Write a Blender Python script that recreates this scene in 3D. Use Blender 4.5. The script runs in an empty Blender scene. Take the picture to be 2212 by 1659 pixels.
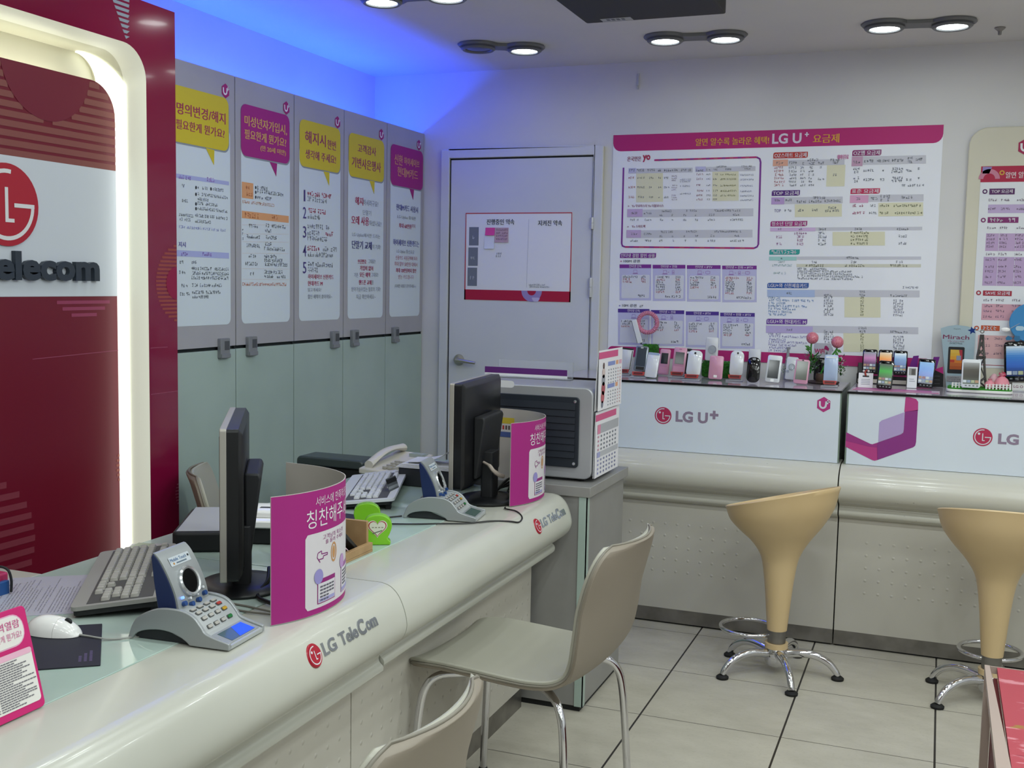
import bpy, bmesh, math, random
from mathutils import Matrix, Vector
from math import sin, cos, pi, radians
scene = bpy.context.scene
COL = scene.collection

# ------------------------------------------------------------------ camera
IW, IH, FPX = 2212, 1659, 2375.9
YAW, PITCH, ROLL, CAM_H = .370187, .0910584, -.0192041, 1.42
_f = Vector((-sin(YAW)*cos(PITCH), cos(YAW)*cos(PITCH), -sin(PITCH)))
_r = Vector((cos(YAW), sin(YAW), 0)); _d = -_r.cross(_f)
RIGHT = _r*cos(ROLL) + _d*sin(ROLL); DOWN = _d*cos(ROLL) - _r*sin(ROLL); FWD = _f
CAM = Vector((0, 0, CAM_H))
cd = bpy.data.cameras.new('camera'); cam = bpy.data.objects.new('camera', cd); COL.objects.link(cam)
cam.matrix_world = Matrix(((RIGHT.x, -DOWN.x, -FWD.x, CAM.x), (RIGHT.y, -DOWN.y, -FWD.y, CAM.y), (RIGHT.z, -DOWN.z, -FWD.z, CAM.z), (0, 0, 0, 1)))
cd.sensor_width = 36; cd.sensor_fit = 'HORIZONTAL'; cd.lens = FPX*36/IW; cd.clip_start = .02
scene.camera = cam
# measuring helpers: which real point of a plane a pixel of the photograph shows
def ray(p): return RIGHT*((p[0]-IW/2)/FPX) + DOWN*((p[1]-IH/2)/FPX) + FWD
def on(p, ax, val):
    d = ray(p); return CAM + d*((val-CAM[ax])/d[ax])
def at_z(p, z): return on(p, 2, z)
def up(pos, py):
    """height of the point straight above pos that sits on picture row py"""
    lo, hi = -1., 4.
    for _ in range(50):
        m = (lo+hi)/2; v = Vector((pos[0], pos[1], m))-CAM
        y = IH/2 + FPX*v.dot(DOWN)/v.dot(FWD)
        if y > py: lo = m
        else: hi = m
    return lo
def mpp(pos):
    """metres per picture pixel at pos"""
    return (Vector(pos)-CAM).dot(FWD)/FPX

# ------------------------------------------------------------------ colour, world, lights
vs = scene.view_settings
vs.view_transform = 'Standard'; vs.look = 'None'; vs.gamma = 1; vs.use_curve_mapping = False
vs.exposure = 0.35
w = bpy.data.worlds.new('world'); scene.world = w; w.use_nodes = True
w.node_tree.nodes['Background'].inputs[0].default_value = (.8, .9, 1, 1)
w.node_tree.nodes['Background'].inputs[1].default_value = .02
CEIL = 2.43; YB = 4.95; XL = -2.683; XR = 2.2; YF = -1.8
LAMP = 12.
def area(name, loc, size, power, color, rot=(0, 0, 0), sy=None, shape='DISK'):
    l = bpy.data.lights.new(name, 'AREA'); l.energy = power; l.color = color; l.size = size; l.shape = shape
    if sy: l.shape = 'RECTANGLE'; l.size_y = sy
    o = bpy.data.objects.new(name, l); o.location = loc; o.rotation_euler = rot; COL.objects.link(o); return o
# the other ceiling lamps of the shop, outside the picture, power raised to act as fill light
for ly in (2.75, 1.83, .9, -.3):
    for lx in (-1.85, -1.0, -.14, .72, 1.58):
        for s in (-.11, .11):
            area('ceiling_lamp_light', (lx+s, ly, CEIL-.012), .1, 2.9 if lx > -.5 else .9, (.915, 1, .985))
for lx in (.72, 1.58, -.14):
    for s in (-.11, .11): area('ceiling_lamp_light', (lx+s, 3.67, CEIL-.012), .1, 1.5, (.915, 1, .985))
# blue tubes lying in the trough on top of the cabinets
for y0, y1 in ((3.02, 3.9), (3.95, 4.83)):
    area('blue_tube_light', (-2.58, (y0+y1)/2, 2.03), .05, 8.0, (.014, .07, 1), (pi, 0, 0), y1-y0)
# ------------------------------------------------------------------ materials
def lin(h):
    h = h.lstrip('#'); r = []
    for i in (0, 2, 4):
        c = int(h[i:i+2], 16)/255; r.append(c/12.92 if c <= .04045 else ((c+.055)/1.055)**2.4)
    return (*r, 1)
_mats = {}
def mat(name, color='#808080', rough=.5, metal=0, coat=0, emit=0, trans=0, alpha=1, spec=.5, ecol=None, ior=1.45):
    if name in _mats: return _mats[name]
    m = bpy.data.materials.new(name); m.use_nodes = True
    b = m.node_tree.nodes['Principled BSDF']; I = b.inputs
    I['Base Color'].default_value = lin(color); I['Roughness'].default_value = rough; I['Metallic'].default_value = metal
    I['Coat Weight'].default_value = coat; I['Coat Roughness'].default_value = .05; I['Specular IOR Level'].default_value = spec
    I['Transmission Weight'].default_value = trans; I['Alpha'].default_value = alpha; I['IOR'].default_value = ior
    if emit: I['Emission Color'].default_value = lin(ecol or color); I['Emission Strength'].default_value = emit
    m.diffuse_color = lin(color); _mats[name] = m; return m
def ink(h, rough=.55): return mat('print_'+h.lstrip('#')+('' if rough == .55 else '_gloss'), h, rough)
class NT:
    """small wrapper to wire nodes"""
    def __init__(s, m): s.t = m.node_tree; s.b = s.t.nodes['Principled BSDF']
    def n(s, typ, **k):
        x = s.t.nodes.new(typ)
        for a, v in k.items(): setattr(x, a, v)
        return x
    def l(s, a, b): s.t.links.new(a, b)
    def math(s, op, a, b=None, c=None):
        x = s.n('ShaderNodeMath', operation=op)
        for i, v in enumerate((a, b, c)):
            if v is None: continue
            if isinstance(v, (int, float)): x.inputs[i].default_value = v
            else: s.l(v, x.inputs[i])
        return x.outputs[0]
    def pos(s):
        g = s.n('ShaderNodeNewGeometry'); x = s.n('ShaderNodeSeparateXYZ'); s.l(g.outputs['Position'], x.inputs[0]); return g.outputs['Position'], x.outputs
    def noise(s, vec, scale, detail=3, rough=.5):
        x = s.n('ShaderNodeTexNoise'); x.inputs['Scale'].default_value = scale; x.inputs['Detail'].default_value = detail; x.inputs['Roughness'].default_value = rough
        s.l(vec, x.inputs['Vector']); return x.outputs['Fac']
    def mix(s, fac, a, b):
        x = s.n('ShaderNodeMix', data_type='RGBA')
        if isinstance(fac, (int, float)): x.inputs['Factor'].default_value = fac
        else: s.l(fac, x.inputs['Factor'])
        for i, v in ((6, a), (7, b)):
            if isinstance(v, tuple): x.inputs[i].default_value = v
            else: s.l(v, x.inputs[i])
        return x.outputs[2]
    def ramp(s, fac, lo, hi):
        x = s.n('ShaderNodeMapRange'); x.inputs[1].default_value = lo; x.inputs[2].default_value = hi; s.l(fac, x.inputs[0]); return x.outputs[0]
    def bump(s, h, strength, dist):
        x = s.n('ShaderNodeBump'); x.inputs['Strength'].default_value = strength; x.inputs['Distance'].default_value = dist
        s.l(h, x.inputs['Height']); s.l(x.outputs[0], s.b.inputs['Normal'])
def speckled(name, c1, c2, scale, rough=.5, coat=0, spec=.5, lo=.35, hi=.65, bump=0, metal=0):
    """colour wandering between c1 and c2 by noise in real space"""
    if name in _mats: return _mats[name]
    m = mat(name, c1, rough, metal, coat, spec=spec); t = NT(m); p, _ = t.pos()
    f = t.ramp(t.noise(p, scale), lo, hi)
    t.l(t.mix(f, lin(c1), lin(c2)), t.b.inputs['Base Color'])
    if bump: t.bump(t.noise(p, scale*6), bump, .002)
    return m
WALLM = speckled('white_wall_paint', '#d4d3d2', '#cfcfcf', 3, .6)
CEILM = speckled('ceiling_paint', '#d6d4d1', '#d0cfcd', 2, .8)
CHROME = mat('chrome', '#d8d8dc', .08, 1)
STEEL = speckled('brushed_steel', '#9a9793', '#7f7c78', 9, .35, metal=.9)
ALU = mat('silver_plastic', '#a9adb0', .35, .35)
BLACKP = mat('black_plastic', '#121316', .35)
BLACKM = mat('black_matte_plastic', '#1a1b1e', .6)
DARKG = mat('dark_grey_plastic', '#33363a', .5)
WHITEP = mat('white_plastic', '#e4e4e0', .3)
WHITEG = mat('white_gloss_plastic', '#eeeeec', .15, coat=.5)
PAPER = mat('white_paper', '#e6e7ea', .6)
CLEAR = mat('clear_acrylic', '#ffffff', .03, trans=1, ior=1.3)
MAGENTA = mat('magenta_print', '#b02072', .4)
LEAD = mat('charcoal_letters', '#2b3440', .35)
def dotted(name, c1, c2, ax, pitch, z0, z1, a0, a1, az=0):
    """cream laminate with a grid of small raised dots"""
    m = mat(name, c1, .42, spec=.35); t = NT(m); p, o = t.pos()
    f = t.ramp(t.noise(p, 3), .3, .7); t.l(t.mix(f, lin(c1), lin(c2)), t.b.inputs['Base Color'])
    u = t.math('SUBTRACT', t.math('FRACT', t.math('DIVIDE', o[ax], pitch)), .5)
    v = t.math('SUBTRACT', t.math('FRACT', t.math('DIVIDE', o[2], pitch)), .5)
    r = t.math('SQRT', t.math('ADD', t.math('MULTIPLY', u, u), t.math('MULTIPLY', v, v)))
    h = t.math('SUBTRACT', 1, t.math('MINIMUM', t.math('DIVIDE', r, .13), 1))
    h = t.math('MULTIPLY', h, t.math('MULTIPLY', t.math('GREATER_THAN', o[2], z0), t.math('LESS_THAN', o[2], z1)))
    h = t.math('MULTIPLY', h, t.math('MULTIPLY', t.math('GREATER_THAN', o[ax], a0), t.math('LESS_THAN', o[ax], a1)))
    t.bump(h, .55, .004); return m

# ------------------------------------------------------------------ mesh building
EPS = .0005
WM = {}
_txt = {}
def text_mesh(s, bold):
    if any(ord(c) > 0x3000 or c == 'M' for c in s): bold = 0
    k = (s, bold)
    if k in _txt: return _txt[k]
    c = bpy.data.curves.new('text', 'FONT'); c.body = s; c.offset = bold; c.resolution_u = 3
    o = bpy.data.objects.new('text', c); COL.objects.link(o)
    dg = bpy.context.evaluated_depsgraph_get(); dg.update()
    m = bpy.data.meshes.new_from_object(o.evaluated_get(dg))
    vs_ = [(v.co.x, v.co.y) for v in m.vertices]; fs = [tuple(p.vertices) for p in m.polygons]
    bpy.data.objects.remove(o); bpy.data.meshes.remove(m); bpy.data.curves.remove(c)
    x0 = min(v[0] for v in vs_); x1 = max(v[0] for v in vs_); y0 = min(v[1] for v in vs_); y1 = max(v[1] for v in vs_)
    _txt[k] = ([((x-x0)/(x1-x0), (y-y0)/(y1-y0)) for x, y in vs_], fs); return _txt[k]
def rrect(x0, x1, y0, y1, r=0, n=5, corners='1111'):
    """rounded rectangle outline, anticlockwise from the lower left; corners: ll lr ur ul"""
    if x1 < x0: x0, x1 = x1, x0
    if y1 < y0: y0, y1 = y1, y0
    r = min(r, (x1-x0)/2-1e-6, (y1-y0)/2-1e-6); out = []
    for i, (cx, cy, a) in enumerate(((x0, y0, pi), (x1, y0, 1.5*pi), (x1, y1, 0), (x0, y1, .5*pi))):
        if r <= 1e-6 or corners[i] == '0': out.append((cx, cy)); continue
        ox = cx+r if cx == x0 else cx-r; oy = cy+r if cy == y0 else cy-r
        for k in range(n+1):
            t = a + pi/2*k/n; out.append((ox+r*cos(t), oy+r*sin(t)))
    return out
def circ(cx, cy, r, n=24, ry=None, a0=0, a1=2*pi):
    full = abs(a1-a0-2*pi) < 1e-6; k = n if full else n+1
    return [(cx+r*cos(a0+(a1-a0)*i/n), cy+(ry or r)*sin(a0+(a1-a0)*i/n)) for i in range(k)]
class MB:
    def __init__(s, T=None): s.v = []; s.f = []; s.m = []; s.mats = []; s.T = T or Matrix()
    def mi(s, m):
        if m not in s.mats: s.mats.append(m)
        return s.mats.index(m)
    def add(s, vs_, fs, m):
        b = len(s.v); s.v += [s.T @ Vector(v) for v in vs_]; i = s.mi(m)
        for f in fs: s.f.append([b+k for k in f]); s.m.append(i)
        return s
    def box(s, x0, x1, y0, y1, z0, z1, m):
        v = [(x, y, z) for z in (z0, z1) for y in (y0, y1) for x in (x0, x1)]
        return s.add(v, [(0, 2, 3, 1), (4, 5, 7, 6), (0, 1, 5, 4), (2, 6, 7, 3), (0, 4, 6, 2), (1, 3, 7, 5)], m)
    def prism(s, poly, d0, d1, m, ax='z', m2=None):
        n = len(poly); P = {'z': lambda a, b, d: (a, b, d), 'y': lambda a, b, d: (a, d, b), 'x': lambda a, b, d: (d, a, b)}[ax]
        v = [P(a, b, d) for d in (d0, d1) for a, b in poly]
        s.add(v, [tuple(range(n))[::-1], tuple(range(n, 2*n))], m2 or m)
        return s.add(v, [(i, (i+1) % n, n+(i+1) % n, n+i) for i in range(n)], m)
    def lathe(s, prof, m, n=28, c=(0, 0), fn=None):
        v = []
        for r, z in prof:
            for i in range(n):
                a = 2*pi*i/n; p = (c[0]+r*cos(a), c[1]+r*sin(a), z)
                v.append(fn(p) if fn else p)
        f = [(k*n+i, k*n+(i+1) % n, (k+1)*n+(i+1) % n, (k+1)*n+i) for k in range(len(prof)-1) for i in range(n)]
        if prof[0][0] > 1e-6: f.append(tuple(range(n))[::-1])
        if prof[-1][0] > 1e-6: f.append(tuple(range((len(prof)-1)*n, len(prof)*n)))
        return s.add(v, f, m)
    def tube(s, pts, r, m, n=8, closed=False):
        pts = [Vector(p) for p in pts]; N = len(pts); secs = []; up_ = None
        for i, p in enumerate(pts):
            if closed: t = pts[(i+1) % N]-pts[i-1]
            else: t = pts[min(i+1, N-1)]-pts[max(i-1, 0)]
            t.normalize()
            if up_ is None: up_ = t.orthogonal().normalized()
            up_ = (up_-t*up_.dot(t)).normalized(); w_ = t.cross(up_)
            rr = r[i] if isinstance(r, (list, tuple)) else r
            secs.append([p+up_*(rr*cos(2*pi*k/n))+w_*(rr*sin(2*pi*k/n)) for k in range(n)])
        return s.loft(secs, m, closed)
    def loft(s, secs, m, closed=False, cap=True, ring=True):
        n = len(secs[0]); N = len(secs); v = [p for q in secs for p in q]; f = []
        for k in range(N if closed else N-1):
            a = k*n; b = ((k+1) % N)*n
            for i in range(n if ring else n-1): f.append((a+i, a+(i+1) % n, b+(i+1) % n, b+i))
        if cap and not closed: f += [tuple(range(n))[::-1], tuple(range((N-1)*n, N*n))]
        return s.add(v, f, m)
    def ball(s, c, r, m, n=16, sc=(1, 1, 1)):
        pr = [(r*sin(pi*k/n), -r*cos(pi*k/n)) for k in range(n+1)]
        return s.lathe(pr, m, n*2, fn=lambda p: (c[0]+p[0]*sc[0], c[1]+p[1]*sc[1], c[2]+p[2]*sc[2]))
    def build(s, name, parent=None, bevel=0, smooth=40, world=True, seg=2, sub=0, **props):
        me = bpy.data.meshes.new(name); o = bpy.data.objects.new(name, me); COL.objects.link(o)
        I = WM[parent].inverted() if (parent and world) else Matrix()
        me.from_pydata([I @ v for v in s.v], [], s.f)
        for m in s.mats: me.materials.append(m)
        me.polygons.foreach_set('material_index', s.m)
        bm = bmesh.new(); bm.from_mesh(me); bmesh.ops.remove_doubles(bm, verts=bm.verts, dist=1e-6)
        if not isinstance(s, G): bmesh.ops.recalc_face_normals(bm, faces=bm.faces)
        bm.to_mesh(me); bm.free()
        if smooth:
            me.polygons.foreach_set('use_smooth', [True]*len(me.polygons)); me.set_sharp_from_angle(angle=radians(smooth))
        if bevel:
            b = o.modifiers.new('bevel', 'BEVEL'); b.width = bevel; b.segments = seg; b.limit_method = 'ANGLE'; b.angle_limit = radians(40); b.harden_normals = False
        if sub: q = o.modifiers.new('sub', 'SUBSURF'); q.levels = sub; q.render_levels = sub
        if parent: o.parent = parent
        WM[o] = WM[parent] if parent else Matrix()
        for k, x in props.items(): o[k] = x
        return o
class G(MB):
    """flat print on a plane: origin, u, v and normal in real space; pixels of the photograph are measured onto the plane"""
    def __init__(s, o, u, v, crop=None):
        super().__init__(); s.o = Vector(o); s.u = Vector(u).normalized(); s.w = Vector(v).normalized(); s.n = s.u.cross(s.w); s.crop = crop or (0, 0, 1); s.skew = False
    def pt(s, p):
        if len(p) == 3: return p[0], p[1]           # (u, v, 'm'): already metres on the plane
        q = (s.crop[0]+p[0]/s.crop[2], s.crop[1]+p[1]/s.crop[2]); d = ray(q)
        h = CAM+d*((s.o-CAM).dot(s.n)/d.dot(s.n))-s.o
        return h.dot(s.u), h.dot(s.w)
    def P(s, uv, L=0): return [s.o+s.u*a+s.w*b+s.n*(EPS*L) for a, b in uv]
    def uv(s, pts, c, L=1):
        return s.add(s.P(pts, L), [tuple(range(len(pts)))], c if not isinstance(c, str) else ink(c))
    def poly(s, pts, c, L=1): return s.uv([s.pt(p) for p in pts], c, L)
    def R(s, p, q, c, L=1, r=0, corners='1111'):
        if s.skew and len(p) == 2 and len(q) == 2 and (q[0]-p[0]) > 250:
            k = (-.0207+(s.crop[1]+p[1]/s.crop[2]-344.5)*9.8e-5)*(q[0]-p[0])/2; m_ = (p[0]+q[0])/2
            A, B, C_, D_ = (s.pt(z) for z in ((p[0], q[1]-k), (q[0], q[1]+k), (q[0], p[1]+k), (p[0], p[1]-k)))
            if not r: return s.uv([A, B, C_, D_], c, L)
            w0, h0 = B[0]-A[0], D_[1]-A[1]; sl = (B[1]-A[1])/w0
            return s.uv([(A[0]+x, A[1]+y+sl*x) for x, y in rrect(0, w0, 0, h0, r, corners=corners)], c, L)
        a, b = s.pt(p), s.pt(q); return s.uv(rrect(a[0], b[0], a[1], b[1], r, corners=corners), c, L)
    def stroke(s, pts, wd, c, L=2, closed=False):
        P = [Vector(s.pt(p)) for p in pts]; n = len(P); A = []; B = []
        for i in range(n):
            if closed: t = P[(i+1) % n]-P[i-1]
            else: t = P[min(i+1, n-1)]-P[max(i-1, 0)]
            t.normalize(); q = Vector((-t.y, t.x))*wd/2; A.append(P[i]+q); B.append(P[i]-q)
        v = s.P([tuple(x) for x in A+B], L)
        s.add(v, [(i, n+i, n+(i+1) % n, (i+1) % n) for i in range(n if closed else n-1)], c if not isinstance(c, str) else ink(c)); return s
    def ring(s, c, r0, r1, col, L=2, a0=0, a1=2*pi, n=28):
        s.add(s.P([(c[0]+r*cos(a0+(a1-a0)*i/n), c[1]+r*sin(a0+(a1-a0)*i/n)) for r in (r0, r1) for i in range(n+1)], L), [(i, i+1, n+2+i, n+1+i)[::-1] for i in range(n)], ink(col) if isinstance(col, str) else col); return s
    def text(s, st, p0, p1, h, c, L=3, bold=.006, depth=0):
        """fit st between baseline ends p0, p1 (pixels) with letters h pixels tall"""
        a, b = s.pt(p0), s.pt(p1); t = s.pt((p0[0], p0[1]-h)) if len(p0) == 2 else (0, a[1]+h)
        hh = t[1]-a[1]; base = (a[1]+b[1])/2 if abs(a[1]-b[1]) < hh*1.5 else a[1]
        vs_, fs = text_mesh(st, bold); m = ink(c) if isinstance(c, str) else c
        wide = any(ord(q) > 0x3000 or q == 'M' for q in st) and bold > .004      # heavy letters: two shifted copies
        for j, sh in enumerate((-.022*hh, .022*hh) if wide else (0,)):
            s.add(s.P([(a[0]+x*(b[0]-a[0])+sh, base+y*hh) for x, y in vs_], L+.4*j), fs, m)
        if depth:
            n = len(vs_); cnt = {}
            for f in fs:
                for i in range(len(f)):
                    e = (f[i], f[(i+1) % len(f)]); cnt[e] = 1
            top = [(a[0]+x*(b[0]-a[0]), base+y*hh) for x, y in vs_]
            v = s.P(top, L)+[q-s.n*depth for q in s.P(top, L)]
            s.add(v, [(e[0], n+e[0], n+e[1], e[1]) for e in cnt if (e[1], e[0]) not in cnt], m)
        return s
    def scrib(s, p0, p1, h, c, L=3, seed=0, gap=.16):
        """rows of tiny strokes: print too small to read in the photograph"""
        rn = random.Random(seed*7919+int(p0[0]*13+p0[1]*7)); a, b = s.pt(p0), s.pt(p1)
        t = s.pt((p0[0], p0[1]-h)) if len(p0) == 2 else (0, a[1]+h)
        hh = abs(t[1]-a[1]); x = a[0]; m = ink(c) if isinstance(c, str) else c; v = []; f = []; base = (a[1]+b[1])/2 if abs(a[1]-b[1]) < hh*2 else a[1]
        cw = hh*.85; th = hh*.17
        def q(x0, x1, y0, y1):
            k = len(v); v.extend(s.P([(x0, y0), (x1, y0), (x1, y1), (x0, y1)], L)); f.append((k, k+1, k+2, k+3))
        while x+cw*.8 <= b[0]:
            if rn.random() < gap: x += cw*.5; continue
            w_ = cw*.82
            for yy in rn.sample((0., .28, .56, .83), 2): q(x, x+w_*rn.choice((.6, .8, 1)), base+yy*hh, base+yy*hh+th)
            xx = x+w_*rn.choice((.1, .4, .8)); q(xx, xx+th, base, base+hh*rn.choice((.6, 1)))
            x += cw
        if f: s.add(v, f, m)
        return s
    def face_logo(s, c, r, red='#a8183c', white='#dcdcdc', L=2):
        """round red badge with a winking face of ring, nose and eye"""
        s.uv(circ(c[0], c[1], r, 40), red, L)
        s.ring(c, r*.76, r*.86, white, L+1, radians(80), radians(360), 40)
        s.uv([(c[0]+r*.22, c[1]-r*.05), (c[0]+r*.86, c[1]-r*.05), (c[0]+r*.86, c[1]+r*.05), (c[0]+r*.22, c[1]+r*.05)], white, L+2)
        s.uv([(c[0]-r*.06, c[1]-r*.42), (c[0]+r*.22, c[1]-r*.42), (c[0]+r*.22, c[1]-r*.33), (c[0]+r*.04, c[1]-r*.33), (c[0]+r*.04, c[1]+r*.42), (c[0]-r*.06, c[1]+r*.42)], white, L+1)
        s.uv(circ(c[0]-r*.4, c[1]+r*.36, r*.13, 14), white, L+1); return s
    def cube_logo(s, c, r, col='#a01a6c', white='#e2e2e6', L=2):
        """six-sided magenta badge with a white u and plus"""
        s.uv([(c[0]+r*cos(a)*.95, c[1]+r*sin(a)) for a in (radians(k) for k in (-90, -30, 30, 90, 150, 210))], col, L)
        U = [(-.5, .42)] + [(-.5+.02, -.1)] + [(-.1+.36*cos(a), -.12+.34*sin(a)) for a in (radians(k) for k in (200, 235, 270, 305, 340))] + [(.3, .1), (.3, .42)]
        s.stroke([(c[0]+x*r, c[1]+y*r, 'm') for x, y in U], r*.24, white, L+1)
        for bx, by in ((.28, .07), (.07, .28)):
            s.uv(rrect(c[0]+r*(.5-bx), c[0]+r*(.5+bx), c[1]+r*(.36-by), c[1]+r*(.36+by)), white, L+2)
        return s
# ------------------------------------------------------------------ things
def thing(name, label, cat, loc=(0, 0, 0), rz=0, group=None):
    o = bpy.data.objects.new(name, None); COL.objects.link(o); o.empty_display_size = .05
    o.location = loc; o.rotation_euler = (0, 0, rz); WM[o] = Matrix.Translation(Vector(loc)) @ Matrix.Rotation(rz, 4, 'Z')
    o['label'] = label; o['category'] = cat
    if group: o['group'] = group
    return o
def tag(o, label, cat, group=None):
    o['label'] = label; o['category'] = cat
    if group: o['group'] = group
    return o
def struct(o): o['kind'] = 'structure'; return o
def dup(root, loc, rz=0, label=None, group=None):
    r = root.copy(); COL.objects.link(r); r.location = loc; r.rotation_euler = (0, 0, rz)
    WM[r] = Matrix.Translation(Vector(loc)) @ Matrix.Rotation(rz, 4, 'Z')
    if label: r['label'] = label
    if group: r['group'] = group
    def kids(a, b):
        for ch in list(a.children):
            c = ch.copy(); COL.objects.link(c); c.parent = b; WM[c] = WM[r]; kids(ch, c)
    kids(root, r); return r
def Tz(loc, rz=0): return Matrix.Translation(Vector(loc)) @ Matrix.Rotation(rz, 4, 'Z')
def R3(ax, a): return Matrix.Rotation(a, 4, ax)
# ------------------------------------------------------------------ the room
def floor_material():
    m = mat('floor_tiles', '#a09a8e', .38, spec=.35); t = NT(m); p, o = t.pos(); T = .458
    def line(ax, off, wd):
        f = t.math('FRACT', t.math('DIVIDE', t.math('SUBTRACT', o[ax], off-10*T), T))
        d = t.math('MULTIPLY', t.math('SUBTRACT', .5, t.math('ABSOLUTE', t.math('SUBTRACT', f, .5))), T)
        return t.math('LESS_THAN', d, wd)
    gx, gy = line(0, -.866, .0032), line(1, 3.4695, .0017)
    def cell(ax, off): return t.math('FLOOR', t.math('DIVIDE', t.math('SUBTRACT', o[ax], off-10*T), T))
    h = t.math('FRACT', t.math('MULTIPLY', t.math('SINE', t.math('ADD', t.math('MULTIPLY', cell(0, -.866), 12.9), t.math('MULTIPLY', cell(1, 3.4695), 78.2))), 437.5))
    v = t.n('ShaderNodeMapping'); v.inputs['Scale'].default_value = (1.6, 3.2, 1); v.inputs['Rotation'].default_value = (0, 0, .9); t.l(p, v.inputs['Vector'])
    s1 = t.ramp(t.noise(v.outputs[0], 3.2, 5, .6), .3, .72); s2 = t.ramp(t.noise(p, 90, 2), .55, .8)
    c = t.mix(s1, lin('#bcb7aa'), lin('#aaa598')); c = t.mix(t.math('MULTIPLY', s2, .35), c, lin('#958f84'))
    c = t.mix(t.math('MULTIPLY', h, .18), c, lin('#a8a296'))
    c = t.mix(gy, c, lin('#4a453f')); c = t.mix(gx, c, lin('#2b2826'))
    t.l(c, t.b.inputs['Base Color']); g = t.math('MAXIMUM', gx, gy)
    t.bump(t.math('SUBTRACT', 1, g), .5, .001)
    t.l(t.math('ADD', .32, t.math('MULTIPLY', s1, .14)), t.b.inputs['Roughness']); return m
struct(MB().box(XL-.1, XR+.1, YF-.1, YB+.1, -.05, 0, floor_material()).build('floor', smooth=0))
struct(MB().box(XL-.1, XR+.1, YF-.1, YB+.1, CEIL, CEIL+.05, CEILM).build('ceiling', smooth=0))
struct(MB().box(XL-.1, XR+.1, YB, YB+.1, -.05, CEIL+.05, WALLM).build('wall_back', smooth=0))
struct(MB().box(XL-.1, XL, YF, YB, -.05, CEIL+.05, WALLM).build('wall_left', smooth=0))
struct(MB().box(XR, XR+.1, YF, YB, -.05, CEIL+.05, WALLM).build('wall_right', smooth=0))
struct(MB().box(XL-.1, XR+.1, YF-.1, YF, -.05, CEIL+.05, speckled('front_wall_paint', '#bdbbb9', '#b6b5b4', 2, .6)).build('wall_front', smooth=0))

# door in the back wall
DX0, DX1, DZ = -2.259, -1.531, 2.015
DOORM = speckled('door_paint', '#d2d4d8', '#cccfd4', 3, .4)
door = struct(MB().box(DX0+.004, DX1-.004, YB-.012, YB-.0005, .01, DZ-.004, DOORM).build('door_1', bevel=.0015))
fr = MB()
fr.box(DX0-.046, DX0-.004, YB-.022, YB-.0005, 0, DZ+.045, DOORM); fr.box(DX1+.004, DX1+.046, YB-.022, YB-.0005, 0, DZ+.045, DOORM)
fr.box(DX0-.004, DX1+.004, YB-.022, YB-.0005, DZ+.004, DZ+.045, DOORM); fr.build('door_frame', door, bevel=.003)
gp = MB(); D = mat('shadow_gap', '#2a2c31', .8)
gp.box(DX0-.004, DX0+.004, YB-.004, YB-.0006, 0, DZ+.004, D); gp.box(DX1-.004, DX1+.004, YB-.004, YB-.0006, 0, DZ+.004, D); gp.box(DX0, DX1, YB-.004, YB-.0006, DZ-.004, DZ+.004, D)
gp.build('gap', door)
SATIN = mat('satin_nickel', '#b9b6ae', .28, .9)
hp = on((992, 777), 1, YB-.012); T = Matrix.Translation(hp)
h = MB(T @ R3('X', pi/2)); h.lathe([(0, 0), (.026, 0), (.028, .003), (.026, .009), (.012, .012), (.011, .045), (0, .046)], SATIN)
h.T = T; h.tube([(0, -.04, 0), (.03, -.042, -.002), (.065, -.04, -.006), (.1, -.036, -.01)], [.011, .01, .008, .007], SATIN, 10)
h.build('door_handle', door)
for py in ((470, 495), (600, 642)):
    a, b = on((1279, py[0]), 1, YB-.02), on((1277, py[1]), 1, YB-.02)
    hh = MB(); hh.lathe([(0, b.z), (.008, b.z), (.009, b.z+.01), (.009, (a.z+b.z)/2), (.0075, (a.z+b.z)/2+.001), (.009, (a.z+b.z)/2+.002), (.009, a.z-.01), (.008, a.z), (0, a.z)], mat('hinge_paint', '#c4c6ca', .35, .3), 12, (DX1+.002, YB-.024))
    hh.build('hinge', door)
# cable moulding beside the door
a = on((1304, 317), 1, YB)
struct(MB().box(a.x-.006, a.x+.006, YB-.012, YB-.0005, 0, a.z, mat('cable_cover', '#cfc9b4', .5)).build('trim_1', bevel=.002))
a = on((1379, 176), 1, YB)
hk = MB(); hk.box(a.x-.004, a.x+.004, YB-.006, YB-.0003, a.z-.035, a.z+.035, mat('hook_plastic', '#b9bcc4', .4)); hk.tube([(a.x, YB-.004, a.z-.02), (a.x, YB-.02, a.z-.032), (a.x, YB-.026, a.z-.02)], .003, mat('hook_plastic'))
tag(hk.build('wall_hook', bevel=.001), 'small pale hook stuck high on the white back wall', 'hook')

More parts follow.
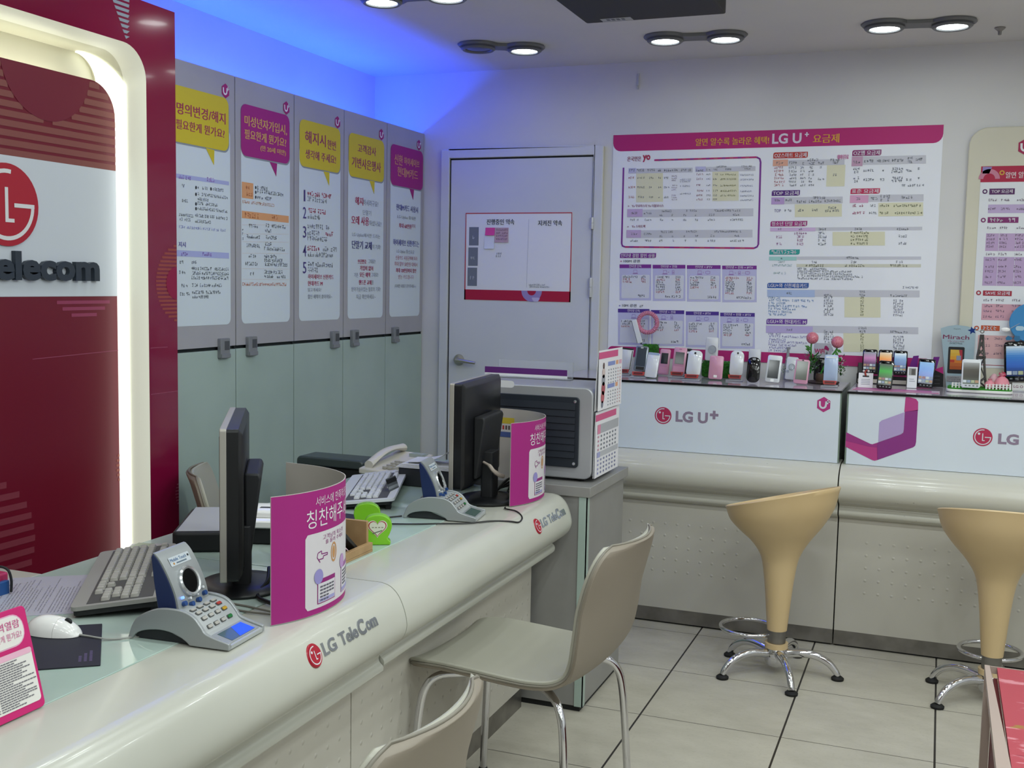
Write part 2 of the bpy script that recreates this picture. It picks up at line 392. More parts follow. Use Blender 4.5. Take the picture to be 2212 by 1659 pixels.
# twin ceiling lamps
HOUSE = mat('lamp_housing_grey', '#6d6f72', .45, .2)
BULB = mat('lamp_glass_lit', '#ffffff', .4, emit=LAMP, ecol='#f6fffc')
DEADB = mat('lamp_glass_off', '#30333a', .2)
def twin_lamp(c0, c1, label, lit=(1, 1)):
    c0, c1 = Vector(c0), Vector(c1); mid = (c0+c1)/2; ang = math.atan2(c1.y-c0.y, c1.x-c0.x); L = (c1-c0).length/2
    t = thing('ceiling_lamp', label, 'lamp', (mid.x, mid.y, CEIL), ang, 'twin ceiling lamps')
    out = []; R = .088
    for k in range(37):                      # outline of two discs joined by a narrow waist
        x = -L-R+(2*L+2*R)*k/36
        y = max((math.sqrt(max(0, R*R-(x-s)**2)) for s in (-L, L)))
        if abs(x) < L: y = max(y, .045+.018*(x/L)**2)
        out.append((x, y))
    poly = [(x, -y) for x, y in out]+[(x, y) for x, y in out[::-1][1:-1]]
    b = MB(); n = len(poly)
    secs = [[(x*(1-i), y*(1-i*1.6), z) for x, y in poly] for i, z in ((0, -.0005), (0, -.006), (.035, -.013))]
    b.loft(secs, HOUSE); b.build('housing', t, world=False, smooth=30)
    for s, on_ in ((-L, lit[0]), (L, lit[1])):
        r = MB(); r.lathe([(.052, -.012), (.072, -.0125), (.074, -.02), (.066, -.027), (.057, -.025), (.052, -.016)], HOUSE, 32, (s, 0)); r.build('trim_ring', t, world=False)
        l = MB(); l.lathe([(0, -.024), (.03, -.0235), (.056, -.02), (.058, -.014)], BULB if on_ else DEADB, 32, (s, 0)); l.build('bulb', t, world=False)
for p, q, lab, lit in (
    ((825, 5), (965, -4), 'twin ceiling lamp cut by the top edge of the picture', (1, 1)),
    ((1033, 106), (1133, 110), 'twin ceiling lamp with one dark bulb, in the blue glow', (0, 1)),
    ((1437, 89), (1567, 85), 'twin ceiling lamp, both bulbs lit, beside the black box', (1, 1)),
    ((1911, 62), (2057, 57), 'twin ceiling lamp, both bulbs lit, at far right', (1, 1))):
    A, B = at_z(p, CEIL-.02), at_z(q, CEIL-.02); twin_lamp(A, B, lab, lit)
# black unit hanging under the ceiling
zb = 2.35; a, b = at_z((1271, 54), zb), at_z((1566, 27), zb)
t = thing('ceiling_unit', 'black box fixed under the ceiling with a small grey sticker', 'ceiling box', ((a.x+b.x)/2, (a.y+b.y)/2-.3, CEIL))
k = MB(); x0, x1, y1 = a.x, b.x, (a.y+b.y)/2
k.prism(rrect(x0, x1, y1-.7, y1, .01), zb, CEIL-.02, BLACKM); k.box(x0+.12, x1-.12, y1-.5, y1-.15, CEIL-.021, CEIL-.0005, BLACKM); k.build('case', t, bevel=.004)
s = MB(); c = at_z((1335, 44), zb); s.box(c.x-.055, c.x+.055, y1-.055, y1-.012, zb-.0012, zb-.0002, mat('grey_sticker', '#a6a8ab', .4)); s.build('sticker', t)
s = MB()
for i in range(4): s.box(c.x-.035+.018*i, c.x-.024+.018*i, y1-.046, y1-.026, zb-.002, zb-.0013, mat('sticker_print', '#5c5f66', .5))
s.build('sticker_print', t)
c = on((2160, 65), 2, CEIL-.01)
tag(MB().lathe([(0, CEIL-.03), (.006, CEIL-.028), (.007, CEIL-.015), (.02, CEIL-.004), (.02, CEIL-.0005)], mat('sprinkler', '#8e8c88', .4, .5), 12, (c.x, c.y)).build('ceiling_sensor'), 'tiny grey sensor on the ceiling right of the lamps', 'sensor')

# ------------------------------------------------------------------ big tariff poster on the back wall
YP = YB-.004
PX0, PX1, PZ0, PZ1 = -1.443, -.03, 1.093, 2.107
SHEET = speckled('poster_sheet', '#eaedf4', '#e4e7ef', 2, .45)
po = thing('tariff_poster', 'large white poster of phone tariffs with magenta bars, on the back wall', 'poster', ((PX0+PX1)/2, YP, PZ0))
b = MB(); nx = 24                     # vinyl sheet with faint creases
secs = []
for i in range(nx+1):
    x = PX0+(PX1-PX0)*i/nx; secs.append([(x, YP+.0012*sin(i*1.1)*0-.0002, z) for z in (PZ0, PZ1)]+[(x, YB-.0004, z) for z in (PZ1, PZ0)])
b.loft(secs, SHEET); b.build('sheet', po, smooth=0)
def wallG(crop=None, y=YP-.0004): return G((0, y, 0), (1, 0, 0), (0, 0, 1), crop)
MG, PU, IN_, GY, LV, YE, WH = '#b3206f', '#7a2c90', '#4b2f8e', '#c6c7d1', '#bcbce0', '#dbd9bd', '#e4e6ec'
DK, RD, MGT = '#747983', '#b05060', '#a03a6a'
g = wallG((1310, 260, 5.53)); g.skew = True
zh = g.pt((100, 372))[1]; g.uv(rrect(PX0, PX1, zh, PZ1, .045, corners='1100'), MG, 1)
g.text('알면 알수록 놀라운 혜택!', (1065, 303), (1940, 285), 88, '#d9a43c', 3, .022)
g.text('온국민은', (250, 492), (415, 484), 56, '#8c2456', 3); g.text('yo', (432, 515), (525, 482), 85, '#b01f50', 3, .04)
for pts, c in (([(205, 565), (183, 1470), (192, 1500), (222, 1512)], PU), ([(222, 1512), (1765, 1527)], MG), ([(1765, 1527), (1800, 1510), (1815, 1480), (1842, 500), (1832, 460), (1795, 440)], PU), ([(1795, 440), (572, 476)], MG)):
    g.stroke(pts, .0075, c, 2)
for i in range(12):
    for y0, y1 in ((476, 440), (1512, 1527)):
        f0, f1 = (i+.25)/12.5, (i+.7)/12.5; X = (600, 1780) if y0 < 600 else (240, 1750)
        yy = lambda f: y0+(y1-y0)*f
        g.stroke([(X[0]+(X[1]-X[0])*f0, yy(f0)), (X[0]+(X[1]-X[0])*f1, yy(f1))], .0076, '#b5506a' if i % 2 else '#8a2f86', 3)
for (x0, y0, x1, y1, lx) in ((265, 572, 1030, 628, 355), (1065, 553, 1780, 610, 1185), (250, 1060, 1755, 1152, 430), (240, 1310, 1745, 1402, 412)):
    g.R((x0, y0), (x1, y1), GY); g.R((x0, y0), (lx, y1), LV if y0 < 1000 else '#c0a8d0', 2)
g.R((355, 632), (675, 975), YE); g.R((1265, 612), (1580, 962), YE)
for x0, x1 in ((275, 345), (365, 470), (490, 600), (615, 670), (690, 860), (880, 1025), (1070, 1175)): g.scrib((x0, 610), (x1, 608), 28, DK, seed=x0)
for x0, x1, y in ((1310, 1450, 565), (1615, 1750, 560), (1195, 1255, 600), (1280, 1335, 600), (1420, 1500, 598), (1640, 1730, 590)): g.scrib((x0, y), (x1, y-1), 22, DK, seed=x1)
for r, y in enumerate((698, 810, 928)):
    g.scrib((265, y), (340, y-1), 24, RD, seed=r)
    for x0, x1 in ((370, 460), (510, 565), (620, 660), (690, 750)): g.scrib((x0, y), (x1, y-1), 22, DK, seed=r+x0)
    for k in range(3): g.scrib((780, y-24+k*26), (850, y-25+k*26), 16, '#8a7a90', seed=r*5+k)
for y in (715, 740, 795, 885): g.scrib((880, y), (1015, y-2), 18, '#80859a', seed=y)
for r, y in enumerate((655, 710, 785, 850, 905, 955)):
    g.scrib((1075, y), (1160, y-1), 22, '#a06a80', seed=r); g.scrib((1195, y), (1250, y-1), 20, DK, seed=r+9); g.scrib((1275, y), (1335, y-1), 20, DK, seed=r+19)
    if r < 5: g.scrib((1360, y+5), (1555, y), 20, '#82855f', seed=r+29)
    g.scrib((1600, y+8), (1765, y+4), 18, '#8087a0', seed=r+39)
for y, n in ((1040, 'Yo 무료마스터 Yo 더블보너스'), (1286, 'Yo 스마트팩')):
    g.ring(g.pt((265, y-15) if y < 1200 else (258, y-15)), .0018, .0032, '#8c2456', 3, n=14); g.text(n, (303, y), (684 if y < 1200 else 463, y-4), 34, '#8c3a66', 3)
for y0 in (1060, 1310):
    for x0, x1, dy in ((295, 380, 60), (448, 560, 60), (650, 800, 35), (955, 1085, 30), (1290, 1620, 30), (635, 680, 85), (780, 815, 85), (920, 965, 85), (1060, 1105, 85), (1225, 1310, 82), (1510, 1600, 80)):
        g.scrib((x0, y0+dy), (x1, y0+dy-1), 24, DK, seed=x0+y0)
    for x0, x1 in ((285, 385), (460, 550), (630, 680), (780, 810), (915, 965), (1060, 1105), (1210, 1310), (1480, 1640)): g.scrib((x0, y0+140), (x1, y0+139), 24, DK, seed=x1+y0)
g.crop = (1640, 260, 5.267)
g.text('LG U', (146, 272), (480, 258), 118, '#d8cfe0', 3, .03)
c = g.pt((543, 160)); 
for bx, by in ((.0085, .0026), (.0026, .0095)): g.uv(rrect(c[0]-bx, c[0]+bx, c[1]-by, c[1]+by), '#d8cfe0', 4 if bx > by else 5)
g.text('요금제', (612, 262), (908, 250), 100, '#d9a43c', 3, .02)
def tagbox(x0, y0, x1, y1, c, s, tx=None):
    g.R((x0, y0), (x1, y1), c, 2, .008, corners='0101'); w_ = '#ddd8e2'
    if s: g.text(s, (x0+14, y1-6), ((tx or x1)-14, y1-7), (y1-y0)*.78, w_, 4, .03)
    else: g.scrib((x0+25, y1-8), (x1-20, y1-9), (y1-y0)*.72, w_, 4, seed=x0, gap=.05)
tagbox(160, 362, 552, 430, '#b8342f', 'OZ스마트 요금제'); tagbox(1058, 336, 1388, 402, '#8a2c6c', 'OZ웹 요금제')
tagbox(142, 796, 462, 858, '#54267e', 'TOP 요금제'); tagbox(1038, 775, 1372, 836, '#c02a58', '표준 요금제'); tagbox(128, 1146, 545, 1206, '#a01e78', '청소년 단말 요금제')
g.text('데이터무료', (890, 425), (1015, 465), 55, '#c04a90', 4, .03)
g.R((158, 448), (970, 515), GY); g.R((158, 448), (325, 518), '#dca690', 2); g.R((772, 510), (970, 750), YE)
for x0, x1, y in ((195, 280, 500), (340, 440, 497), (550, 675, 465), (810, 935, 465), (480, 530, 505), (565, 635, 505), (670, 745, 500), (835, 910, 495)): g.scrib((x0, y), (x1, y-2), 28, DK, seed=x0)
for r in range(6):
    y = 550+r*40; g.scrib((170, y), (290, y-1), 26, '#c08088', seed=r)
    for x0, x1 in ((335, 432), (468, 530), (562, 628)): g.scrib((x0, y), (x1, y-1), 24, '#767b86', seed=r+x0)
g.scrib((840, 635), (900, 634), 26, DK); g.scrib((680, 545), (720, 544), 24, DK); g.scrib((668, 680), (740, 679), 24, DK)
g.R((1055, 405), (1898, 500), GY); g.R((1055, 412), (1175, 520), '#c09ab4', 2)
for x0, x1, y in ((1070, 1155, 490), (1195, 1310, 478), (1340, 1480, 476), (1510, 1650, 472), (1690, 1745, 445), (1690, 1745, 485), (1780, 1885, 460)): g.scrib((x0, y), (x1, y-2), 32, DK, seed=x0)
for y0 in (585, 690):
    for x0, x1, dy in ((1070, 1145, -20), (1080, 1130, 18), (1185, 1305, 0), (1375, 1435, 0), (1515, 1635, -20), (1505, 1640, 15), (1670, 1745, 0), (1805, 1850, -20)): g.scrib((x0, y0+dy), (x1, y0+dy-2), 28, '#6a7080', seed=x0+y0)
g.scrib((1620, 755), (1875, 748), 26, '#7d8392')
g.R((140, 872), (950, 948), GY); g.R((140, 878), (285, 955), '#b79bd0', 2); g.R((405, 952), (940, 1098), YE)
for x0, x1, y in ((170, 250, 925), (300, 390, 922), (600, 760, 895), (425, 545, 940), (565, 720, 936), (740, 945, 932)): g.scrib((x0, y), (x1, y-2), 28, DK, seed=x0)
g.text('TOP', (172, 1046), (245, 1044), 34, '#5d4a92', 3, 0)
for x0, x1, y in ((290, 388, 1040), (440, 520, 1038), (600, 675, 1036), (785, 890, 1010), (750, 920, 1042)): g.scrib((x0, y), (x1, y-2), 28, '#6e7480', seed=x0)
g.R((1035, 846), (1870, 925), GY); g.R((1035, 852), (1240, 938), '#d7a2c4', 2); g.R((1355, 935), (1865, 1090), YE)
for x0, x1, y in ((1090, 1175, 908), (1255, 1355, 905), (1375, 1505, 880), (1380, 1420, 920), (1460, 1500, 918), (1615, 1770, 892)): g.scrib((x0, y), (x1, y-2), 30, DK, seed=x0)
for y in (985, 1068):
    g.scrib((1060, y), (1205, y-2), 30, '#b05a80', seed=y)
    for x0, x1 in ((1250, 1345), (1370, 1500), (1530, 1860)): g.scrib((x0, y), (x1, y-3), 26, '#70755f' if x0 > 1350 else DK, seed=x0+y)
g.R((125, 1216), (1855, 1254), GY); g.R((125, 1222), (640, 1262), '#cdb3da', 2); g.R((835, 1268), (1430, 1425), YE)
for x0, x1 in ((215, 260), (450, 510), (675, 775), (1085, 1205), (1565, 1715)): g.scrib((x0, 1252), (x1, 1248), 26, DK, seed=x0)
for r, y in enumerate((1298, 1338, 1378, 1422)):
    g.scrib((430 if r else 400, y), (515 if r else 560, y-1), 28, '#a06098', seed=r); g.scrib((670, y), (770, y-1), 28, '#707684', seed=r+4); g.scrib((1040, y-6), (1260, y-8), 26, '#7a7d62', seed=r+8)
for y in (1340, 1422): g.scrib((195, y), (268, y-1), 28, '#a06098', seed=y); g.scrib((1585, y-8), (1698, y-10), 28, '#707684', seed=y+1)
g.crop = (1640, 520, 5.267)
tagbox(115, 100, 460, 158, '#2f9c98', ''); tagbox(92, 480, 562, 540, '#2a58a4', 'LGU+와 신한제휴카드'); tagbox(82, 890, 545, 952, '#6c3f9c', 'LGU+와 현대카드 M')
g.R((112, 180), (1842, 215), GY); g.R((112, 182), (425, 224), '#9fd0cd', 2); g.R((425, 266), (1840, 302), '#cfcfc0')
for x0, x1, y in ((245, 285, 210), (990, 1155, 208)): g.scrib((x0, y), (x1, y-2), 28, DK, seed=x0)
for xc in (640, 1085, 1600): g.scrib((xc-42, 256), (xc+42, 254), 26, '#7a7f8a', seed=xc); g.scrib((xc-110, 298), (xc+110, 296), 28, '#6d7060', seed=xc+1)
for y in (250, 292, 380): g.scrib((150 if y > 260 else 215, y), (380 if y == 292 else 310, y-1), 24, '#9db9bd', seed=y)
for r, e in enumerate((775, 1068, 1068, 1200, 1072)): g.scrib((435, 332+r*28), (e, 330+r*28), 22, '#727884', seed=r)
for y0, hc, yb in ((560, '#a9bbe0', '#6f95c8'), (972, '#b7abd8', '#9a94c6')):
    g.R((92 if y0 < 600 else 78, y0), (1825 if y0 < 600 else 1810, y0+78), GY); g.R((92 if y0 < 600 else 78, y0), (632 if y0 < 600 else 610, y0+80), hc, 2)
    g.R((970 if y0 < 600 else 958, y0+82), (1380 if y0 < 600 else 1362, y0+(312 if y0 < 600 else 295)), YE)
    for x0, x1, dy in ((310, 380, 52), (735, 850, 74), (1130, 1225, 36), (1140, 1210, 74), (1490, 1695, 80)): g.scrib((x0, y0+dy), (x1, y0+dy-2), 26, DK, seed=x0+y0)
    for r in range(7):
        y = y0+100+r*32; g.scrib((105, y), (105+(160, 510, 200, 440, 340, 270, 220)[r], y-2), 24, yb, seed=r+y0)
        g.scrib((735, y), (848, y-2), 26, '#858894', seed=r+y0+9); g.scrib((1150, y), (1190, y-2), 24, '#8a8c70', seed=r+y0+19)
        if r < 6: g.scrib((1525, y+38), (1655, y+36), 26, '#8e8fa2', seed=r+y0+29)
g.scrib((1632, 545), (1812, 542), 24, '#8d92a0')
g.crop = (1310, 520, 5.978)
tagbox(175, 160, 640, 224, PU, '인터넷 결합 할인 상품')
for y, s_, x1, c in ((284, '100M 광랜', 432, '#b02070'), (857, '10M 광랜', 388, '#5a4ab0')):
    g.ring(g.pt((190 if y < 500 else 172, y-18)), .0016, .0032, c, 3, n=14); g.text(s_, (222 if y < 500 else 205, y), (x1, y-1), 40, '#5b5d70', 3, .01)
g.scrib((405, 860), (488, 858), 30, '#7d7f90')
HD = ('인터넷 단독', '인터넷 + 전화', '인터넷 + IPTV', '인터넷 + 전화 + IPTV')
def icon(kind, x, y, c):
    if kind == 0: g.stroke([(x-24, y+16), (x-20, y-24), (x+20, y-24), (x+24, y+16)], .0013, c, 4, True); g.stroke([(x-34, y+24), (x+34, y+24)], .0016, c, 4)
    elif kind == 1: g.stroke([(x-12, y+24), (x-10, y-24), (x+12, y-24), (x+14, y+24)], .0013, c, 4, True); g.stroke([(x-4, y+6), (x+6, y+6)], .003, c, 4)
    else: g.stroke([(x-28, y+12), (x-26, y-16), (x, y-20), (x+28, y-14), (x+28, y+12), (x, y+20)], .0013, c, 4, True)
for row, (xs, y0, y1, col, n0) in enumerate(((((170, 578), (598, 1020), (1040, 1475), (1495, 1940)), 306, 770, PU, 1), (((150, 556), (576, 1005), (1025, 1452), (1470, 1916)), 880, 1345, IN_, 2))):
    for i, (xa, xb) in enumerate(xs):
        dy = 5*i+(12*i if row else 0); top = y0+dy; bot = y1+8*i+(8*i if row else 0)
        g.R((xa, top), (xb, bot), LV, 1); g.R((xa, top), (xb, top+48), col, 2)
        cx = (xa+xb)/2; wd = (80, 105, 110, 175)[i]; g.text(HD[i], (cx-wd, top+42), (cx+wd, top+41), 36, '#d9cfe6', 4, .02)
        ic = '#9a4ca8' if row == 0 else '#7b58b8'
        ks = ((0,), (0, 1), (0, 2), (0, 1, 2))[i]
        for j, kk in enumerate(ks):
            xx = cx+(j-(len(ks)-1)/2)*105; icon(kk, xx, top+95, ic)
            if j: g.scrib((xx-62, top+102), (xx-44, top+102), 14, ic, 4)
        g.R((xa+22, top+136), (xb-28, bot-28), '#d3d6e2', 2, .006)
        n = ((3, 7, 5, 8), (3, 4, 4, 5))[row][i]
        for k in range(n):
            y = top+172+k*32*(.88 if n > 7 else 1); red = (row == 0 and k in (1, 2) and i != 3 and (k == 1 or i == 0)) or k == n-1 or (i == 3 and row == 0 and k < 2)
            c = '#b86a74' if red else '#636878'
            g.scrib((xa+42, y), (xa+42+(190 if k == 0 else 120), y), 26, c, 4, seed=i*9+k+row*50); g.scrib((xb-128, y), (xb-48, y), 26, c, 4, seed=i*9+k+300+row*50)
        g.scrib((xb-(170 if i % 2 == 0 or row else 260), bot-45), (xb-52, bot-45), 28, '#4d5160', 4, seed=i+row*7+900)
zb = 1.139; g.uv(rrect(PX0, PX1, PZ0, zb, .03, corners='0011'), MG, 1)
g.build('print', po, smooth=0)

# ------------------------------------------------------------------ cream board with the second tariff sheet, far right
BOARDM = speckled('cream_board', '#cfcbb8', '#c9c5b3', 3, .45)
bx0 = on((2072, 680), 1, YB).x; bz1 = on((2170, 275), 1, YB).z
wb = thing('wall_board', 'cream board with rounded corner on the wall at far right', 'board', (bx0+.5, YB, 1.1))
wb0 = MB(); wb0.prism(rrect(bx0, bx0+1.0, .95, bz1, .075, 8), YB-.02, YB-.0005, BOARDM, 'y'); wb0.build('panel', wb, bevel=.004)
q = wallG((2000, 260, 2.765), YB-.0206)
q.cube_logo(q.pt((598, 158)), .034, '#a01a4c'); q.build('logo', wb, smooth=0)
ts = thing('tariff_sheet', 'white tariff sheet with red heading on the cream board', 'poster', (bx0+.45, YB-.02, 1.15))
q = wallG((2000, 260, 2.765), YB-.0215)
x0, zt = q.pt((331, 275)); x1 = x0+.62; z0 = q.pt((300, 1475))[1]
q.uv(rrect(x0, x1, z0, zt), '#dcdfe4', 0); q.uv(rrect(x0, x1, q.pt((330, 370))[1], zt), '#a8123e', 1)
c = q.pt((378, 350)); q.ring(c, .022, .04, '#c07a92', 2, 0, pi); q.poly([(340, 278), (396, 278), (378, 318), (338, 318)], '#8a80b8', 2)
q.ring(q.pt((455, 313)), .005, .01, '#c8963c', 3); q.text('알면 알수록', (476, 345), (650, 345), 38, '#d8c8cc', 3, .02)
for y, s_, x1_, c, cy in ((442, 'TOP 요금제', 530, '#54235e', 425), (612, '', 552, '#7c2468', 596), (1050, 'SAVE 요금제', 512, '#a02038', 1030), (1258, '', 440, '#b8502e', 1240)):
    xa = {442: 380, 612: 370, 1050: 342, 1258: 330}[y]
    q.ring(q.pt((xa-27, cy)), .005, .0095, c, 3); q.R((xa, y-34), (x1_, y), c, 2)
    if s_: q.text(s_, (xa+12, y-7), (x1_-12, y-7), 22, '#d5cdd8', 4, .03)
    else: q.scrib((xa+12, y-6), (x1_-10, y-6), 22, '#d5cdd8', 4, gap=.08)
for a_, b_, c in (((373, 503), (640, 553), '#b9a6cc'), ((360, 675), (650, 782), '#b89ec4'), ((346, 815), (650, 992), '#b49cc2'), ((335, 1095), (640, 1200), '#c99aa8'), ((312, 1282), (640, 1432), '#d0a6a8')): q.R(a_, b_, c, 1)
q.R((300, 1460), (620, 1470), '#a8123e', 2)
for r, y in enumerate((482, 535, 648, 693, 715, 738, 760, 805, 838, 880, 908, 940, 975, 1080, 1115, 1145, 1178, 1310, 1350, 1400)):
    for xa in (375, 450, 545): q.scrib((xa-(y-480)*.05, y), (xa+55-(y-480)*.05, y), 13, '#7c6a80', 3, seed=r*3+xa)
for xx in (440, 540): q.stroke([(xx, 640), (xx-18, 990)], .0012, '#dcdfe4', 3)
q.build('sheet', ts, smooth=0)

# ------------------------------------------------------------------ notice on the door and its paper notes
YN = YB-.0135
nt = thing('promise_chart', 'white chart with red border and crimson foot, taped to the door', 'poster', (-1.9, YN, 1.34))
q = wallG((940, 320, 3.318), YN)
a, b_ = q.pt((218, 463)), q.pt((965, 1112)); x0, z1 = a; x1, z0 = q.pt((985, 475))[0], 1.338
MB().box(x0, x1, YN, YB-.0122, z0, z1, PAPER).build('sheet', nt)
zf = q.pt((580, 1020))[1]; q.uv(rrect(x0, x1, z0, zf), '#b0103c', 2)
q.stroke([(x0+.003, z0, 'm'), (x0+.003, z1-.003, 'm'), (x1-.003, z1-.003, 'm'), (x1-.003, z0, 'm')], .006, '#b83a44', 2)
c = q.pt((692, 1035)); q.ring((c[0], zf), .022, .052, '#9a8ac0', 3, pi, 2*pi); q.uv(circ(c[0]+.022, zf-.032, .02, 16, a0=pi, a1=2*pi), '#c3b8dc', 4)
q.text('진행중인 약속', (370, 548), (568, 550), 40, '#33384a', 3, .02); q.text('지켜진 약속', (738, 556), (910, 558), 40, '#33384a', 3, .02)
for y0 in (566, 712, 856):
    q.R((245-(y0-566)*.04, y0), (311-(y0-566)*.04, y0+132), '#747a86', 2); q.scrib((258-(y0-566)*.03, y0+85), (298-(y0-566)*.03, y0+85), 24, '#c4c8d0', 3, seed=y0)
q.stroke([(672, 510), (655, 1000)], .0012, '#a9adba', 2)
for y in (762, 780): q.scrib((435, y), (485, y), 15, '#7c8290', 3, seed=y)
for y in (985, 1000): q.scrib((672, y), (828 if y > 990 else 790, y), 11, '#80868f', 3, seed=y)
q.build('print', nt, smooth=0)
for (p0, p1, c, lab, dz) in (((362, 570), (428, 626), '#e04a98', 'small bright pink paper note on the door chart', .006), ((430, 570), (525, 676), '#c3a4b0', 'dusty pink handwritten note on the door chart', .004), ((355, 626), (424, 722), '#dfe3ec', 'white paper note below the bright pink one on the door chart', .005)):
    m_ = MB(); a, b_ = q.pt(p0), q.pt(p1); pm = mat('note_'+c[1:], c, .6); n = 6
    secs = []
    for i in range(n+1):
        f = i/n; y = YN-.0012-dz*f*f; z = a[1]+(b_[1]-a[1])*f
        secs.append([(a[0], y-.0004, z), (b_[0], y-.0004, z), (b_[0], y, z), (a[0], y, z)])
    m_.loft(secs, pm)
    if 'dusty' in lab:
        g2 = G((0, YN-.0022, 0), (1, 0, 0), (0, 0, 1), q.crop)
        for k in range(4): g2.scrib((440, 592+k*22), (520, 592+k*22), 13, '#8f6f80', 3+dz*0+k*3, seed=k)
        b2 = len(m_.v); m_.v += g2.v; m_.f += [[b2+i for i in f_] for f_ in g2.f]; m_.m += [m_.mi(g2.mats[0])]*len(g2.f)
    tag(m_.build('paper_note'), lab, 'note', 'paper notes on the door chart')
# ------------------------------------------------------------------ row of tall cabinets on the left
XC = -2.407; CT = 2.143; CM = 1.168
CY = [3.003, 3.393, 3.783, 4.172, 4.562, 4.947]
DOORU = speckled('cabinet_lilac_grey', '#a9a8ae', '#a3a2a9', 4, .35)
DOORL = speckled('cabinet_sage_grey', '#a6b8b2', '#a0b2ac', 4, .3)
CARC = mat('cabinet_carcass', '#c5c6c6', .6); GAPM = mat('dark_gap', '#22282c', .8)
PANEL = '#d2dde6'; YEL = '#d0bd2a'; BMG = '#a01f7a'; GT = '#8d93a0'; NV = '#3c3c80'; RR = '#b03058'
def Cg(crop): return G((XC+.0002, 0, 0), (0, 1, 0), (0, 0, 1), crop)
A_, B_, C_, D_ = (360, 140, 4.608), (360, 360, 3.95), (620, 180, 5.184), (620, 400, 4.366)
def bubble(g, p, q, tail, c, y0=None):
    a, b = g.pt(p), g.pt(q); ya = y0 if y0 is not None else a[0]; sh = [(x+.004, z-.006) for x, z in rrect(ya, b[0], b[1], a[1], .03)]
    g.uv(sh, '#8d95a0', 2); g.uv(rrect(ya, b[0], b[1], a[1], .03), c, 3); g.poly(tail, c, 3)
LATCH_A = mat('latch_grey', '#8d9094', .4, .4); LATCH_B = mat('latch_slot', '#4a4d52', .5)
LAB = ('grey cabinet half hidden by the red sign wall, yellow speech bubble', 'grey cabinet with magenta speech bubble next to the half hidden one', 'grey cabinet with yellow bubble and list numbered one to five', 'grey cabinet with yellow bubble, fourth of the row', 'grey cabinet with magenta bubble at the end of the row, by the door')
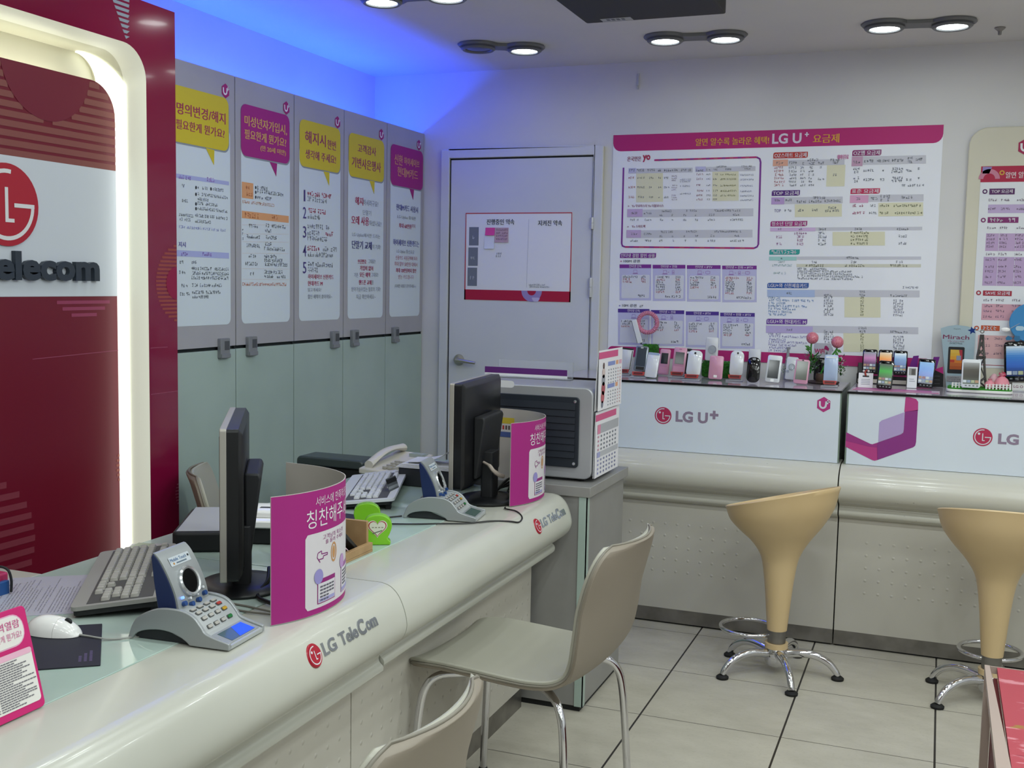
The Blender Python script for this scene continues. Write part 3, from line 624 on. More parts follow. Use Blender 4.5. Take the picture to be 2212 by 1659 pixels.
for k in range(5):
    y0, y1 = CY[k], CY[k+1]; t = thing('tall_cabinet', LAB[k], 'cabinet', ((XL+XC)/2, (y0+y1)/2, 0), 0, 'tall cabinets along the left wall')
    b = MB(); b.box(XL+.001, XC-.019, y0+.001, y1-.001, 0, 2.0, CARC); b.build('carcass', t)
    b = MB(); b.box(XC-.02, XC-.0145, y0+.001, y1-.001, CM-.012, CM+.012, GAPM); b.box(XC-.02, XC-.006, y1-.003, y1-.0002, .02, CT-.001, GAPM); b.box(XC-.02, XC-.006, y0+.0002, y0+.003, .02, CT-.001, GAPM); b.build('gap', t)
    b = MB(); b.box(XC-.018, XC, y0+.003, y1-.003, CM+.006, CT, DOORU); du = b.build('upper_door', t, bevel=.0012)
    b = MB(); b.box(XC-.018, XC, y0+.003, y1-.003, .02, CM-.006, DOORL); b.build('lower_door', t, bevel=.0012)
    g = Cg(A_); wa, wb_ = y0+.034, y1-.032
    zb = {0: B_, 1: B_, 2: D_, 3: D_, 4: D_}[k]
    zlow = CM+.085
    g.uv(rrect(wa, wb_, zlow, 1.95, .024), PANEL, 1)
    g.cube_logo((y1-.058, CT-.062), .026)
    if k == 0:
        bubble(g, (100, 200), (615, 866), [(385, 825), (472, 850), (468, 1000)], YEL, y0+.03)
        g.text('명의변경/해지', (96, 508), (580, 574), 118, '#a02858', 4, .02); g.text('필요한게 뭔가요?', (90, 655), (572, 714), 98, '#a02858', 4, .012)
        g.crop = B_; V = '#a9b0e0'
        g.R((60, 55), (530, 160), V, 2); g.R((60, 710), (530, 785), V, 2); g.scrib((100, 105), (215, 112), 32, '#8f70c8'); g.scrib((340, 125), (415, 130), 32, '#a070c8')
        for x, y in ((248, 178), (376, 190), (248, 236), (248, 318), (248, 358)): g.uv(circ(*g.pt((x, y)), .0045, 12, .006), '#30343c', 3)
        for x0, x1, y in ((128, 158, 172), (262, 360, 192), (392, 488, 206), (128, 198, 300), (262, 525, 258), (262, 365, 290), (262, 445, 330), (262, 528, 378), (105, 228, 425), (110, 218, 460), (240, 525, 438), (240, 382, 478)): g.scrib((x0, y), (x1, y+8), 26, '#747b85', seed=x0+y)
        g.scrib((105, 530), (520, 552), 24, '#9aa0d8'); g.text('지시', (100, 685), (160, 688), 46, '#5a50a0', 3, .01)
        g.scrib((120, 758), (190, 760), 28, '#9070c8'); g.scrib((305, 760), (385, 765), 30, '#9060c0')
        for x0, x1, y in ((110, 145, 828), (212, 260, 830), (105, 155, 915), (210, 535, 885), (210, 535, 925), (210, 528, 962), (125, 180, 1028), (215, 475, 1025), (112, 195, 1100), (215, 460, 1085), (218, 355, 1122)): g.scrib((x0, y), (x1, y), 28, '#6a717b', seed=x0+y)
    if k == 1:
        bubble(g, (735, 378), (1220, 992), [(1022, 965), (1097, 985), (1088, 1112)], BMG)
        g.text('미성년자가입시,', (772, 622), (1192, 690), 108, '#d8b060', 4, .02); g.text('필요한게 뭔가요?', (772, 748), (1185, 808), 96, '#d8b060', 4, .016); g.text('(만 20세 미만)', (930, 868), (1182, 908), 64, '#d8b060', 4, .02)
        g.crop = B_; O = '#dba070'; OT = '#c07850'
        g.R((640, 128), (738, 278), O, 2); g.R((640, 375), (1040, 480), O, 2); g.scrib((672, 195), (705, 196), 34, OT); g.scrib((655, 248), (728, 250), 34, OT); g.scrib((665, 436), (795, 440), 40, OT); g.scrib((895, 450), (965, 453), 36, OT)
        for y in (178, 218, 260): g.uv(circ(*g.pt((758, y)), .0045, 12, .006), '#30343c', 3)
        for x0, x1, y in ((772, 860, 195), (772, 1000, 238), (772, 900, 282), (700, 790, 520), (830, 1020, 522), (830, 895, 560), (680, 808, 612), (830, 945, 618), (680, 808, 688), (830, 895, 672), (830, 1005, 715), (698, 765, 775), (830, 940, 778), (830, 1000, 812), (670, 790, 842), (838, 1032, 848), (710, 752, 925), (832, 990, 912), (832, 1015, 948)): g.scrib((x0, y), (x1, y+3), 30, '#6a717b', seed=x0+y)
        g.scrib((645, 315), (925, 340), 26, '#cf9a80'); g.scrib((645, 1015), (1028, 1018), 28, '#d08a70')
        for y in (545, 585, 625): g.scrib((642, y), (660, y), 24, '#6a717b', seed=y)
        for y in (495, 572, 640, 738, 870, 960): g.stroke([(642, y), (1040, y+4)], .0008, '#d8c0b4', 2)
    if k == 2:
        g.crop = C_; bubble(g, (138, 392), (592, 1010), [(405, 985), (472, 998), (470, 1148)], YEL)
        g.text('해지시', (198, 665), (428, 715), 140, '#942a62', 4, .024); g.text('한번', (448, 735), (542, 752), 105, '#942a62', 4, .018); g.text('생각해 주세요!', (203, 852), (542, 893), 102, '#942a62', 4, .016)
        g.crop = D_
        for n, (y, ls) in enumerate((((152), ((95, 420, 110, RR), (190, 370, 158, GT))), (314, ((190, 362, 265, RR), (190, 330, 318, GT))), (495, ((190, 415, 412, GT), (190, 340, 470, GT), (350, 445, 478, RR), (190, 380, 525, GT))), (672, ((190, 318, 615, RR), (335, 465, 622, GT), (195, 435, 675, '#7d838e'))), (832, ((195, 432, 768, '#7d838e'), (195, 298, 818, GT))))):
            g.text('12345'[n], (147+(8 if n == 0 else 0), y), (178-(9 if n == 0 else 0), y), 108, '#4a3f80', 4, .004)
            for x0, x1, yy, c in ls: g.scrib((max(x0, 190), yy), (x1, yy+6), 44, c, seed=yy)
        g.text('하이세이브 신한카드', (195, 885), (436, 888), 46, '#b04a66', 4, .012); g.text('현대카드 M', (193, 950), (332, 948), 46, RR, 4, .012)
        g.text('알고계세요?', (193, 1006), (320, 1002), 36, GT, 4, 0); g.text('할인 혜택이 쏟아져요~', (193, 1072), (422, 1070), 42, '#777d88', 4, 0)
    if k == 3:
        g.crop = C_; bubble(g, (690, 545), (1082, 1112), [(920, 1088), (978, 1098), (973, 1242)], YEL)
        g.text('고객감사', (788, 780), (992, 810), 98, '#942a62', 4, .018); g.text('기변사은행사', (722, 945), (1046, 992), 118, '#942a62', 4, .018)
        g.crop = D_
        for s_, x0, x1, y, h_, c, bo in (('해지', 640, 714, 188, 76, RR, .03), ('하시려구요?', 716, 858, 200, 58, GT, 0), ('단말기', 712, 790, 284, 48, GT, 0), ('오래 사용', 605, 768, 375, 82, RR, .02), ('하셨나요?', 772, 886, 388, 52, GT, 0), ('LG Uplus에서만 드리는', 612, 876, 500, 46, GT, 0), ('단말기 교체', 610, 795, 604, 78, NV, .03), ('의 기회!', 800, 880, 606, 46, GT, 0), ('쓰던번호', 664, 745, 742, 44, RR, .02), ('그대로!', 762, 830, 740, 42, GT, 0), ('가입비 없이', 684, 808, 806, 46, RR, .02), ('기존', 628, 668, 868, 42, GT, 0), ('모든 혜택', 682, 780, 868, 46, RR, .03), ('그대로!', 790, 856, 866, 42, GT, 0), ('핸드폰 교체', 674, 792, 940, 46, RR, .03), ('를', 796, 812, 938, 40, GT, 0), ('받아가실수있는 절호의 기회!', 605, 878, 1003, 44, GT, 0), ('지금 확인하세요~', 650, 832, 1074, 46, GT, 0)):
            g.text(s_, (x0, y), (x1, y), h_, c, 4, bo)
    if k == 4:
        g.crop = C_; bubble(g, (1160, 672), (1516, 1202), [(1368, 1178), (1420, 1190), (1410, 1308)], BMG)
        g.text('신한', (1200, 908), (1292, 918), 116, '#d8a070', 4, .02); g.text('하이세이브', (1306, 920), (1476, 940), 88, '#d8a070', 4, .02); g.text('현대M카드', (1233, 1052), (1460, 1070), 108, '#d8a070', 4, .02)
        g.crop = D_
        for s_, x0, x1, y, h_, c, bo in (('현대M카드 사용시', 1028, 1232, 250, 60, '#5a5aa0', .02), ('LG Uplus 휴대폰', 1038, 1212, 328, 40, GT, 0), ('최대 60만원', 1052, 1170, 408, 44, RR, .02), ('까지', 1174, 1206, 406, 38, '#c08090', 0), ('하이세이브 신한카드는', 998, 1242, 576, 60, '#5a5aa0', .02), ('LG Uplus 통신요금', 1030, 1196, 650, 42, GT, 0), ('신용카드 사용금액에 따라', 1020, 1226, 708, 40, '#b86a80', 0), ('최대 할부 50만원 대에서', 1010, 1226, 766, 42, '#b86a80', 0), ('최대 120만원까지 할인', 1024, 1214, 826, 42, RR, .01), ('받는 카드입니다', 1046, 1192, 886, 40, '#b88090', 0), ('(자세한 내용은 문의주세요~)', 1012, 1212, 974, 40, '#777d88', 0)):
            g.text(s_, (x0, y), (x1, y), h_, c, 4, bo)
    g.build('door_print', du, smooth=0)
    px = ((480, 750), (540, 745), (720, 735), (763, 730), (851, 724))[k]; c = on(px, 0, XC)
    l = MB(); l.prism(rrect(c.y-.028, c.y+.028, CM-.036, CM+.036, .004), XC+.0003, XC+.014, LATCH_A, 'x'); l.box(XC+.0142, XC+.0152, c.y-.004, c.y+.024, CM-.006, CM+.026, LATCH_B)
    l.box(XC+.0142, XC+.019, c.y-.026, c.y+.026, CM-.034, CM-.02, LATCH_A); l.build('latch', t, bevel=.002)

# ------------------------------------------------------------------ red sign wall with lit frame
XS = -2.30; SY0, SY1, SZ = .55, 2.925, 2.251
CRIM = speckled('crimson_gloss_panel', '#7d0f38', '#780d36', 1.5, .14, coat=.25)
CRIM2 = speckled('crimson_gloss_inner', '#6a0a24', '#680a24', 1.5, .34)
FRAMEW = speckled('lit_frame_white', '#e6e6d2', '#e2e2ce', 2, .45)
sw = thing('sign_wall', 'tall crimson sign wall with a glowing white frame, at left edge', 'sign', (XS, (SY0+SY1)/2, 0))
OY0, OY1, OZ0, OZ1 = .9, 2.787, .32, 2.112
hole = rrect(OY0, OY1, OZ0, OZ1, .1, 10); DEP = .185
b = MB(); outer = rrect(SY0, SY1, 0.002, SZ, 0)
# face with a rounded opening: strips between the opening and the outer rectangle
n = len(hole); V = [(XS, y, z) for y, z in hole]; O2 = []
for y, z in hole:
    cy, cz = (OY0+OY1)/2, (OZ0+OZ1)/2; dy, dz = y-cy, z-cz; k = 1e9
    if dy: k = min(k, ((SY1 if dy > 0 else SY0)-cy)/dy)
    if dz: k = min(k, ((SZ if dz > 0 else .002)-cz)/dz)
    O2.append((XS, cy+dy*k, cz+dz*k))
for cyz in ((SY0, .002), (SY1, .002), (SY1, SZ), (SY0, SZ)):
    i = min(range(n), key=lambda j: (O2[j][1]-cyz[0])**2+(O2[j][2]-cyz[1])**2); O2[i] = (XS, *cyz)
back = [(XS-.02, v[1], v[2]) for v in O2]
b.add(V+O2, [(i, (i+1) % n, n+(i+1) % n, n+i) for i in range(n)], CRIM); b.add(O2+back, [(i, (i+1) % n, n+(i+1) % n, n+i) for i in range(n)], CRIM)
b.build('face_panel', sw, smooth=0)
b = MB(); b.box(XL+.001, XS-.0205, SY0, SY0+.02, .002, SZ, CRIM); b.box(XL+.001, XS-.0205, SY1-.02, SY1, .002, SZ, CRIM); b.box(XL+.001, XS-.0205, SY0+.02, SY1-.02, SZ-.02, SZ, CRIM); b.build('side_panels', sw)
b = MB(); secs = []
for dx, sh in ((.0, 0), (-.03, .012), (-.07, .018), (-DEP, .018)):
    secs.append([(XS+dx, y, z) for y, z in rrect(OY0+sh, OY1-sh, OZ0+sh, OZ1-sh, .1-sh*.5, 10)])
LITF = mat('frame_white_glow', '#e2e3d2', .4, emit=.22, ecol='#f4f6e6')  # emission stands in for tube light falling on the white reveal
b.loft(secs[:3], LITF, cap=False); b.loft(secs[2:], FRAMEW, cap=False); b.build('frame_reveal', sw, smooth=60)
pth = rrect(OY0+.0195, OY1-.0195, OZ0+.0195, OZ1-.0195, .0905, 10)[21:33]; secs = []  # strip of added glow, brightest beside the tube, tapering round the corner
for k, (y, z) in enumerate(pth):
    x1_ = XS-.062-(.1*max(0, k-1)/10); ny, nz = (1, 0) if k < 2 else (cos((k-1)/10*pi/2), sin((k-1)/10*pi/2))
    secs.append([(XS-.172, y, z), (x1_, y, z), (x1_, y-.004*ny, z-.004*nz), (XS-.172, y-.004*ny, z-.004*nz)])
b = MB(); b.loft(secs, mat('tube_glow', '#ffffff', .4, emit=.95, ecol='#fdffee')); b.build('side_glow_strip', sw, smooth=60)
b = MB(); b.prism(rrect(OY0-.02, OY1+.02, OZ0-.02, OZ1+.02, .1, 10), XS-DEP-.02, XS-DEP-.0005, FRAMEW, 'x'); b.build('frame_back', sw)
XI = -2.40; IY1, IZ1 = 2.766, 2.002
b = MB(); b.prism(rrect(OY0+.1, IY1-.003, OZ0+.1, IZ1, .1, 12), XI-.018, XI, CRIM2, 'x'); inner = b.build('inner_panel', sw, bevel=.001)
TUBE = mat('sign_tube_lit', '#ffffff', .5, emit=10., ecol='#fcfff0')
for ty0, ty1, tz0, tz1 in ((IY1-.045, IY1-.033, .45, 1.80),):
    b = MB(); b.tube([(XI-.05, (ty0+ty1)/2, tz0), (XI-.05, (ty0+ty1)/2, tz1)], .008, TUBE, 10); b.build('light_tube', sw)
b = MB(); b.tube([(XI-.05, OY0+.25, IZ1-.03), (XI-.05, IY1-.14, IZ1-.03)], .008, mat('sign_tube_dim', '#ffffff', .5, emit=7., ecol='#fbfde8'), 10); b.build('light_tube', sw)
# print on the inner panel
g = G((XI+.0002, 0, 0), (0, 1, 0), (0, 0, 1), (0, 0, 1)); L0 = OY0+.1; RI = IY1-.0035
def clipbars(g, cy, cz, r, pitch, th, c, L, y0=-9, y1=9, z0=-9, z1=9, hole_=None, rc=None):
    z = cz-r+pitch*.5
    while z < cz+r:
        if z0 < z < z1:
            for zz in (z,):
                hw = math.sqrt(max(0, r*r-(zz-cz)**2)); a, b_ = max(y0, cy-hw), min(y1, cy+hw)
                
                if rc and zz > rc[1]-rc[2]: b_ = min(b_, y1-(rc[2]-math.sqrt(max(0, rc[2]**2-(zz+th/2-rc[1]+rc[2])**2))))
                spans = [(a, b_)]
                if hole_:
                    hy, hz, hr = hole_
                    if abs(zz-hz) < hr:
                        q = math.sqrt(hr*hr-(zz-hz)**2); spans = [(a, min(b_, hy-q)), (max(a, hy+q), b_)]
                for s0, s1 in spans:
                    if s1-s0 > .003: g.uv([(s0, zz-th/2), (s1, zz-th/2), (s1, zz+th/2), (s0, zz+th/2)], c, L)
        z += pitch
zt, zl = g.pt((150, 355))[1], g.pt((200, 640))[1]
g.uv(rrect(L0, RI, zl, zt), '#c3c9d2', 2)
cc = g.pt((100, 80)); hr = .17; hz = g.pt((105, 262))[1]+hr
clipbars(g, cc[0]+.02, zt+.26, .5, .0262, .0175, '#7c4440', 1, L0, RI, zt+.004, IZ1-.012, (cc[0], hz, hr), rc=(RI, IZ1, .1))
g.uv([(y, z) for y, z in circ(cc[0], hz, hr, 48) if z < IZ1-.002 or True][0:0] or [(y, min(z, IZ1-.002)) for y, z in circ(cc[0], hz, hr, 60)], '#6a0a28', 2)
c2 = g.pt((180, 560)); clipbars(g, c2[0], zl+.085, .15, .019, .010, '#8a3254', 1, L0, RI, 0, zl-.004)
c3 = g.pt((300, 1000)); clipbars(g, c3[0]+.02, c3[1], .125, .0155, .008, '#8d4a40', 1, L0, RI)
c4 = g.pt((-40, 1190)); clipbars(g, c4[0], c4[1], .19, .034, .018, '#7a2c3c', 1, L0, RI)
a, b_ = g.pt((70, 776)), g.pt((252, 757)); g.uv([(a[0], a[1]-.0012), (RI, b_[1]-.0012), (RI, b_[1]+.0012), (a[0], a[1]+.0012)], '#8a3a56', 1)
g.build('panel_print', inner, smooth=0)
g = G((XI+.0012, 0, 0), (0, 1, 0), (0, 0, 1), (0, 0, 1)); lc = g.pt((12, 442)); lr = abs(g.pt((80, 442))[0]-lc[0])
MB().prism(circ(lc[0], lc[1], lr, 48), XI+.0012, XI+.006, mat('badge_red', '#a3152c', .3), 'x').build('badge', sw)
g = G((XI+.0062, 0, 0), (0, 1, 0), (0, 0, 1)); g.face_logo(lc, lr, '#a3152c', '#d4d4d6', 0); g.build('badge_print', sw, smooth=0)
g = G((XI+.016, 0, 0), (0, 1, 0), (0, 0, 1), (0, 0, 1)); q0, q1 = g.pt((-8, 610)), g.pt((216, 606))
per = (q1[0]-q0[0]); g.text('elecom', (q0[0], q1[1]-.003, 'm'), (q1[0], q1[1]-.003, 'm'), g.pt((48, 540))[1]-q1[1], LEAD, 0, .038, depth=.014)
g.text('T', (q0[0]-per*.2, q1[1]-.003, 'm'), (q0[0]-.004, q1[1]-.003, 'm'), g.pt((48, 540))[1]-q1[1], LEAD, 0, .038, depth=.014)
g.build('raised_letters', sw, smooth=0)
g = G((XS+.0002, 0, 0), (0, 1, 0), (0, 0, 1), (0, 0, 1))
c = g.pt((392, 612)); clipbars(g, c[0], c[1], .125, .0125, .0068, '#96443e', 1, OY1+.003, SY1-.002, hole_=(c[0]+.015, c[1], .055))
g.uv(circ(SY1-.002, c[1], .052, 30, a0=pi/2, a1=1.5*pi), '#8c1040', 2)
c = g.pt((404, 1060)); clipbars(g, c[0], c[1], .06, .0105, .0055, '#8c3450', 1, OY1+.003, SY1-.002)
for k in range(8):
    f = k/7; y0 = 2.64+.045*f*1.3; z = 2.236-.0155*k
    g.uv([(y0, z-.0045), (2.715-.002*k if k < 7 else 2.70, z-.0045), (2.715, z+.0045), (y0-.006, z+.0045)], '#8d97a4', 1)
for p, q_ in (((325, 752), (362, 749)), ((326, 852), (384, 845))):
    a, b_ = g.pt(p), g.pt(q_); g.uv([(a[0], a[1]-.001), (b_[0], a[1]-.001), (b_[0], a[1]+.001), (a[0], a[1]+.001)], '#9a4a66', 1)
g.build('face_print', sw, smooth=0)
# ------------------------------------------------------------------ cream service desks
DT = .743
CREAM = speckled('cream_solid_surface', '#bcbcb2', '#b5b5ab', 2.5, .24, coat=.15)
CREAMP = dotted('cream_dimpled_panel', '#bcb8ae', '#b4b0a6', 1, .051, .13, .46, -9, 9)
GLASS = mat('pale_green_glass_top', '#a9bdb4', .06, spec=.6)
def glass_mat():
    m = GLASS; t = NT(m); p, _ = t.pos(); f = t.ramp(t.noise(p, 3.5, 4), .35, .65)
    t.l(t.mix(f, lin('#a4b9b0'), lin('#b4c4bd')), t.b.inputs['Base Color'])
glass_mat()
ROLL = [(-1.29, .741), (-1.15, .741), (-1.128, .735), (-1.108, .718), (-1.094, .692), (-1.085, .66), (-1.086, .638), (-1.097, .616), (-1.118, .599), (-1.148, .585), (-1.154, .577), (-1.152, .568), (-1.144, .561), (-1.142, .552), (-1.147, .544), (-1.18, .524), (-1.214, .5), (-1.222, .484), (-1.29, .484)]
ROLL2 = [(x, z-(.012 if .50 < z < .58 else 0)) for x, z in ROLL]
def roll_x(z):          # front surface of the roll at height z
    P = ROLL[2:8]
    for (a, za), (b, zb) in zip(P, P[1:]):
        if zb <= z <= za: return a+(b-a)*(za-z)/(za-zb)
    return -1.085
def smooth_prof(pr, k=4):
    out = []; n = len(pr)
    for i in range(n-1):
        p0, p1, p2, p3 = pr[max(i-1, 0)], pr[i], pr[i+1], pr[min(i+2, n-1)]
        for j in range(k):
            t = j/k; out.append(tuple(.5*((2*p1[q])+(-p0[q]+p2[q])*t+(2*p0[q]-5*p1[q]+4*p2[q]-p3[q])*t*t+(-p0[q]+3*p1[q]-3*p2[q]+p3[q])*t**3) for q in range(len(p1))))
    out.append(pr[-1]); return out
BADGE = mat('badge_red'); SILV = mat('chrome_letters', '#a9adb4', .22, .85)
def desk(y0, y1, lab, prof, ly, endpanel):
    t = thing('service_desk', lab, 'desk', (-1.5, (y0+y1)/2, 0), 0, 'service desks')
    P = prof[:1]+smooth_prof(prof[1:10], 4)+smooth_prof(prof[10:18], 3)+prof[18:]
    b = MB(); e = .012; secs = []
    cx, cz = -1.2, .62
    for y, k in ([(y0, 1)] if not endpanel else [(y0, 1)])+([(y1-.03, 1), (y1-.012, .992), (y1-.003, .965), (y1, .93)] if endpanel else [(y1, 1)]):
        secs.append([(cx+(x-cx)*(k if x > cx else 1), y, cz+(z-cz)*(k if x > -1.28 else 1)) for x, z in P])
    b.loft(secs, CREAM); b.build('roll_top', t, smooth=50)
    b = MB(); b.box(-1.873, -1.2905, y0+.001, y1-.001, .728, DT, GLASS); b.build('glass_top', t, bevel=.001)
    if endpanel:
        b = MB(); b.box(-1.873, -1.64, y1-.0005, 3.80, .728, DT, GLASS); b.build('glass_top', t, bevel=.001); b = MB(); b.box(-1.87, -1.645, y1, 3.795, .69, .7275, CREAM); b.build('desk_board', t); b = MB(); b.box(-1.86, -1.66, 3.76, 3.785, .005, .689, CREAM); b.build('end_panel', t)
    b = MB(); b.box(-1.87, -1.29, y0+.001, y1-.001, .69, .7275, CREAM); b.build('desk_board', t)
    b = MB(); b.box(-1.25, -1.226, y0+.0005, y1-.0005, .095, .486, CREAMP); b.build('front_panel', t, smooth=0)
    b = MB(); b.box(-1.275, -1.252, y0+.0005, y1-.0005, 0, .097, STEEL); b.build('kick_plate', t)
    for yy in ((y0+.001, y0+.025), (y1-.025, y1-.001)): b = MB(); b.box(-1.86, -1.2755, yy[0], yy[1], .005, .689, CREAM); b.build('end_panel', t)
    # badge and raised letters on the roll, following its slope
    za, zb = .719, .671; xa, xb = roll_x(za), roll_x(zb); u = Vector((0, 1, 0)); v = Vector((xa-xb, 0, za-zb)).normalized()
    o = Vector(((xa+xb)/2, ly, (za+zb)/2)); nn = u.cross(v)
    T = Matrix((( u.x, v.x, nn.x, o.x), (u.y, v.y, nn.y, o.y), (u.z, v.z, nn.z, o.z), (0, 0, 0, 1)))
    m = MB(T); m.lathe([(0, -.004), (.024, -.004), (.024, .003), (.022, .005), (0, .0055)], BADGE, 36); bd = m.build('badge', t)
    g = G(o+nn*.0056, u, v); g.face_logo((0, 0), .0215, '#a3152c', '#d0d0d4', 0); g.build('badge_print', bd, smooth=0)
    g = G(o+nn*.005, u, v); g.text('LG', (.032, -.016, 'm'), (.075, -.016, 'm'), 1, SILV, 0, .03, depth=.007) if False else None
    def word(s, a, b_, z0, hh, bold):
        vs_, fs = text_mesh(s, bold); top = [(a+x*(b_-a), z0+y*hh) for x, y in vs_]; cnt = set()
        for f in fs:
            for i in range(len(f)): cnt.add((f[i], f[(i+1) % len(f)]))
        g.add(g.P(top, 0), fs, SILV); n = len(top); vv = g.P(top, 0)+[q-g.n*.008 for q in g.P(top, 0)]
        g.add(vv, [(e_[0], n+e_[0], n+e_[1], e_[1]) for e_ in cnt if (e_[1], e_[0]) not in cnt], SILV)
    word('LG', .031, .080, -.012, .027, .025); word('Tele', .096, .167, -.012, .027, .025); word('C', .171, .2, -.014, .033, .035); word('om', .204, .25, -.012, .02, .03)
    g.build('raised_letters', t, smooth=0); return t
desk(.3, 2.168, 'near cream service desk with rounded front edge and glass top', ROLL2, 1.795, False)
desk(2.171, 3.37, 'far cream service desk ending beside the grey side cabinet', ROLL, 3.06, True)
# return of the desk behind, at left edge
t = thing('side_desk', 'white side desk behind the near service desk, at left edge', 'desk', (-2.06, 1.6, 0))
b = MB(); b.box(-2.27, -1.878, 1.2, 1.905, .715, .741, CREAM); b.build('desk_top', t, bevel=.003)
for yy in (1.22, 1.87): b = MB(); b.box(-2.25, -1.9, yy, yy+.02, 0, .7145, CREAM); b.build('end_panel', t)

# ------------------------------------------------------------------ grey side cabinet and silver louvred box on it
SGREY = speckled('silver_grey_laminate', '#969593', '#8e8d8b', 5, .4, metal=.2)
t = thing('side_cabinet', 'grey side cabinet with pale edge strip at the end of the desk', 'cabinet', (-1.33, 3.62, 0))
b = MB(); b.box(-1.62, -1.05, 3.402, 3.85, .02, .728, SGREY); b.build('carcass', t, bevel=.001)
b = MB(); b.box(-1.63, -1.036, 3.392, 3.86, .7285, .762, SGREY); b.build('cabinet_top', t, bevel=.0015)
b = MB(); b.box(-1.075, -1.0465, 3.397, 3.4017, .02, .728, mat('pale_green_edge', '#9fb0a8', .3)); b.box(-1.0497, -1.0465, 3.397, 3.425, .02, .728, mat('pale_green_edge')); b.build('edge_strip', t)
b = MB(); b.box(-1.60, -1.06, 3.41, 3.84, 0, .0195, BLACKM); b.build('plinth', t)
SILVER = speckled('silver_sheet_metal', '#a8aaad', '#a1a3a7', 4, .38, metal=.3)
BX0, BX1, BY0, BY1, BZ0, BZ1 = -1.5, -1.06, 3.475, 3.77, .772, 1.079
t = thing('louvred_box', 'silver metal box with black slatted front, on the grey side cabinet', 'appliance', ((BX0+BX1)/2, (BY0+BY1)/2, BZ0-.01))
b = MB(); b.prism(rrect(BX0, BX1, BZ0, BZ1, .028, 6), BY0, BY1, SILVER, 'y'); b.build('case', t, bevel=.004)
b = MB()
for x in (BX0+.05, BX1-.05):
    for y in (BY0+.04, BY1-.04): b.lathe([(.015, BZ0-.0095), (.018, BZ0+.001)], BLACKM, 12, (x, y))
b.build('feet', t)
NAVYB = mat('blue_black_plastic', '#1b222c', .55)
gx0, gx1, gz0, gz1 = BX0+.055, BX1-.045, BZ0+.038, BZ1-.032
b = MB(); b.prism(rrect(gx0, gx1, gz0, gz1, .012), BY0-.008, BY0-.0003, NAVYB, 'y'); gr = b.build('grille', t, bevel=.002)
b = MB(); n = 8
for i in range(n):
    z = gz0+.03+(gz1-gz0-.075)*i/(n-1)
    b.add([(gx0+.012, BY0-.009, z), (gx1-.012, BY0-.009, z), (gx1-.012, BY0-.0125, z+.003), (gx0+.012, BY0-.0125, z+.003), (gx0+.012, BY0-.009, z+.026), (gx1-.012, BY0-.009, z+.026)], [(0, 1, 2, 3), (3, 2, 5, 4)], NAVYB)
b.build('slats', gr)
b = MB()
for x in (gx0+.014, gx1-.014):
    for z in (gz0+.014, gz1-.014): b.lathe([(0, 0), (.006, 0), (.005, .003), (0, .004)], mat('screw_steel', '#c5c9cc', .25, .9), 10, fn=lambda p, x=x, z=z: (x+p[0], BY0-.008-p[2], z+p[1]))
b.build('screws', gr)
g = G((0, BY0-.0006, 0), (1, 0, 0), (0, 0, 1)); q = on((1085, 829), 1, BY0)
g.uv(rrect(BX0+.045, q.x+.045, q.z-.012, q.z+.012, .012), '#d5d6d8', 0); g.uv(rrect(BX0+.05, q.x-.005, q.z+.0, q.z+.009), '#c03a4e', 1)
g.scrib((BX0+.06, q.z-.008, 'm'), (q.x+.03, q.z-.008, 'm'), 1, '#9a9da2', 2) if False else None
g.build('sticker', t, smooth=0)
b = MB(); b.tube([(-1.25, 3.474, .778), (-1.255, 3.45, .7667), (-1.258, 3.43, .7667), (-1.265, 3.405, .766), (-1.275, 3.39, .755), (-1.283, 3.376, .748), (-1.29, 3.35, .7445)], .0045, mat('white_cable', '#d2d3d4', .4), 8)
b.build('cord', t)
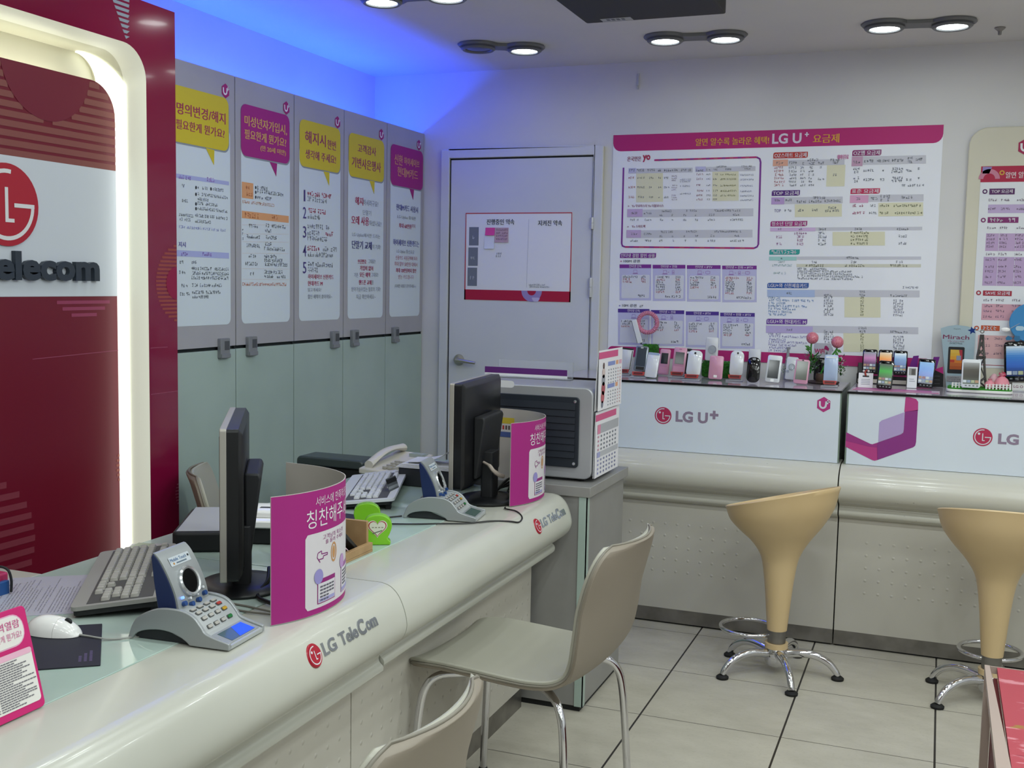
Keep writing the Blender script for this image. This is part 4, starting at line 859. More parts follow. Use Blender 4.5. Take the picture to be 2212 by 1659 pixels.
# calendar sheets on the right side of the box
def sheet(lab, p_top, p_bot, zt, zb, kind):
    y0, y1 = 3.482, 3.768
    t = tag(thing('calendar_sheet', lab, 'calendar', (-1.05, (y0+y1)/2, zb)), lab, 'calendar', 'calendar sheets beside the silver box')
    b = MB(); n = 6; secs = []
    for i in range(n+1):
        f = i/n; z = zb+(zt-zb)*f; x = -1.056+(.010*f*f if kind == 0 else .004*f*f)
        secs.append([(x, y0, z), (x, y1, z), (x+.0008, y1, z), (x+.0008, y0, z)])
    b.loft(secs, PAPER); b.build('paper', t)
    g = G((-1.045 if kind == 0 else -1.0508, 0, 0), (0, 1, 0), (0, 0, 1)); W = y1-y0; H = zt-zb
    def S(u, v): return (y0+u*W, zb+v*H, 'm')
    def RR_(u0, u1, v0, v1, c, L=1): g.uv(rrect(y0+u0*W, y0+u1*W, zb+v0*H, zb+v1*H), c, L)
    g.uv(rrect(y0, y1, zb, zt), '#dbdadf', 0)
    if kind == 0:
        RR_(.0, .8, .86, .97, '#c65080'); g.text('월', S(.1, .885), S(.14, .885), 0, '#e6d4dc', 3) if False else None
        for (a0, a1, v0, v1, c) in ((.38, .68, .72, .79, '#7d8ac0'), (.38, .68, .34, .41, '#7d8ac0'), (.72, .82, .72, .79, '#d49a78'), (.72, .82, .34, .41, '#d49a78'), (.86, .97, .72, .79, '#d0a0b4'), (.9, .95, .3, .5, '#dcc4cc')): RR_(a0, a1, v0, v1, c)
        for r in range(5):
            for cidx in range(6):
                for base in (.64, .27):
                    RR_(.4+cidx*.1, .43+cidx*.1, base-r*.055, base+.022-r*.055, '#7d828e' if cidx < 4 else '#c09090', 2)
        # a standing figure printed at the left of the sheet
        for u_, v_, r_, c in ((.2, .74, .035, '#5a4540'), (.2, .62, .06, '#c5b4b0'), (.2, .5, .065, '#8d8f98'), (.2, .36, .075, '#a04a54'), (.18, .22, .07, '#b05a62'), (.17, .1, .04, '#6a6f80')): g.uv(circ(y0+u_*W, zb+v_*H, r_*W*1.0, 16, r_*H*1.5), c, 2)
    else:
        RR_(0, .86, .86, .96, '#c65080'); RR_(.08, .97, .66, .80, '#a5a6ac'); RR_(.08, .2, .66, .80, '#cf7f9c', 2); RR_(.08, .97, .30, .38, '#b0b2b8'); RR_(.08, .2, .30, .38, '#9a9cc8', 2)
        for r in range(4):
            for cidx in range(7):
                for base, cc in ((.6, '#6f747e'), (.24, '#7b7fa0')):
                    RR_(.1+cidx*.12, .15+cidx*.12, base-r*.065, base+.03-r*.065, ('#c08a9c' if base > .5 else '#9092c0') if cidx == 0 else cc, 2)
    g.build('print', t, smooth=0); return t
zt = on((1268, 762), 0, -1.05).z; zm = on((1268, 900), 0, -1.05).z
sheet('upper calendar sheet with pink heading sticking up beside the silver box', 0, 0, zt, zm+.006, 0)
sheet('lower calendar sheet with pink heading on the side of the silver box', 0, 0, zm+.002, .776, 1)
# purple board in a clear holder on the back of the box
t = thing('acrylic_sign_holder', 'clear acrylic holder with a purple heading behind the silver box', 'sign holder', (-1.4, 3.74, BZ1))
yq = 3.735; a, b_, c = on((1048, 791), 1, yq), on((1226, 803), 1, yq), on((1226, 813), 1, yq); d = on((1012, 775), 1, yq)
m = MB(); m.box(BX0+.0, b_.x+.02, yq, yq+.004, BZ1+.0003, a.z+.028, mat('clear_plastic_sheet', '#f4f6fa', .08, trans=.9, ior=1.2)); m.box(BX0, b_.x+.02, yq-.03, yq+.004, BZ1+.0002, BZ1+.003, mat('clear_plastic_sheet')); m.build('holder', t)
m = MB(); m.box(a.x, b_.x, yq-.002, yq-.0004, BZ1+.004, (a.z+b_.z)/2+.003, PAPER); m.build('card', t)
g = G((0, yq-.0025, 0), (1, 0, 0), (0, 0, 1)); zz = (a.z+b_.z)/2+.003; g.uv(rrect(a.x, b_.x, zz-.022, zz), '#5b2370', 0); g.build('card_print', t, smooth=0)

# ------------------------------------------------------------------ display counters along the back wall
YC = 4.478
CTOP = 1.025
PANELW = speckled('frosted_white_panel', '#d6dfe9', '#d0d9e4', 2, .3, coat=.15)
def scuffed():
    m = mat('cream_scuffed_roll', '#c4c2b7', .25, coat=.15); t = NT(m); p, o = t.pos()
    mp = t.n('ShaderNodeMapping'); mp.inputs['Scale'].default_value = (1, 1, 2.2); t.l(p, mp.inputs['Vector'])
    f = t.ramp(t.noise(mp.outputs[0], 60, 2), .69, .74); k = t.ramp(t.noise(p, 7, 2), .5, .62)
    t.l(t.mix(t.math('MULTIPLY', t.math('MULTIPLY', f, k), .55), lin('#c4c2b7'), lin('#6f6a60')), t.b.inputs['Base Color']); return m
SCUFF = scuffed()
DOTB = dotted('cream_dimpled_counter', '#bfbbb1', '#b7b3a9', 0, .0505, .215, .475, -1.30, -.72)
DOTC = dotted('cream_dimpled_counter_right', '#bfbbb1', '#b7b3a9', 0, .0505, .215, .475, -.26, .36)
SEC = [(4.4775, .7365), (4.45, .732), (4.418, .718), (4.395, .696), (4.382, .668), (4.381, .64), (4.392, .614), (4.416, .595), (4.445, .583), (4.456, .574), (4.454, .566), (4.447, .560), (4.444, .55), (4.447, .538), (4.462, .53), (4.472, .522)]
def counter(x0, x1, lab, dots, ra=0, rb=0):
    t = thing('display_counter', lab, 'counter', ((x0+x1)/2, 4.7, 0), 0, 'phone display counters')
    b = MB(); b.box(x0+.006, x1-.006, YC, 4.905, .7375, 1.0165, PANELW); b.build('light_box', t, bevel=.001)
    for xx in (x0+.0005, x1-.0058): b = MB(); b.box(xx, xx+.0053, YC+.001, 4.905, .7375, 1.0165, mat('green_glass_edge', '#76857a', .12)); b.build('side_glass', t)
    b = MB(); b.box(x0, x1, YC-.006, 4.91, 1.017, CTOP, mat('black_glass_edge', '#0c0e10', .1)); b.build('top_glass', t)
    b = MB(); b.box(x0+.004, x1-.004, YC-.003, 4.906, CTOP+.0001, CTOP+.0006, speckled('lilac_top_print', '#b3a8b6', '#aaa2b0', 5, .12, coat=.4)); b.build('top_print', t, smooth=0)
    b = MB(); pr = smooth_prof(SEC[:9], 4)+SEC[9:]+[(4.6, .522), (4.6, .7365)]
    b.loft([[(x, y, z) for y, z in pr] for x in (x0+.001-ra, x1-.001+rb)], SCUFF); b.build('roll', t, smooth=50)
    b = MB(); b.box(x0+.001-ra, x1-.001+rb, YC, 4.5, .066, .521, dots); b.build('front_panel', t, smooth=0)
    b = MB(); b.box(x0+.001-ra, x1-.001+rb, YC+.001, 4.5, .008, .0655, STEEL); b.box(x0+.003, x1-.003, YC+.012, 4.5, 0, .0075, BLACKM); b.build('kick_plate', t)
    for xx in (x0+.002, x1-.02): b = MB(); b.box(xx, xx+.018, 4.601, 4.9, .002, .736, CREAM); b.build('side_panel', t)
    return t
CL = counter(-1.55, -.347, 'left display counter with white front panel, behind the tall stool', DOTB, 0, .007)
CR = counter(-.327, 1.3, 'right display counter with magenta cube mark on its front panel', DOTC, .010, 0)
MARK = '#8a7a90'
g = G((0, YC-.0004, 0), (1, 0, 0), (0, 0, 1), (1310, 800, 4.022))
c = g.pt((492, 393)); r = abs(g.pt((565, 396))[0]-c[0]); g.face_logo(c, r, '#b02a56', '#ccd2da', 0)
g.text('LG U', (600, 448), (880, 462), 96, MARK, 1, .04); p = g.pt((936, 388))
for bx, by in ((.0175, .0055), (.0055, .0175)): g.uv(rrect(p[0]-bx, p[0]+bx, p[1]-by, p[1]+by), MARK, 1 if bx > by else 2)
g.build('panel_logo', CL, smooth=0); g = G((0, YC-.0004, 0), (1, 0, 0), (0, 0, 1), (1310, 800, 4.022)); g.cube_logo(g.pt((1888, 297)), .0305, '#b0327c', '#ccd2da', 1); g.build('cube_mark', CL, smooth=0)
g = G((0, YC-.0004, 0), (1, 0, 0), (0, 0, 1), (1780, 830, 5.12))
M1, M2, M3 = '#b23a80', '#862f7e', '#ae9ac8'
g.poly([(905, 140), (960, 146), (1020, 165), (1042, 195), (1040, 290), (888, 305), (900, 165)], M1, 1)
g.poly([(1038, 285), (1018, 640), (1008, 680), (985, 698), (590, 838), (585, 648), (850, 555), (876, 535), (883, 500), (893, 305)], M2, 1)
g.poly([(587, 648), (592, 838), (560, 846), (535, 840), (237, 690), (240, 615), (520, 668)], M1, 1)
g.poly([(245, 530), (510, 658), (540, 665), (590, 648), (588, 700), (500, 690), (241, 625)], '#97307c', 2)
g.poly([(612, 425), (640, 400), (888, 310), (882, 505), (872, 535), (850, 552), (600, 640)], M3, 1)
g.build('cube_mark', CR, smooth=0); g = G((0, YC-.0004, 0), (1, 0, 0), (0, 0, 1), (1780, 830, 5.12)); c = g.pt((1755, 585)); r = abs(g.pt((1864, 590))[0]-c[0]); g.face_logo(c, r, '#b02a50', '#ccd2da', 1); g.text('LG', (1922, 664), (2152, 672), 118, MARK, 1, .04)
q = g.pt((2152, 672)); u0 = q[0]+.03; hh = g.pt((2152, 554))[1]-q[1]
g.text('U', (u0, q[1], 'm'), (u0+.042, q[1], 'm'), 0, MARK, 1, .04) if False else None
g.build('panel_logo', CR, smooth=0)
# ------------------------------------------------------------------ things on the service desks
def monitor(loc, rz, W, zb, zt, stand, lab, bezel):
    """local x along the screen, +y towards the screen side; stand = centre of the foot in local x, y"""
    t = thing('monitor', lab, 'monitor', (loc[0], loc[1], DT), rz, 'desk monitors'); z0, z1 = zb-DT, zt-DT
    b = MB(); b.prism(rrect(-W/2, W/2, z0, z1, .006), -.002, .012, bezel, 'y'); b.build('bezel', t, world=False, bevel=.0015)
    b = MB(); b.box(-W/2+.018, W/2-.018, .0122, .0135, z0+.02, z1-.018, mat('dark_screen', '#0d1116', .12)); b.build('screen', t, world=False)
    b = MB(); secs = [[(x, y, z) for x, z in rrect(-W/2+i, W/2-i, z0+i, z1-i, .008)] for y, i in ((-.0022, .001), (-.026, .001), (-.034, .012))]; b.loft(secs, BLACKP); b.build('back_shell', t, world=False)
    b = MB(); h0, h1 = z0+.02, z0+(z1-z0)*.66
    b.prism([(-.034, h0), (-.046, h0), (-.070, h1-.012), (-.066, h1), (-.034, h1)], -W*.26, W*.26, BLACKM, 'x'); b.build('back_hump', t, world=False, bevel=.005)
    b = MB(); sx, sy = stand; b.prism(rrect(sx-.034, sx+.034, sy-.02, sy+.02, .008), .012, h0+.08, BLACKM); b.box(sx-.03, sx+.03, sy+.01, -.033, h0+.02, h0+.09, BLACKM); b.build('stand_column', t, world=False, bevel=.002)
    b = MB(); b.lathe([(0, .0005), (.093, .0005), (.096, .006), (.09, .012), (.05, .016), (0, .017)], BLACKP, 40, (sx, sy), fn=lambda p: (sx+(p[0]-sx)*1.1, p[1], p[2])); b.build('stand_base', t, world=False)
    return t
SILB = mat('silver_bezel', '#a8a49c', .4, .4)
def loc_of(wx, wy, cx, cy, rz): d = Matrix.Rotation(-rz, 2) @ Vector((wx-cx, wy-cy)); return (d.x, d.y)
RZ1 = radians(122.6); monitor((-1.471, 2.052), RZ1, .404, .785, 1.11, loc_of(-1.405, 2.0, -1.471, 2.052, RZ1), 'near monitor seen edge-on, dark back and silver front rim', SILB)
RZ2 = radians(96.2); monitor((-1.357, 3.165), RZ2, .41, .80, 1.122, loc_of(-1.29, 3.145, -1.357, 3.165, RZ2), 'far black monitor seen from behind, beside the silver box', SILB)

KEYM = mat('key_grey', '#a5a29c', .5); KEYW = mat('key_white', '#c4c6cc', .45)
def keyboard(loc, rz, tilt, lab, base, under, keym, frame):
    """local x along the board with the number block at -x, +y towards the typist"""
    t = thing('keyboard', lab, 'keyboard', (loc[0], loc[1], DT), rz, 'desk keyboards'); L, Wd = .455, .165
    T = Matrix.Translation((0, Wd/2, .004)) @ R3('X', tilt) @ Matrix.Translation((0, -Wd/2, 0))
    b = MB(T); b.prism(rrect(-L/2, L/2, -Wd/2, Wd/2, .012), .001, .012, under); b.prism(rrect(-L/2-frame, L/2+frame, -Wd/2-frame, Wd/2+frame, .014), .012, .0205, base); b.box(-L/2+.008, L/2-.008, -Wd/2+.012, Wd/2-.026, .0206, .0211, mat('key_well', '#4b4a48', .6)); b.build('case', t, world=False, bevel=.002)
    b = MB(); b.box(-L/2+.02, -L/2+.05, -Wd/2+.005, -Wd/2+.02, .0005, .024, under); b.box(L/2-.05, L/2-.02, -Wd/2+.005, -Wd/2+.02, .0005, .024, under); b.build('foot', t, world=False)
    u = .0188; ks = []; x_r = L/2-.012
    rows = [(-.062, [(0, 1)]+[(2+i, 1) for i in range(4)]+[(6.5+i, 1) for i in range(4)]+[(11+i, 1) for i in range(4)]), (-.034, [(i, 1) for i in range(13)]+[(13, 2)]), (-.0152, [(0, 1.5)]+[(1.5+i, 1) for i in range(12)]+[(13.5, 1.5)]), (.0036, [(0, 1.8)]+[(1.8+i, 1) for i in range(11)]+[(12.8, 2.2)]), (.0224, [(0, 2.3)]+[(2.3+i, 1) for i in range(10)]+[(12.3, 2.7)]), (.0412, [(0, 1.5), (1.5, 1.2), (2.7, 1.2), (3.9, 6.2), (10.1, 1.2), (11.3, 1.2), (12.5, 1.2), (13.7, 1.3)])]
    for y, r in rows:
        for a, w_ in r: ks.append((x_r-(a+w_)*u, x_r-a*u, y))
    for y in (-.034, -.0152):
        for i in range(3): ks.append((x_r-(15.4+i+1)*u, x_r-(15.4+i)*u, y))
    ks.append((x_r-17.4*u, x_r-16.4*u, .0224))
    for i in range(3): ks.append((x_r-(15.4+i+1)*u, x_r-(15.4+i)*u, .0412))
    for j, y in enumerate((-.034, -.0152, .0036, .0224, .0412)):
        for i in range(4):
            if i == 3 and j in (2, 4): continue
            ks.append((x_r-(18.8+i+1)*u, x_r-(18.8+i)*u, y))
    ks = ks[:104]; shared = {}
    for n, (a, b_, y) in enumerate(ks):
        w_ = round(b_-a, 4)
        if n < 100:
            if w_ not in shared:
                m = MB(); q = w_/2-.0014; secs = [[(x, yy, z) for x, yy in rrect(-q+i, q-i, -.0083+i, .0083-i, .002, 2)] for z, i in ((0, 0), (.006, .0014), (.0075, .003))]
                m.loft(secs, keym); o = m.build('key', t, world=False, smooth=30); shared[w_] = o.data
            else:
                o = bpy.data.objects.new('key', shared[w_]); COL.objects.link(o); o.parent = t
            o.matrix_local = T @ Matrix.Translation(((a+b_)/2, y, .0212))
    return t
KW = mat('keyboard_case_grey', '#94928e', .5)
KZ = radians(124.5); keyboard((-1.628, 1.9), KZ, radians(-5), 'near grey keyboard beside the payment terminal and mouse', KW, BLACKM, KEYM, .004)
KZ2 = radians(112); keyboard((-1.648, 3.045), KZ2, radians(-5), 'far white keyboard with a card leaning on its keys', mat('keyboard_case_white', '#c9cbd0', .4), BLACKM, KEYW, .01)
# card leaning on the far keyboard
p0 = at_z((848, 1066), .775); p1 = at_z((868, 1058), .775)
t = thing('plastic_card', 'dark bank card standing upright on the far white keyboard', 'card', p0)
q0, q1 = at_z((843, 1069), .772), at_z((868, 1058), .772); d = (q1-q0); d.z = 0; d.normalize(); nrm = Vector((d.y, -d.x, 0)); upv = (Vector((0, 0, 1))-nrm*.35).normalized()
T = Matrix(((d.x, upv.x, nrm.x, q0.x), (d.y, upv.y, nrm.y, q0.y), (d.z, upv.z, nrm.z, q0.z), (0, 0, 0, 1)))
m = MB(T); m.prism(rrect(0, .075, .002, .05, .003), -.0005, .0005, mat('card_grey', '#5a5e64', .3)); m.build('card', t)
m = MB(T); m.box(.001, .074, .033, .047, .0006, .0009, mat('card_stripe', '#1d1f22', .3)); m.box(.001, .074, .016, .024, .0006, .0009, mat('card_light', '#8b9096', .4)); m.build('card_print', t)

# payment terminals
TERM = mat('terminal_silver', '#9da1a3', .38, .35); TERMD = mat('terminal_deck', '#b3b7b8', .35, .3); TBLUE = mat('terminal_blue', '#1d2b57', .35); ARCH = mat('terminal_arch_dark', '#26292d', .6)
LCD = mat('lcd_green_grey', '#4e605c', .15); LCDB = mat('lcd_blue_lit', '#2346c8', .2, emit=.55, ecol='#2a50e0')
def terminal(loc, rz, lab, blue):
    t = thing('payment_terminal', lab, 'terminal', (loc[0], loc[1], DT), rz, 'payment terminals'); hw = .064
    top = smooth_prof([(.1075, .013), (.0615, .025), (.049, .038), (.033, .055), (.010, .064), (-.0275, .0655), (-.056, .0595), (-.083, .046), (-.0975, .030), (-.1085, .002)], 4)
    arch = smooth_prof([(-.0985, .0005), (-.0915, .011), (-.0715, .0195), (-.0385, .0235), (-.0085, .0195), (.0145, .009), (.0245, .0005)], 3)
    prof = [(.1075, .0005)]+top+arch
    for s in (-1, 1):
        b = MB(); secs = [[(x, s*y, z) for x, z in prof] for y in (hw-.009, hw)]; b.prism([(x, z) for x, z in prof], s*(hw-.008), s*hw, TERM, 'y'); b.build('side_cheek', t, world=False, bevel=.0018)
    b = MB(); dk = [(x, z-.0045) for x, z in top if x > -.062]; b.prism([(.1065, .001)]+dk+[(-.05, .03), (.02, .004)], -hw+.0082, hw-.0082, TERMD, 'y'); b.build('deck', t, world=False)
    b = MB(); b.box(-.09, .02, -hw+.009, hw-.009, .001, .003, ARCH); b.prism([(-.0995, .0032), (-.092, .0112), (-.0715, .0197), (-.0385, .0237), (-.0085, .0197), (.0145, .0092), (.023, .0032)], -hw+.0084, hw-.0084, ARCH, 'y'); b.build('inner_shell', t, world=False)
    def dz(x):
        for (a, za), (c, zc) in zip(top, top[1:]):
            if c <= x <= a: return za+(zc-za)*(a-x)/(a-c)-.0045
        return .01
    # keypad: four rows of four on the slope
    for r in range(4):
        for c in range(4):
            x = .050-r*.0118; y = -.036+c*.0225-r*.0; z = dz(x); sl = math.atan2(dz(x-.004)-dz(x+.004), .008)
            col = KEYM if c < 3 or r == 3 else [mat('button_green', '#1f6b35', .4), mat('button_yellow', '#b08a22', .4), mat('button_red', '#a33428', .4)][r]
            T = Matrix.Translation((x, y, z+.0002)) @ R3('Y', sl); b = MB(T); b.prism(rrect(-.0042, .0042, -.0082, .0082, .0028, 4), 0, .0012, mat('button_rim', '#4a4c4c', .5)); b.prism(rrect(-.003, .003, -.0066, .0066, .0022, 4), .0012, .0028, col); b.build('button', t, world=False)
    a, c = .0985, .068; sl = math.atan2(dz(c)-dz(a), a-c); T = Matrix.Translation(((a+c)/2, 0, dz((a+c)/2)+.0008)) @ R3('Y', sl)
    b = MB(T); b.prism(rrect(-.021, .020, -.052, .052, .003), -.001, .0012, TERM); b.build('screen_rim', t, world=False, bevel=.0006)
    b = MB(T); b.box(-.0155, .0165, -.040, .040, .0013, .0018, LCD)
    if blue: b.add([(-.0155, .006, .0021), (-.0155, .040, .0021), (.0165, .040, .0021), (.0165, -.012, .0021)], [(0, 1, 2, 3)], LCDB)
    b.build('screen', t, world=False)
    # upright reader with its round dial
    hp = smooth_prof([(-.006, .056), (-.012, .085), (-.026, .118), (-.045, .15), (-.058, .163)], 4); hb = [(-.066, .155), (-.061, .11), (-.052, .056)]
    hy = .05
    b = MB(); b.prism([(x-.0045, z) for x, z in hp]+hb, -hy, hy, TBLUE, 'y'); b.build('reader_body', t, world=False, bevel=.003)
    b = MB(); b.prism(hp+[(x-.0044, z+.0005) for x, z in hp[::-1]], -hy+.0005, hy-.0005, TERM, 'y'); b.build('reader_face', t, world=False)
    ax = Vector((-.016, 0, .1035)); nn = Vector((.925, 0, .38)).normalized(); uu = Vector((0, 1, 0)); vv = nn.cross(uu)
    T = Matrix(((uu.x, vv.x, nn.x, ax.x), (uu.y, vv.y, nn.y, ax.y), (uu.z, vv.z, nn.z, ax.z), (0, 0, 0, 1)))
    b = MB(T); b.lathe([(.0225, -.006), (.030, -.006), (.030, .0015), (.027, .0045), (.0235, .003), (.0225, -.002)], mat('dial_ring', '#c3c6c8', .2, .7), 36); b.build('dial_ring', t, world=False)
    b = MB(T); b.lathe([(0, .0008), (.0228, .0008), (.0228, -.005)], mat('dial_lens', '#07090b', .08), 30); b.build('dial', t, world=False)
    for i, (y, z) in enumerate(((-.034, -.036), (-.013, -.0425), (.011, -.0405), (.034, -.033))):
        b = MB(T); b.lathe([(0, .0018), (.0048, .0012), (.0048, -.006)], mat('reader_button_blue', '#24447c', .4), 12, (y, z)); b.build('reader_button', t, world=False)
        led = mat('led_blue_lit', '#5a80ff', .3, emit=1.5, ecol='#6a90ff') if (blue and i == 0) else mat('led_off', '#c9ccd0', .3)
        b = MB(T); b.lathe([(0, .001), (.0028, .0006), (.0028, -.006)], led, 10, (y-.001, z+.0115)); b.build('indicator', t, world=False)
    g = G(T @ Vector((0, .0445, -.0062)), uu, Vector((-.5, 0, .866))); g.uv(rrect(-.03, .034, -.0085, .0095, .002), '#b9c0c6', 0)
    g.text('Mobile Touch', (-.027, -.001, 'm'), (.022, -.001, 'm'), 1, '#2a5a8c', 1) if False else None
    vs_, fs = text_mesh('Mobile Touch', .02); g.add(g.P([(-.027+x*.05, .0+y*.0065) for x, y in vs_], 1), fs, ink('#2a5a8c')); g.uv(rrect(-.022, -.018, -.006, -.002), '#b08040', 1); g.uv(rrect(-.012, .02, -.0055, -.003), '#5a6a78', 1); g.uv(circ(.029, .003, .0025, 10), '#20262c', 1)
    g.T = WM[t]; g.v = [v for v in g.v]; o = g.build('reader_label', t, world=False, smooth=0)
    b = MB(); b.tube([(-.03, -.045, .03), (-.03, -.046, .031)], .0001, TERM, 3) if False else None
    return t
terminal((-1.2885, 1.69, 0), .07, 'near payment terminal with lit blue display', True)
terminal((-1.316, 2.872, 0), .165, 'far payment terminal with dark display', False)

# curved praise signs
class Curve(G):
    """print wrapped on an upright curved sheet: u runs along the sheet, v is height"""
    def __init__(s, path, side):
        super().__init__((0, 0, 0), (1, 0, 0), (0, 0, 1)); s.path = [Vector(p) for p in path]; s.side = side
        s.len = [0]
        for a, b in zip(s.path, s.path[1:]): s.len.append(s.len[-1]+(b-a).length)
    def at(s, u, off):
        u = max(0, min(s.len[-1]-1e-6, u)); i = max(k for k in range(len(s.len)-1) if s.len[k] <= u); f = (u-s.len[i])/(s.len[i+1]-s.len[i])
        def nrm(k):
            a = s.path[max(k-1, 0)]; b = s.path[min(k+1, len(s.path)-1)]; t = (b-a).normalized(); return Vector((t.y, -t.x))
        n = nrm(i)*(1-f)+nrm(i+1)*f; p = s.path[i]*(1-f)+s.path[i+1]*f; return p+n.normalized()*off*s.side
    def P(s, uv, L=0): return [(*s.at(u, .0011+EPS*.8*L), v) for u, v in uv]
    def rect(s, u0, u1, v0, v1, c, L=1, r=0):
        n = max(2, int((u1-u0)/.006)); A = []
        for k in range(n+1):
            u = u0+(u1-u0)*k/n; e = min(u-u0, u1-u); d = (r-math.sqrt(max(0, r*r-(r-e)**2))) if e < r else 0; A += s.P([(u, v0+d), (u, v1-d)], L)
        s.add(A, [(2*k, 2*k+2, 2*k+3, 2*k+1) for k in range(n)], ink(c) if isinstance(c, str) else c)
    def u_of(s, px, z):
        best = None
        for k in range(400):
            u = s.len[-1]*k/400; v = Vector((*s.at(u, .001), z))-CAM; x = IW/2+FPX*v.dot(RIGHT)/v.dot(FWD)
            if best is not None and x < best[1]-0.2: break
            if best is None or abs(x-px) < best[2]: best = (u, x, abs(x-px))
        return best[0]
def praise_sign(dx, dy, lab, extra):
    path = smooth_prof([(-1.193+dx, 1.792+dy), (-1.172+dx, 1.83+dy), (-1.157+dx, 1.875+dy), (-1.150+dx, 1.925+dy), (-1.153+dx, 1.98+dy), (-1.168+dx, 2.033+dy), (-1.2+dx, 2.085+dy), (-1.255+dx, 2.125+dy), (-1.32+dx, 2.147+dy), (-1.392+dx, 2.155+dy)], 5)
    t = thing('praise_sign', lab, 'sign', (-1.25+dx, 1.97+dy, DT), 0, 'curved magenta signs on the desk'); z0, z1 = DT+.0005, .999
    c = Curve(path, 1); N = len(path); secs = []
    for u in [c.len[k] for k in range(N)]:
        a, b_ = c.at(u, .001), c.at(u, -.001); secs.append([(a.x, a.y, z0), (a.x, a.y, z1), (b_.x, b_.y, z1), (b_.x, b_.y, z0)])
    m = MB(); m.loft(secs, mat('beige_plastic_sheet', '#b9b2aa', .4)); m.build('sheet', t, smooth=30)
    UM = c.len[-1]; F = lambda px, z: c.u_of(px, z)
    g = Curve(path, 1); H = z1-z0
    g.rect(.0005, UM-.0005, z0+.0005, z1-.001, '#9a1c74', 0); u0 = .079
    g.rect(u0, UM-.06, z0+.012, z0+H*.655, '#ccc8cc', 1, .008)
    def txt(s_, ua, ub, va, vb, col, L=2, bold=.02):
        vs_, fs = text_mesh(s_, bold); g.add(g.P([(ua+x*(ub-ua), va+y*(vb-va)) for x, y in vs_], L), fs, ink(col))
    txt('서비스에 만족하셨다면', .108, .275, z0+H*.868, z0+H*.945, '#d8c4d2', 2, .012); txt('칭찬해주세요', .082, .292, z0+H*.70, z0+H*.845, '#d8d2d8', 2, .03)
    txt('고객님의 목소리', .131, .222, z0+H*.585, z0+H*.625, '#8a2f74'); txt('를 들려 주세요', .14, .222, z0+H*.545, z0+H*.58, '#8a2f74')
    hand = [(.1, .435), (.113, .435), (.113, .455), (.126, .455), (.126, .47), (.108, .475), (.108, .5), (.098, .49), (.096, .455), (.104, .41)]
    hand = [(x*1.17, y) for x, y in hand]
    for a, b_ in zip(hand, hand[1:]+hand[:1]):
        d = Vector((b_[0]-a[0], (b_[1]-a[1])*H)); q = Vector((-d.y, d.x)).normalized()*.0011
        A = Vector((a[0], z0+a[1]*H)); B = Vector((b_[0], z0+b_[1]*H)); g.add(g.P([tuple(A+q), tuple(B+q), tuple(B-q), tuple(A-q)], 2), [(3, 2, 1, 0)], ink('#7d2a70'))
    def ring(u, v, ra, rb, ra2, rb2, col):
        n = 24; A = [(u+r1*cos(2*pi*k/n), v+r2*sin(2*pi*k/n)) for r1, r2 in ((ra, rb), (ra2, rb2)) for k in range(n)]
        g.add(g.P(A, 2), [(k, n+k, n+(k+1) % n, (k+1) % n)[::-1] for k in range(n)], ink(col))
    ring(.173, z0+H*.455, .0085, .0165, .0125, .021, '#b8895a'); g.add(g.P(circ(.173, z0+H*.455, .006, 16, .013), 2), [tuple(range(16))], ink('#b8895a'))
    g.add(g.P(circ(.117, z0+H*.30, .014, 20, .0155), 4), [tuple(range(20))], ink('#8f88c0')); g.add(g.P(circ(.216, z0+H*.34, .013, 20, .0155), 4), [tuple(range(20))], ink('#b48fc0'))
    for ua, v1_, col in ((.113, .275, '#8a2472'), (.211, .315, '#96609a')):
        ub = ua+.066; g.rect(ua, ub, z0+H*.075, z0+H*v1_, col, 2); g.rect(ua+.0022, ub-.0022, z0+H*.083, z0+H*(v1_-.035), '#cfccd2', 3)
        g.rect(ua+.004, ub-.004, z0+H*.088, z0+H*.115, '#9a98c8', 4)
        for k in range(5):
            for j in range(5 if k < 3 else 3): g.rect(ua+.008+j*.0106, ua+.0168+j*.0106, z0+H*(v1_-.072-k*.027), z0+H*(v1_-.058-k*.027), '#5c5a66', 4)
    g.build('print', t, smooth=0)
    m = MB(); q = c.at(.33, -.001); n_ = (c.at(.33, -.01)-q).normalized(); 
    m.tube([(q.x, q.y, z0+H*.84), (q.x+n_.x*.006, q.y+n_.y*.006, z0+H*.84)], [.004, .003], mat('stud_white', '#d0cdc8', .3), 10); m.build('stud', t)
    if extra:
        k = Curve(path, -1); ua, ub = UM-.075, UM-.012
        k.rect(ua, ub, z0+H*.62, z0+H*.88, '#cfcac8', 1); k.rect(ua, ub, z0+H*.80, z0+H*.88, '#c8b23a', 2); k.rect(ua, ub, z0+H*.62, z0+H*.69, '#4a5a90', 2)
        for j in range(5): k.rect(ua+.006+j*.011, ua+.013+j*.011, z0+H*.72, z0+H*.775, ('#5a4a48', '#b04038')[j == 3], 2)
        k.build('inside_sticker', t, smooth=0)
    return t
praise_sign(0, 0, 'curved magenta sign standing on the near desk beside the monitor', False)
praise_sign(-.003, 1.288, 'curved magenta sign on the far desk, in front of the silver box', True)
